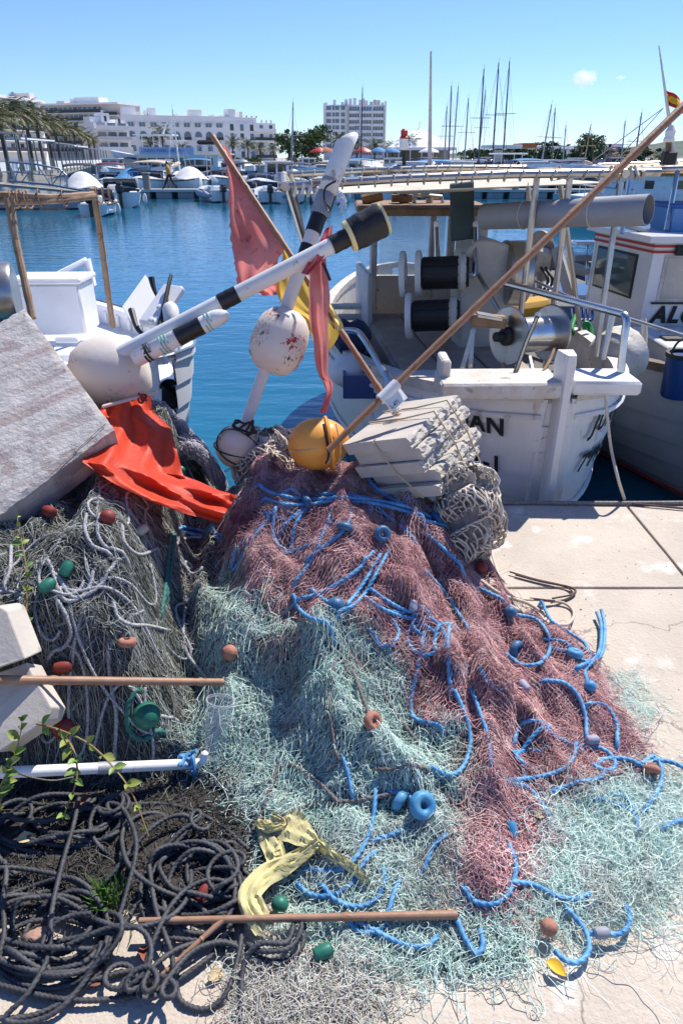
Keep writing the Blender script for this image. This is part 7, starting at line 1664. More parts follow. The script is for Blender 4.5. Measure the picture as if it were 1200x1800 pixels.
# ================================================================== MARKER BUOYS AND POLES
PVC = mat('white_pvc', (.74, .73, .71), .38, col2=(.62, .60, .57), nscale=7, lo=.4, hi=.75, col3=(.36, .32, .28), n3=17, lo3=.63, hi3=.72, bump=.06, bscale=60)
TAPE = mat('black_tape', (.016, .016, .017), .45, bump=.5, bscale=90, bdist=.004); GTAPE = mat('grey_tape', (.34, .34, .35), .5, .15, col2=(.26, .26, .27), nscale=14, bump=.6, bscale=60, bdist=.006)
BUOY = mat('old_buoy_white', (.72, .64, .56), .55, col2=(.62, .53, .45), nscale=4, lo=.35, hi=.75, bump=.1, bscale=40)
def patches(base, c, sc, lo, hi, c2=None):
    m = base.copy(); nt = m.node_tree; N = nt.nodes; L = nt.links; p = N['Principled BSDF']; prev = p.inputs['Base Color'].links[0].from_socket
    tc = N.new('ShaderNodeTexCoord')
    for col, s, off in ((c, sc, 0.0), (c2, sc * 1.2, 3.7)):
        if col is None: continue
        mp = N.new('ShaderNodeMapping'); mp.inputs['Location'].default_value = (off, off, 0); L.new(tc.outputs['Object'], mp.inputs[0])
        a = N.new('ShaderNodeTexNoise'); a.inputs['Scale'].default_value = s; a.inputs['Detail'].default_value = 2; L.new(mp.outputs[0], a.inputs['Vector'])
        b_ = N.new('ShaderNodeTexNoise'); b_.inputs['Scale'].default_value = s * 8; b_.inputs['Detail'].default_value = 6; b_.inputs['Roughness'].default_value = .7; L.new(mp.outputs[0], b_.inputs['Vector'])
        ml = N.new('ShaderNodeMath'); ml.operation = 'MULTIPLY'; L.new(a.outputs['Fac'], ml.inputs[0]); L.new(b_.outputs['Fac'], ml.inputs[1])
        r = N.new('ShaderNodeMapRange'); r.inputs[1].default_value = lo; r.inputs[2].default_value = hi; L.new(ml.outputs[0], r.inputs[0])
        x = N.new('ShaderNodeMix'); x.data_type = 'RGBA'; L.new(r.outputs[0], x.inputs['Factor']); L.new(prev, x.inputs['A']); x.inputs['B'].default_value = (*col, 1); prev = x.outputs['Result']
    L.new(prev, p.inputs['Base Color']); return m
BUOYG = patches(BUOY, (.03, .10, .07), 9, .33, .35, (.38, .03, .025))
def along(a, b, f): return a.lerp(b, f)
def sleeve(a, b, f0, f1, r, m, parent, name='tape', n=18, lump=.0):
    p, q = along(a, b, f0), along(a, b, f1); d = q - p; L = d.length; b_ = MB(); rr = random.Random(int(f0 * 999))
    k = 8 if lump else 2
    b_.lathe([(0, r * .9)] + [(L * i / k, r * (1 + lump * rr.uniform(-1, 1))) for i in range(k + 1)] + [(L, r * .9)], p, d, n); return b_.build(name, m, parent)
# (1) leaning marker with the big white buoy at the left
a0, a1 = at_t(232, 612, 2.62), at_t(648, 398, 2.58)
M1 = thing('marker_buoy', 'big white buoy at left with long white pipe pole and black roll at its tip', 'buoy', at_t(195, 700, 2.7), 'marker buoys on the quay')
c = at_t(197, 655, 2.72); ax = (a1 - a0).normalized()
b = MB(); b.lathe([(-.155, .03), (-.150, .07), (-.125, .112), (-.08, .138), (-.02, .148), (.04, .146), (.10, .125), (.135, .09), (.145, .045)], c, (ax + V(0, 0, -.25)).normalized(), 36); b.build('float', patches(BUOY, (.3, .27, .24), 8, .36, .40), M1)
b = MB(); b.tube([along(a0, a1, f) for f in (-.05, .0, .3, .6, .88, .93)], .0300, 22); b.build('pole', PVC, M1)
b0, b1 = at_t(236, 632, 2.56), at_t(402, 548, 2.54)
b = MB(); nn = 22; s_, u_, d_ = frame_of(b1 - b0); L = (b1 - b0).length; vs_ = []
for k, h in enumerate((0, L * .5, L * .86, L)):
    for j in range(nn):
        a = 2 * math.pi * j / nn; cut = 0 if k < 3 else -.11 * (1 - math.cos(a)) * .5; vs_.append(b0 + d_ * (h + cut) + (s_ * math.cos(a) + u_ * math.sin(a)) * .030)
b.add(vs_, [(k * nn + j, k * nn + (j + 1) % nn, (k + 1) * nn + (j + 1) % nn, (k + 1) * nn + j) for k in range(3) for j in range(nn)]); b.build('splint_pipe', PVC, M1, thick=.003)
sleeve(b0, b1, .46, .72, .033, TAPE, M1, lump=.04); sleeve(a0, a1, .375, .45, .0325, TAPE, M1, lump=.03); sleeve(a0, a1, .845, .925, .034, TAPE, M1, lump=.04)
sleeve(a0, a1, .93, 1.055, .062, TAPE, M1, 'black_roll', lump=.035)
p = along(a0, a1, 1.055); b = MB(); b.lathe([(0, .056), (.012, .058), (.013, .04)], p, ax, 22); b.build('roll_end', mat('yellowed_foam', (.72, .64, .35), .8), M1)
p = along(a0, a1, .925); b = MB(); b.lathe([(-.012, .036), (-.012, .056), (.003, .06)], p, ax, 22); b.build('roll_end', MATS['yellowed_foam'], M1)
GT = mat('green_twine', (.22, .42, .36), .7)
for f in (.12, .28, .31, .74):
    c_ = along(b0, b1, f if f != .74 else .76); b = MB(); b.tube([c_ + d_ * (.002 * a) + (s_ * math.cos(a) + u_ * math.sin(a)) * .0325 for a in np.linspace(0, 12.5, 40)], .0022 if f > .2 else .004, 5); b.build('binding', GT if f > .2 else TAPE, M1)
text_obj('lettering', 'Z', .035, along(b0, b1, .10) - ray(260, 615).normalized() * .0335, (b1 - b0), (0, 0, 1), BLK, M1, .0005)
# (2) marker with float mid-pole and small float at foot
p0, p1 = at_t(420, 778, 2.76), at_t(597, 275, 2.74); top1 = at_t(614, 232, 2.74)
M2 = thing('marker_buoy', 'upright white pole with oval paint-flecked float and small roped float at its foot', 'buoy', at_t(418, 820, 2.76), 'marker buoys on the quay')
ax = (p1 - p0).normalized()
b = MB(); b.tube([along(p0, p1, f) for f in (0, .3, .6, .93)], [.0225, .0235, .0285, .031], 20); b.build('pole', mat('pinkish_pvc', (.74, .68, .63), .4, col2=(.66, .6, .56), nscale=4), M2)
c = at_t(491, 600, 2.74); b = MB(); prof = [(-.128, .03), (-.126, .05), (-.112, .075), (-.08, .1), (-.03, .112), (.03, .112), (.08, .098), (.115, .07), (.128, .045), (.13, .03)]
b.lathe(prof, c, ax + V(.05, 0, .1), 36); b.build('float', BUOYG, M2)
c2 = at_t(418, 786, 2.74); b = MB(); b.lathe([(-.088 * math.cos(a), max(.09 * math.sin(a), .02)) for a in np.linspace(.2, math.pi - .2, 14)], c2, ax, 32); b.build('foot_float', patches(mat('old_buoy_orange', (.76, .62, .52), .55, col2=(.66, .43, .28), nscale=5), (.03, .08, .05), 12, .33, .36), M2)
for k in range(3):
    rr = random.Random(k + 40); s_, u_, d_ = frame_of(ax + V(rr.uniform(-.8, .8), rr.uniform(-.8, .8), rr.uniform(-.4, .4))); b = MB(); b.tube([c2 + (s_ * math.cos(a) + u_ * math.sin(a)) * (.094 + .006 * math.sin(a * 3 + k)) for a in np.linspace(0, 6.28, 26)], .003, 6, closed=False); b.build('cord', TAPE, M2)
b = MB(); rr = random.Random(4); b.tube(crom([at_t(428 + rr.uniform(-22, 22), 752 + rr.uniform(-16, 16), 2.68) for _ in range(14)], .01), .005, 6); b.build('knot', TAPE, M2)
sleeve(p0, p1, .395, .435, .0262, TAPE, M2); sleeve(p0, p1, .655, .69, .0305, TAPE, M2, lump=.03); sleeve(p0, p1, .735, .80, .0325, TAPE, M2); sleeve(p0, p1, .795, .915, .037, GTAPE, M2, lump=.07)
b = MB(); q0 = along(p0, p1, .87); d = (top1 - q0); s_, u_, d_ = frame_of(d); L = d.length; vs_ = []; nn = 24
for k, h in enumerate((0, L * .4, L * .8, L)):
    for j in range(nn):
        a = 2 * math.pi * j / nn; cut = 0 if k < 3 else -.075 * (1 - math.cos(a - .4)) * .5; vs_.append(q0 + d_ * (h + cut) + (s_ * math.cos(a) + u_ * math.sin(a)) * .0365)
b.add(vs_, [(k * nn + j, k * nn + (j + 1) % nn, (k + 1) * nn + (j + 1) % nn, (k + 1) * nn + j) for k in range(3) for j in range(nn)]); b.build('cut_pipe_tip', PVC, M2, thick=.003)
b = MB(); b.tube(crom([at_t(590, 318, 2.68), at_t(572, 330, 2.68), at_t(570, 352, 2.68), at_t(580, 366, 2.68)], .01), .004, 6); b.tube(crom([at_t(569, 352, 2.66), at_t(578, 372, 2.66), at_t(590, 345, 2.67)], .01), .003, 6); b.build('binding', TAPE, M2)
b = MB(); rr = random.Random(8)
for i in range(14): b.tube(crom([at_t(595 + rr.uniform(-5, 5), 345 + rr.uniform(-12, 8), 2.7), at_t(604 + rr.uniform(-3, 6), 350 + rr.uniform(-6, 10), 2.68), at_t(596 + rr.uniform(0, 12), 366 + rr.uniform(-6, 10), 2.68)], .01), .0022, 4)
b.build('frayed_twine', WHITE, M2)
# (3) orange buoy
c = at_t(560, 780, 2.56); M3 = thing('orange_buoy', 'glossy orange buoy resting behind the pink net', 'buoy', c - V(0, 0, .11), 'marker buoys on the quay')
ORG_ = mat('orange_plastic', (.86, .38, .07), .4, col2=(.80, .29, .04), nscale=4, sss=.1)
b = MB(); b.lathe([(-.115 * math.cos(a), max(.098 * math.sin(a) * (1 + .06 * math.cos(a)), .02)) for a in np.linspace(.15, math.pi - .15, 16)], c, (1, .15, .1), 36); b.build('float', ORG_, M3)
b = MB(); b.lathe([(0, .096), (.004, .104), (.012, .104), (.016, .094)], c + V(.03, 0, 0), (1, .15, .1), 36); b.build('rim', ORG_, M3)
for k, pts in enumerate((((568, 745), (574, 775), (578, 800), (572, 815)), ((508, 795), (545, 790), (590, 778)), ((590, 745), (598, 785), (596, 815)), ((605, 755), (585, 785), (578, 815)))):
    b = MB(); b.tube(crom([at_t(x, y, 2.455 + .0008 * abs(x - 560)) for x, y in pts], .02), .0025 if k else .004, 5); b.build('cord', TAPE if k == 0 else mat('straw_cord', (.5, .4, .25), .8), M3)
# bamboo poles
BAM = mat('dry_bamboo', (.27, .125, .065), .55, col2=(.36, .19, .10), nscale=9, lo=.3, hi=.7, col3=(.13, .07, .045), n3=26, lo3=.58, hi3=.7, bump=.15, bscale=60)
BAM2 = mat('pale_bamboo', (.36, .21, .13), .5, col2=(.26, .14, .085), nscale=14, bump=.15, bscale=60)
def bamboo(name, label, a, b_, r0, r1, m, nodes=(.2, .4, .6, .8), bow=0.0, cat='pole'):
    P, rs = [], []; n = 60; up = V(0, 0, 1)
    for i in range(n + 1):
        f = i / n; p = a.lerp(b_, f) + up * bow * math.sin(math.pi * f); r = r0 + (r1 - r0) * f
        dn = min([abs(f - k) for k in nodes] + [1]); r *= 1 + .22 * math.exp(-(dn / .006) ** 2) - .07 * math.exp(-((dn - .016) / .008) ** 2)
        P.append(p); rs.append(r)
    bb = MB(); bb.tube(P, rs, 12); return tag(bb.build(name, m), label, cat)
lo, hi = at_t(576, 792, 2.44), at_t(1205, 182, 2.66); bamboo('bamboo_pole', 'long brown bamboo pole slanting from the orange buoy to the upper right corner', lo, lo + (hi - lo) * 1.18, .0115, .0170, BAM, (.06, .19, .33, .43, .57, .72, .87))
sb, stp = at_t(700, 735, 2.66), at_t(374, 240, 2.98); bamboo('flag_staff', 'bamboo flag staff leaning left, carrying the red and yellow flags', sb, stp, .0125, .0115, BAM, (.10, .27, .45, .62, .80, .93))
for f, n_ in ((.045, 2), (.055, 3)):
    pass
bamboo('bamboo_stick', 'bamboo stick lying level across the shaded grey net at left', at_t(-90, 1194, 1.70), surf(392, 1199, .06), .0125, .0110, BAM2, (.33, .64, .90))
bamboo('bamboo_stick', 'bamboo stick on the ground in front, passing under the yellow cloth', surf(245, 1619, .05), surf(803, 1608, .03), .0075, .0105, BAM2, (.12, .34, .65, .84))
bamboo('bamboo_stick', 'thin short cane slanting down left over the black rope', surf(398, 1612, .055), surf(246, 1748, .012), .0075, .004, BAM2, (.3, .7))
# white pole with grey tape at the left edge
a0, a1 = at_t(-80, 1362, 1.72), surf(352, 1342, .03); WP = thing('white_pipe', 'white plastic pipe with grey tape lying above the black ropes', 'pipe', tuple(a0.lerp(a1, .5)))
b = MB(); b.tube([a0, a0.lerp(a1, .5), a1], .0150, 18); b.build('pipe', PVC, WP); sleeve(a0, a1, .54, .64, .0165, GTAPE, WP, lump=.03)
b = MB(); b.tube(crom([at_t(20, 1350, 1.745), at_t(40, 1362, 1.735), at_t(90, 1372, 1.75), at_t(130, 1366, 1.78)], .01), .0025, 6); b.build('cable', TAPE, WP)
b = MB(); c = surf(330, 1342, .05); rr = random.Random(3); b.tube(crom([c + V(rr.uniform(-.03, .03), rr.uniform(-.03, .03), rr.uniform(-.02, .03)) for _ in range(18)], .006), .006, 6); b.build('blue_binding', BLUE, WP)
b = MB(); c = surf(357, 1340, .04); b.lathe([(0, .012), (.03, .011), (.035, .006)], c, (.2, .3, .9), 12); b.build('end_plug', WHITE, WP)

# ================================================================== FOAM BLOCKS AND SLABS
FOAM = mat('dirty_polystyrene', (.52, .475, .41), .9, col2=(.41, .37, .33), nscale=7, lo=.35, hi=.7, bump=.5, bscale=160, bdist=.004)
def crumble(o, mid, amp, seed=0, cuts=10):
    """break one end of a foam sheet: dense grid with displaced faces"""
    return o
def foam_sheet(parent, K, e1, e2, e3, seed, name='foam_sheet'):
    """sheet with corner K, edges e1 (along broken end), e2 (length), e3 (thickness); the e2=0 end is torn"""
    g = random.Random(seed); n1, n3 = 46, 7; b = MB(); rows = []; E2 = e2.normalized(); ln = e2.length
    b.grid([[K + e1 * i / n1 + e2 * 1.0 + e3 * j / n3 for i in range(n1 + 1)] for j in (0, n3)][::-1])
    field = {}
    for j in range(n3 + 1):
        row = []
        for i in range(n1 + 1):
            a = (math.sin(i * .9 + seed) + math.sin(i * .37 + j * 1.3 + seed * 2) + g.uniform(-1.2, 1.2)) * .0028 + g.choice((0, 0, 0, 0, .006))
            if j in (0, n3): a = abs(a) * .8 + .003
            row.append(K + e1 * (i + g.uniform(-.3, .3) * (0 < i < n1)) / n1 + E2 * a + e3 * (j + g.uniform(-.25, .25) * (0 < j < n3)) / n3)
        rows.append(row)
    b.grid(rows)
    far0, far1 = [K + e1 * i / n1 + e2 for i in range(n1 + 1)], [K + e1 * i / n1 + e2 + e3 for i in range(n1 + 1)]
    b.grid([rows[0], [q.lerp(f_, .5) for q, f_ in zip(rows[0], far0)], far0]); b.grid([rows[-1], far1])
    b.grid([[r[0] for r in rows], [K + e2 + e3 * j / n3 for j in range(n3 + 1)]]); b.grid([[r[-1] for r in rows], [K + e1 + e2 + e3 * j / n3 for j in range(n3 + 1)]])
    return b.build(name, FOAM, parent, auto=25)
FS = thing('foam_stack', 'stack of torn grey polystyrene sheets tied together in front of JUAN', 'foam block', at_t(735, 860, 2.4))
Kc = at_t(716, 769, 2.36); Ka = at_t(613, 780, 2.46); Kb = at_t(803, 694, 2.74); Kd = at_t(777, 872, 2.44)
e1, e2, e3 = Kb - Kc, Ka - Kc, Kd - Kc
e3 = e3 * 1.0; nS = 5; off = [0, .012, -.006, .016, .006]; shl = [0, .012, .02, .03, .03]
for k in range(nS):
    sh = e2.normalized() * -off[k] + e1.normalized() * shl[k] * (1 if k % 2 else -.2)
    foam_sheet(FS, Kc + e3 * (k / nS) + sh, e1 * (1 - .03 * k), e2 * 1.12, e3 * (1 / nS * .93), 7 + k)
tw = mat('straw_cord', (.5, .4, .25), .8)
def band(u, out=.006):
    o = MB(); pts = []
    for (p1_, p2_) in ((0, 0),):
        c0 = Kc + e1 * u; q = [c0 + e2 * 1.12, c0 + e2 * .5, c0, c0 + e3 * .5, c0 + e3, c0 + e3 + e2 * .6]
        n_ = [-e3, -e3, -(e3 + e2), -e2, e3 - e2, e3]
        pts = [a + v.normalized() * (out + .006 * (i == 3) + .018 * (i in (2, 3, 4))) for i, (a, v) in enumerate(zip(q, n_))]
    o.tube(pts, .0035, 6); o.build('tie_cord', tw, FS)
band(.45); band(.72)
b = MB(); q = [Kc + e1 * .02 + e2 * .55 - e3.normalized() * .004, Kc + e2 * .58 - e1.normalized() * .006, Kc + e2 * .5 + e3 * .5 - e1.normalized() * .01, Kc + e2 * .3 + e3 - e1.normalized() * .008]; b.tube(q, .003, 6); b.build('tie_cord', tw, FS)
# white sleeve tag with lettering at the crossing of the poles
TG = thing('number_tag', 'white plastic tag lettered 471 tied where the bamboo poles cross', 'tag', at_t(690, 710, 2.5))
A, B, C = at_t(668, 697, 2.455), at_t(691, 719, 2.47), at_t(690, 678, 2.49)
ex = (C - A).normalized(); ey = -(B - A); ey = (ey - ex * ey.dot(ex)).normalized(); wd, ht = (C - A).length * 1.25, (B - A).length * 1.05
b = MB(); b.box(A + ex * wd * .5 - ey * ht * .5, (wd, ht, .008), ex, ey, bevel=.002); b.build('plate', PVC, TG)
nrm = ex.cross(ey); nrm = nrm if nrm.dot(ray(690, 700)) < 0 else -nrm
text_obj('lettering', 'N', .017, A + ex * .004 - ey * .017 + nrm * .0045, ex, ey, BLK, TG, .0003); text_obj('lettering', 'L-471', .021, A + ex * .004 - ey * (ht * .88) + nrm * .0045, ex, ey, BLK, TG, .0003)
p, q = along(lo, hi, .135), along(lo, hi, .18); b = MB(); b.lathe([(0, .019), (.002, .0205), ((q - p).length, .0205), ((q - p).length + .001, .019)], p, q - p, 18); b.build('sleeve', PVC, TG)
b = MB(); c = at_t(699, 728, 2.6); s_, u_, d_ = frame_of(stp - sb); b.tube([c + d_ * (.0016 * a) + (s_ * math.cos(a) + u_ * math.sin(a)) * .019 for a in np.linspace(0, 26, 80)], .0022, 5); b.build('binding', mat('pale_cord', (.6, .57, .5), .8), TG)

# grey weathered slab at the left
SLAB = mat('peeling_grey_slab', (.50, .47, .445), .9, col2=(.36, .335, .32), nscale=22, lo=.35, hi=.7, col3=(.29, .245, .235), n3=6.0, lo3=.575, hi3=.60, bump=.7, bscale=55, bdist=.01, detail=9, stretch=(1.0, 1.0, 1.6))
A, B, C = at_t(42, 540, 2.56), at_t(201, 753, 2.32), at_t(-2, 905, 2.10); D = A + (C - B); ins = ((B - A).cross(C - B)).normalized(); ins = ins if ins.dot(ray(80, 720)) > 0 else -ins
def grain(m, e_long, e_cross):
    """streaky wood-like wear running along the slab"""
    nt = m.node_tree; N = nt.nodes; L = nt.links; p = N['Principled BSDF']; prev = p.inputs['Base Color'].links[0].from_socket; tc = N.new('ShaderNodeTexCoord'); cb = N.new('ShaderNodeCombineXYZ')
    for i, (e, s_) in enumerate(((e_long, 5.0), (e_cross, 70.0))):
        d = N.new('ShaderNodeVectorMath'); d.operation = 'DOT_PRODUCT'; d.inputs[1].default_value = tuple(e.normalized() * s_); L.new(tc.outputs['Object'], d.inputs[0]); L.new(d.outputs['Value'], cb.inputs[i])
    for (sc, lo_, hi_, col, amt) in ((1.0, .5, .72, (.22, .19, .18), .7), (.22, .52, .62, (.30, .23, .22), .75), (3.0, .58, .7, (.62, .60, .57), .5)):
        n = N.new('ShaderNodeTexNoise'); n.inputs['Scale'].default_value = sc; n.inputs['Detail'].default_value = 6; L.new(cb.outputs[0], n.inputs['Vector'])
        r = N.new('ShaderNodeMapRange'); r.inputs[1].default_value = lo_; r.inputs[2].default_value = hi_; r.inputs[4].default_value = amt; L.new(n.outputs['Fac'], r.inputs[0])
        x = N.new('ShaderNodeMix'); x.data_type = 'RGBA'; L.new(r.outputs[0], x.inputs['Factor']); L.new(prev, x.inputs['A']); x.inputs['B'].default_value = (*col, 1); prev = x.outputs['Result']
    L.new(prev, p.inputs['Base Color'])
grain(SLAB, B - C, B - A)
GS_ = thing('weathered_slab', 'large grey weathered slab with peeling paint leaning at the left edge', 'slab', tuple((A + C) / 2 - V(0, 0, .2)))
C2, D2 = C + (C - B) * .9, D + (D - A) * .9; th_ = .13
b = MB(); n1, n2 = 48, 60; g2 = random.Random(9); rows = []
for i in range(n1 + 1):
    row = []
    for j in range(n2 + 1):
        p = A.lerp(B, i / n1).lerp(D2.lerp(C2, i / n1), j / n2); ed = min(i, n1 - i, j, n2 - j); k = g2.uniform(-1, 1) * (.0012 if ed > 1 else .004)
        row.append(p - ins * (k + .003 * math.sin(i * .35 + math.sin(j * .2) * 2) * (ed > 0)) + (V(0, 0, g2.uniform(-.002, .002)) if ed == 0 else V(0, 0, 0)) + ins * (.006 if ed == 0 else 0))
    rows.append(row)
b.grid(rows); rim = rows[0] + [r[-1] for r in rows[1:]] + rows[-1][::-1][1:] + [r[0] for r in rows[::-1][1:]]
b.grid([rim, [p + ins * th_ * .5 for p in rim], [p + ins * th_ for p in rim]]); b.add([A + ins * th_, B + ins * th_, C2 + ins * th_, D2 + ins * th_], [(3, 2, 1, 0)]); b.build('slab', SLAB, GS_, auto=40)
b = MB(); b.tube([along(A, B, .95) + (C - B) * .03 - ins * .004, along(B, C, .58) - ins * .004], .0012, 4); b.build('crack_string', JOINT, GS_)
# pale foam offcuts at the left edge below
CREAM = mat('cream_foam', (.55, .50, .43), .85, col2=(.47, .42, .36), nscale=5, col3=(.3, .26, .22), n3=13, lo3=.62, hi3=.7, bump=.2, bscale=70)
def offcut(label, pix, t, depth):
    P = [at_t(x, y, tt) for x, y, tt in pix]; nn = (P[1] - P[0]).cross(P[2] - P[0]).normalized(); nn = nn if nn.dot(ray(40, 1200)) > 0 else -nn; k = len(P); b = MB()
    b.add(P + [p + nn * depth for p in P], [tuple(range(k)), tuple(range(2 * k - 1, k - 1, -1))] + [(i, k + i, k + (i + 1) % k, (i + 1) % k) for i in range(k)]); o = b.build('foam_offcut', CREAM, smooth=False); md = o.modifiers.new('bev', 'BEVEL'); md.width = .004; md.segments = 2
    return tag(o, label, 'foam block', 'cream foam offcuts')
offcut('upper cream foam offcut wedged above the bamboo at the left edge', [(-120, 1085, 1.80), (2, 1068, 1.80), (14, 1074, 1.80), (46, 1158, 1.765), (-40, 1188, 1.745), (-120, 1200, 1.74)], 0, .10)
offcut('lower cream foam offcut behind the bamboo stick at the left edge', [(-120, 1215, 1.80), (-40, 1195, 1.81), (48, 1164, 1.825), (64, 1196, 1.81), (92, 1243, 1.79), (84, 1266, 1.78), (0, 1322, 1.75), (-120, 1330, 1.73)], 0, .10)

# ================================================================== FLAGS AND CLOTHS
def cloth(name, label, rows_px, m, nu=18, wrinkle=.012, seed=1, fray=0.0, sub=4, cat='flag', thick=.0015, crease=False):
    """rows: (left x, left y, left t, right x, right y, right t) from top to bottom"""
    b = MB(); rr = random.Random(seed); R_ = []
    L_ = crom([(a[0], a[1], a[2] * 100) for a in rows_px], 9); n = max(12, len(rows_px) * sub)
    def samp(P): 
        P = np.array(P, float); k = np.linspace(0, len(P) - 1, n); i = np.minimum(k.astype(int), len(P) - 2); f = (k - i)[:, None]; 
        if crease: return P[i] * (1 - f) + P[i + 1] * f
        Q = np.vstack([2 * P[0] - P[1], P, 2 * P[-1] - P[-2]]); p0_, p1_, p2_, p3_ = Q[i], Q[i + 1], Q[i + 2], Q[i + 3]
        return .5 * ((2 * p1_) + (-p0_ + p2_) * f + (2 * p0_ - 5 * p1_ + 4 * p2_ - p3_) * f ** 2 + (-p0_ + 3 * p1_ - 3 * p2_ + p3_) * f ** 3)
    Ls = samp([a[:3] for a in rows_px]); Rs = samp([a[3:] for a in rows_px])
    for i in range(n):
        row = []
        for j in range(nu + 1):
            u = j / nu; q = Ls[i] * (1 - u) + Rs[i] * u; v = i / n
            w_ = wrinkle * (math.sin(u * 9 + v * 4 + seed) * .6 + math.sin(u * 17 - v * 7 + seed * 2) * .3 + math.sin(v * 15 + u * 3) * .35) * math.sin(math.pi * min(1, u * 1.0 + .15))
            if crease: w_ = wrinkle * ((abs((u * 2.6 + v * 1.4 + .3) % 1 - .5) - .25) * 2.2 + (abs((u * 1.3 - v * 2.1 + seed) % 1 - .5) - .25) * 2.4) + .003 * math.sin(u * 31 + v * 23)
            fx = rr.uniform(-fray, fray) if (j == 0 or i == n - 1) else 0
            row.append(at_t(q[0] + fx, q[1] + fx * .6, q[2] + w_))
        R_.append(row)
    b.grid(R_); o = b.build(name, m, thick=0, auto=60); return tag(o, label, cat)
REDF = mat('faded_red_cloth', (.80, .22, .19), .85, col2=(.86, .40, .36), nscale=3.5, lo=.4, hi=.75, col3=(.5, .1, .09), n3=22, lo3=.58, hi3=.7, bump=.3, bscale=250, bdist=.002)
PINKF = mat('faded_pink_cloth', (.76, .32, .29), .85, col2=(.66, .18, .17), nscale=6, bump=.3, bscale=250, bdist=.002)
YELF = mat('yellow_cloth', (.72, .50, .11), .85, col2=(.64, .43, .09), nscale=6, bump=.3, bscale=250, bdist=.002)
for m_, k_ in ((REDF, .55), (PINKF, .5), (YELF, .6)): translucent(m_, k_)
cloth('red_flag', 'faded red cloth flag tied to the top of the bamboo staff', [(390, 258, 2.97, 397, 256, 2.97), (396, 282, 2.95, 412, 285, 2.95), (402, 325, 2.92, 436, 328, 2.92), (402, 370, 2.9, 460, 368, 2.89), (405, 405, 2.88, 483, 404, 2.87), (408, 440, 2.88, 500, 434, 2.84), (413, 470, 2.88, 488, 455, 2.85), (419, 503, 2.9, 462, 484, 2.88)], REDF, wrinkle=.03, seed=3, fray=2.5, sub=5)
cloth('red_flag', 'torn lower part of the red flag hanging beneath it', [(470, 470, 2.9, 490, 448, 2.88), (440, 487, 2.91, 488, 468, 2.89), (424, 503, 2.92, 495, 495, 2.90), (440, 508, 2.92, 498, 506, 2.91), (462, 520, 2.93, 496, 517, 2.92)], REDF, wrinkle=.02, seed=7, fray=2.0, sub=4)
cloth('yellow_flag', 'yellow cloth flag hanging on the staff behind the crossed white poles', [(492, 432, 2.87, 499, 430, 2.87), (496, 452, 2.88, 522, 458, 2.85), (489, 480, 2.9, 538, 485, 2.83), (486, 512, 2.9, 556, 515, 2.81), (500, 538, 2.9, 575, 545, 2.79), (535, 560, 2.88, 596, 572, 2.77), (545, 585, 2.87, 594, 592, 2.77), (556, 610, 2.86, 582, 612, 2.79), (563, 622, 2.86, 574, 620, 2.8)], YELF, wrinkle=.03, seed=5, fray=1.5)
cloth('yellow_rag', 'pale yellow rag bunched round the staff below the yellow flag', [(560, 520, 2.77, 580, 532, 2.76), (568, 545, 2.76, 592, 552, 2.74), (576, 562, 2.75, 603, 572, 2.73), (586, 578, 2.74, 598, 582, 2.73)], mat('pale_yellow_cloth', (.72, .58, .22), .85, bump=.3, bscale=250, bdist=.002), wrinkle=.025, seed=9)
cloth('pink_streamer', 'long faded pink cloth strip hanging from the pole crossing', [(548, 455, 2.60, 572, 450, 2.60), (543, 490, 2.61, 576, 488, 2.60), (543, 525, 2.62, 580, 525, 2.61), (544, 565, 2.63, 576, 560, 2.62), (551, 600, 2.64, 577, 598, 2.63), (554, 635, 2.65, 577, 632, 2.64), (560, 660, 2.66, 576, 656, 2.65), (568, 672, 2.66, 584, 672, 2.65), (572, 695, 2.67, 584, 690, 2.66), (560, 727, 2.67, 574, 724, 2.66)], PINKF, wrinkle=.03, seed=2, fray=1.2)
cloth('pink_knot', 'red knotted cloth strip tied around the crossing of the white poles', [(572, 402, 2.60, 584, 396, 2.60), (563, 420, 2.585, 582, 418, 2.585), (552, 440, 2.575, 574, 442, 2.575), (540, 462, 2.57, 562, 462, 2.57), (529, 480, 2.57, 541, 484, 2.57)], mat('deep_pink_cloth', (.50, .09, .10), .85, bump=.3, bscale=250, bdist=.002), wrinkle=.02, seed=4)
b = MB(); b.tube(crom([at_t(567, 462, 2.56), at_t(575, 480, 2.57), at_t(580, 493, 2.58)], .01), .006, 6); tag(b.build('cable_tie', TAPE), 'black cable tie end sticking out at the pole crossing', 'cable tie')
# orange tarpaulin flag
TARP = translucent(mat('orange_red_tarpaulin', (.80, .085, .035), .5, col2=(.70, .06, .025), nscale=9, bump=.35, bscale=60, bdist=.006, spec=.35), .3)
cloth('orange_flag', 'bright orange red tarpaulin flag draped over the nets at the left', [(178, 716, 2.58, 264, 692, 2.66), (172, 735, 2.50, 268, 722, 2.64), (168, 758, 2.42, 300, 752, 2.60), (160, 780, 2.34, 312, 795, 2.54), (145, 812, 2.22, 322, 836, 2.46), (200, 850, 2.24, 350, 846, 2.46), (262, 880, 2.28, 385, 862, 2.42), (325, 903, 2.32, 408, 868, 2.40), (385, 918, 2.33, 416, 872, 2.39)], TARP, nu=30, wrinkle=.035, seed=6, sub=5, crease=True)
b = MB(); A, B = at_t(180, 715, 2.50), at_t(276, 689, 2.62); b.box((A + B) / 2, ((B - A).length, .018, .014), B - A, (0, 1, 0), bevel=.003); tag(b.build('wooden_batten', mat('pinkish_wood', (.58, .44, .38), .7)), 'thin wooden batten along the top hem of the orange flag', 'batten')
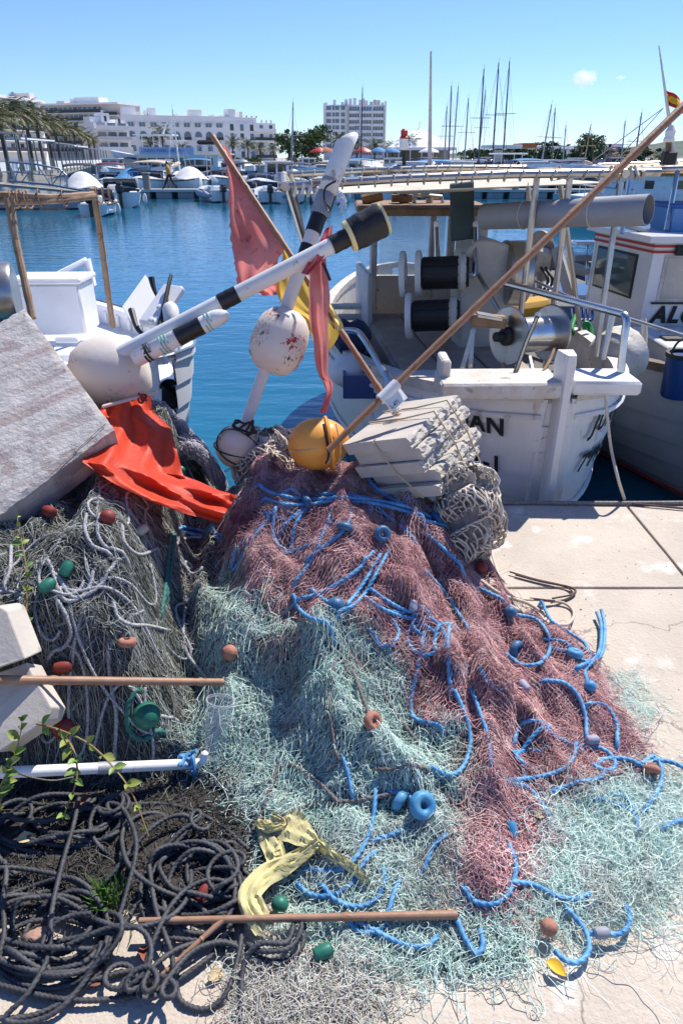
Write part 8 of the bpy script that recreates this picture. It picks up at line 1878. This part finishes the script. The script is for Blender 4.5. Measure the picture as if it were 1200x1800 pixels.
b = MB(); rr = random.Random(2); c = at_t(249, 697, 2.57); b.tube(crom([c + V(rr.uniform(-.015, .015), rr.uniform(-.015, .015), rr.uniform(-.025, .02)) for _ in range(10)], .006), .004, 5); tag(b.build('flag_tie', mat('dark_red_cord', (.2, .03, .03), .8)), 'dark knot tying the orange flag to its batten', 'knot')
# yellow cloth on the ground
YC = mat('dusty_yellow_cloth', (.62, .56, .28), .9, col2=(.50, .45, .22), nscale=14, col3=(.36, .29, .18), n3=11, lo3=.6, hi3=.72, bump=.35, bscale=200, bdist=.003)
def rag(rows, seed, w=.02):
    b = MB(); R_ = []; n = 26
    P = crom([(a[0], a[1], a[2]) for a in rows], 3.0); k = np.linspace(0, len(P) - 1, n).astype(int); kk = np.linspace(0, len(rows) - 1, n); wd = np.interp(kk, range(len(rows)), [a[3] for a in rows])
    for q, i in enumerate(k):
        d = P[min(i + 2, len(P) - 1)] - P[max(i - 2, 0)]; d = d[:2] / (np.linalg.norm(d[:2]) + 1e-9); nrm_ = np.array([-d[1], d[0]]); row = []
        for j in range(11):
            u = j / 10 - .5; px = P[i][:2] + nrm_ * u * wd[q]; s_ = surf(px[0], px[1], .018); s_.z += P[i][2] * .8 + w * (math.sin(u * 16 + q * .3 + seed) * .5 + .35 * math.sin(u * 31 - q * .5) + .3 * math.sin(q * .9 + u * 7) - abs(u) * 1.1); row.append(s_)
        R_.append(row)
    b.grid(R_); return b
yb = thing('yellow_cloth', 'dusty yellow cloth rag knotted over the bamboo in front of the green net', 'cloth', tuple(surf(490, 1540)))
for i, (rows, s) in enumerate((([(470, 1448, .02, 34), (474, 1480, .03, 40), (486, 1520, .03, 36), (480, 1552, .03, 26)], 1), ([(500, 1446, .03, 46), (520, 1470, .035, 60), (545, 1490, .04, 40), (562, 1500, .04, 14)], 2), ([(560, 1494, .045, 16), (525, 1520, .04, 28), (488, 1540, .045, 34), (455, 1566, .05, 36), (440, 1594, .055, 40), (452, 1622, .05, 44), (466, 1642, .03, 40)], 3), ([(556, 1492, .04, 18), (585, 1514, .035, 18), (615, 1532, .03, 16), (650, 1558, .02, 5)], 4), ([(452, 1452, .03, 18), (470, 1470, .045, 16), (500, 1462, .045, 14), (478, 1450, .05, 14)], 5))):
    o = rag(rows, s, .0055 if i in (0, 1, 4) else .009).build('cloth_fold', YC, yb, auto=60)

# clear plastic cup
cp = surf(375, 1330, .015); ctop = at_t(388, 1230, (cp - V(0, 0, EYE)).length / ray(375, 1330).length * .985)
CUP = thing('plastic_cup', 'clear plastic cup lying tilted on the nets right of the bamboo tip', 'cup', tuple(cp))
CL = mat('clear_plastic', (.7, .74, .78), .08, trans=.0, alpha=.18, spec=.6, ior=1.45)
L = (ctop - cp).length; b = MB(); b.lathe([(0, .003), (0, .027), (.01, .029), (L * .5, .035), (L - .008, .041)], cp, ctop - cp, 28, caps=False); b.build('cup_wall', CL, CUP)
b = MB(); b.lathe([(-.004, .041), (0, .044), (.005, .0435), (.005, .0405)], cp + (ctop - cp) * .97, ctop - cp, 28, closed=True); b.build('rim', mat('cup_rim', (.75, .78, .8), .12, alpha=.3, spec=.7), CUP)

# ================================================================== SMALL THINGS ON THE GROUND
# rope lying along the quay edge
P = crom([V(-1.6, EDGE - .02, .012), V(.2, EDGE - .02, .012), V(.9, EDGE - .015, .012), V(1.5, EDGE - .02, .012), V(2.4, EDGE - .01, .012), V(4, EDGE - .02, .012)], .02)
tag(finish('edge_rope', rope_mesh('edge_rope', P, .011), mat('grey_hemp', (.30, .27, .24), .9, col2=(.2, .18, .16), nscale=60)), 'grey rope stretched along the very edge of the quay', 'rope')
P = crom([V(1.52, 3.25, .012), V(2.0, 3.14, .010), V(2.6, 2.98, .010)], .02); tag(finish('thin_cord', rope_mesh('edge_cord', P, .006), MATS['dark_brown_cord']), 'thin dark cord lying on the quay at the right edge', 'cord')
# leaves
def leaf_mesh(name, L, W, curl):
    b = MB(); rows = []
    for i in range(7):
        f = i / 6; w = W * math.sin(math.pi * min(.98, f * .96 + .03)) ** .8; z = -curl * f * f
        rows.append([(f * L, -w / 2, z + w * .3), (f * L, 0, z), (f * L, w / 2, z + w * .3)])
    b.grid(rows); me = b.mesh(name); me.polygons.foreach_set('use_smooth', [True] * len(me.polygons)); return me
def place_leaf(name, me, p, d, up, s, parent=None):
    o = bpy.data.objects.new(name, me); COL.objects.link(o); d = d.normalized(); sd = up.cross(d).normalized(); u2 = d.cross(sd)
    M = Matrix(((d.x, sd.x, u2.x, 0), (d.y, sd.y, u2.y, 0), (d.z, sd.z, u2.z, 0), (0, 0, 0, 1))); 
    o.parent = parent; loc = Vector(p) - (ORG[parent.name] if parent else V(0, 0, 0)); o.matrix_basis = Matrix.Translation(loc) @ M @ Matrix.Scale(s, 4); ORG[o.name] = Vector(p); return o
LEAFM = mat('weed_leaf', (.10, .19, .025), .5, col2=(.22, .30, .06), nscale=40, sss=.0)
LEAFY = mat('weed_leaf_yellowing', (.28, .28, .05), .5, col2=(.18, .24, .05), nscale=40)
STEM = mat('weed_stem', (.24, .22, .08), .6, col2=(.25, .12, .05), nscale=30)
lm, ly = leaf_mesh('leaf', .034, .019, .006), leaf_mesh('leaf', .030, .018, .01); lm.materials.append(LEAFM); ly.materials.append(LEAFY)
def weed(label, stems, per, size, seed):
    rr = random.Random(seed); pp = [crom([at_t(*q) for q in s_], .012) for s_ in stems]; t = thing('weed', label, 'plant', tuple(pp[0][0]), 'weeds growing through the heap')
    for P in pp:
        b = MB(); b.tube([Vector(q) for q in P], np.linspace(.0032, .0014, len(P)), 6); b.build('stem', STEM, t); n = len(P)
        for i in range(per):
            f = (i + .5) / per; k = min(n - 2, int(f * n)); p = Vector(P[k]); dr = Vector(P[k + 1]) - p
            for sg in (-1, 1):
                s_, u_, d_ = frame_of(dr); a = rr.uniform(0, 6.28); d = (s_ * math.cos(a) + u_ * math.sin(a)) * 1.0 + d_ * .5 + V(0, -.2, .3)
                place_leaf('leaf', lm if rr.random() < .7 else ly, p, d, V(rr.uniform(-.4, .4), -.5, 1), size * rr.uniform(.45, 1.15) * (1 if f < .75 else .7), t)
weed('upright weed with small leaves climbing between slab and foam offcut', [[(42, 1140, 1.86), (46, 1080, 1.9), (48, 1010, 1.95), (36, 940, 2.0), (30, 905, 2.03)]], 13, .95, 1)
weed('leafy weed in front of the lower foam offcut at the left edge', [[(-5, 1430, 1.62), (15, 1360, 1.65), (35, 1300, 1.68), (40, 1258, 1.70)], [(-10, 1420, 1.62), (5, 1375, 1.64), (20, 1345, 1.65)]], 9, 1.1, 2)
weed('trailing weed arching over the white pipe towards the black ropes', [[(65, 1272, 1.72), (110, 1285, 1.68), (160, 1310, 1.64), (205, 1355, 1.60), (235, 1400, 1.58), (262, 1470, 1.56)], [(110, 1290, 1.70), (130, 1320, 1.66), (135, 1370, 1.63), (110, 1440, 1.60)]], 9, 1.0, 3)
# grass tuft between the ropes
GT_ = thing('grass_tuft', 'small tuft of green grass sprouting between the black rope coils', 'plant', tuple(surf(190, 1590)))
rr = random.Random(6); b = MB(); c = surf(190, 1592)
for i in range(70):
    a = rr.uniform(0, 6.28); h = rr.uniform(.04, .09); r_ = rr.uniform(.01, .045); q = c + V(rr.uniform(-.03, .03), rr.uniform(-.03, .03), 0); tip = q + V(math.cos(a) * r_, math.sin(a) * r_, h); mid = q.lerp(tip, .5) + V(0, 0, .012); w = V(-math.sin(a), math.cos(a), 0) * .0022
    b.add([q - w, q + w, mid + w, mid - w, tip], [(0, 1, 2, 3), (3, 2, 4)])
o = b.build('blades', mat('grass_blade', (.07, .17, .02), .5), GT_); o['kind'] = 'stuff'
# dry leaves and scraps
dl = [leaf_mesh('dry_leaf', .05, .032, .02) for _ in range(1)][0]; dl2 = dl.copy(); dl3 = dl.copy(); dl.materials.append(mat('dry_leaf_red', (.25, .07, .035), .7, col2=(.16, .05, .03), nscale=40)); dl2.materials.append(mat('dry_leaf_yellow', (.72, .42, .02), .6)); dl3.materials.append(mat('dry_leaf_straw', (.5, .38, .2), .7))
for (x, y, me, az, s_, lb, lf) in ((152, 1728, dl, .4, 1.0, 'red brown dry leaf on the concrete inside the black rope loops', .01), (255, 1690, dl, 1.9, .9, 'red brown dry leaf beside the thin slanting cane', .01), (960, 1690, dl2, -.6, .9, 'bright yellow leaf on the concrete at the bottom right', .02), (365, 1722, dl3, .5, .8, 'straw coloured dry leaf in the black rope tail loop', .01), (938, 1434, dl3, .2, .7, 'cream coloured leaf scrap lying on the pink net', .03), (130, 1420, dl, .8, 1.2, 'brown dry leaf in the shade under the weeds', .05), (30, 1478, dl3, .4, .9, 'pale curled leaf among ropes at the left edge', .05), (935, 1222 + 30, dl3, 1.2, .6, 'small cream scrap on the right flank of the pink net', .03)):
    p = surf(x, y, lf); o = place_leaf('dry_leaf', me, p, V(math.cos(az), math.sin(az), .1), V(.2, -.3, 1), s_); tag(o, lb, 'leaf', 'dry leaves')
b = MB(); A, B = surf(638, 1736, .006), surf(700, 1706, .012); b.tube([A, A.lerp(B, .5) + V(0, 0, .003), B], [.003, .0045, .004], 7); tag(b.build('wood_splint', mat('grey_wood', (.48, .43, .38), .8)), 'pale wooden splint lying on the concrete by the green net', 'stick')
b = MB(); c = surf(622, 1764, .009); b.lathe([(-.017, .007), (-.016, .0095), (.016, .009), (.017, .006)], c, (1, .25, 0), 14); tag(b.build('cork', mat('pale_cork', (.62, .57, .5), .8, col2=(.5, .45, .38), nscale=60)), 'short pale cork plug lying on the concrete at the bottom', 'cork')
b = MB(); c = surf(604, 1745, .012); b.ell(c, .026, .018, .012, nu=12, nv=7, f=lambda q: 1 + .15 * math.sin(q.x * 5)); tag(b.build('shell', mat('shell_white', (.66, .58, .5), .6)), 'rounded pale shell fragment left above the cork plug', 'shell')
for i, (x, y, lb) in enumerate(((70, 1660, 'rough reddish stone inside the corner rope coil'), (325, 1690, 'grey pebble beside the black rope tail'), (690, 1738, 'small white pebble right of the wooden splint'), (1000, 1105, 'small dark pebble right of the beige cord loop'), (1020, 1072, 'tiny dark pebble on the sunlit quay'))):
    p = surf(x, y, 0); r_ = (.03, .012, .006, .006, .004)[i]; b = MB(); b.ell(p + V(0, 0, r_ * .5), r_ * 1.2, r_, r_ * .7, nu=10, nv=7, f=lambda q: 1 + .15 * math.sin(q.x * 6 + q.y * 9)); tag(b.build('pebble', mat('stone_%d' % (i % 2), ((.36, .22, .17), (.3, .28, .26))[i % 2], .9, bump=.5, bscale=120)), lb, 'stone')
# crumbs of grit scattered over the concrete
rr = random.Random(12); b = MB()
for i in range(500):
    x, y = rr.uniform(-1.4, 2.2), rr.uniform(.75, 3.2); r_ = rr.uniform(.0012, .0035)
    if H0(x, y) > .01 and rr.random() < .9: continue
    z = .001; b.add([(x - r_, y - r_, z), (x + r_, y - r_ * .6, z), (x + r_ * .4, y + r_, z), (x - r_ * .2, y, z + r_ * 1.2)], [(0, 1, 3), (1, 2, 3), (2, 0, 3)])
tag(b.build('grit', mat('grit', (.26, .21, .17), .95), smooth=False), 'fine grit scattered over the quay', 'grit', kind='stuff')
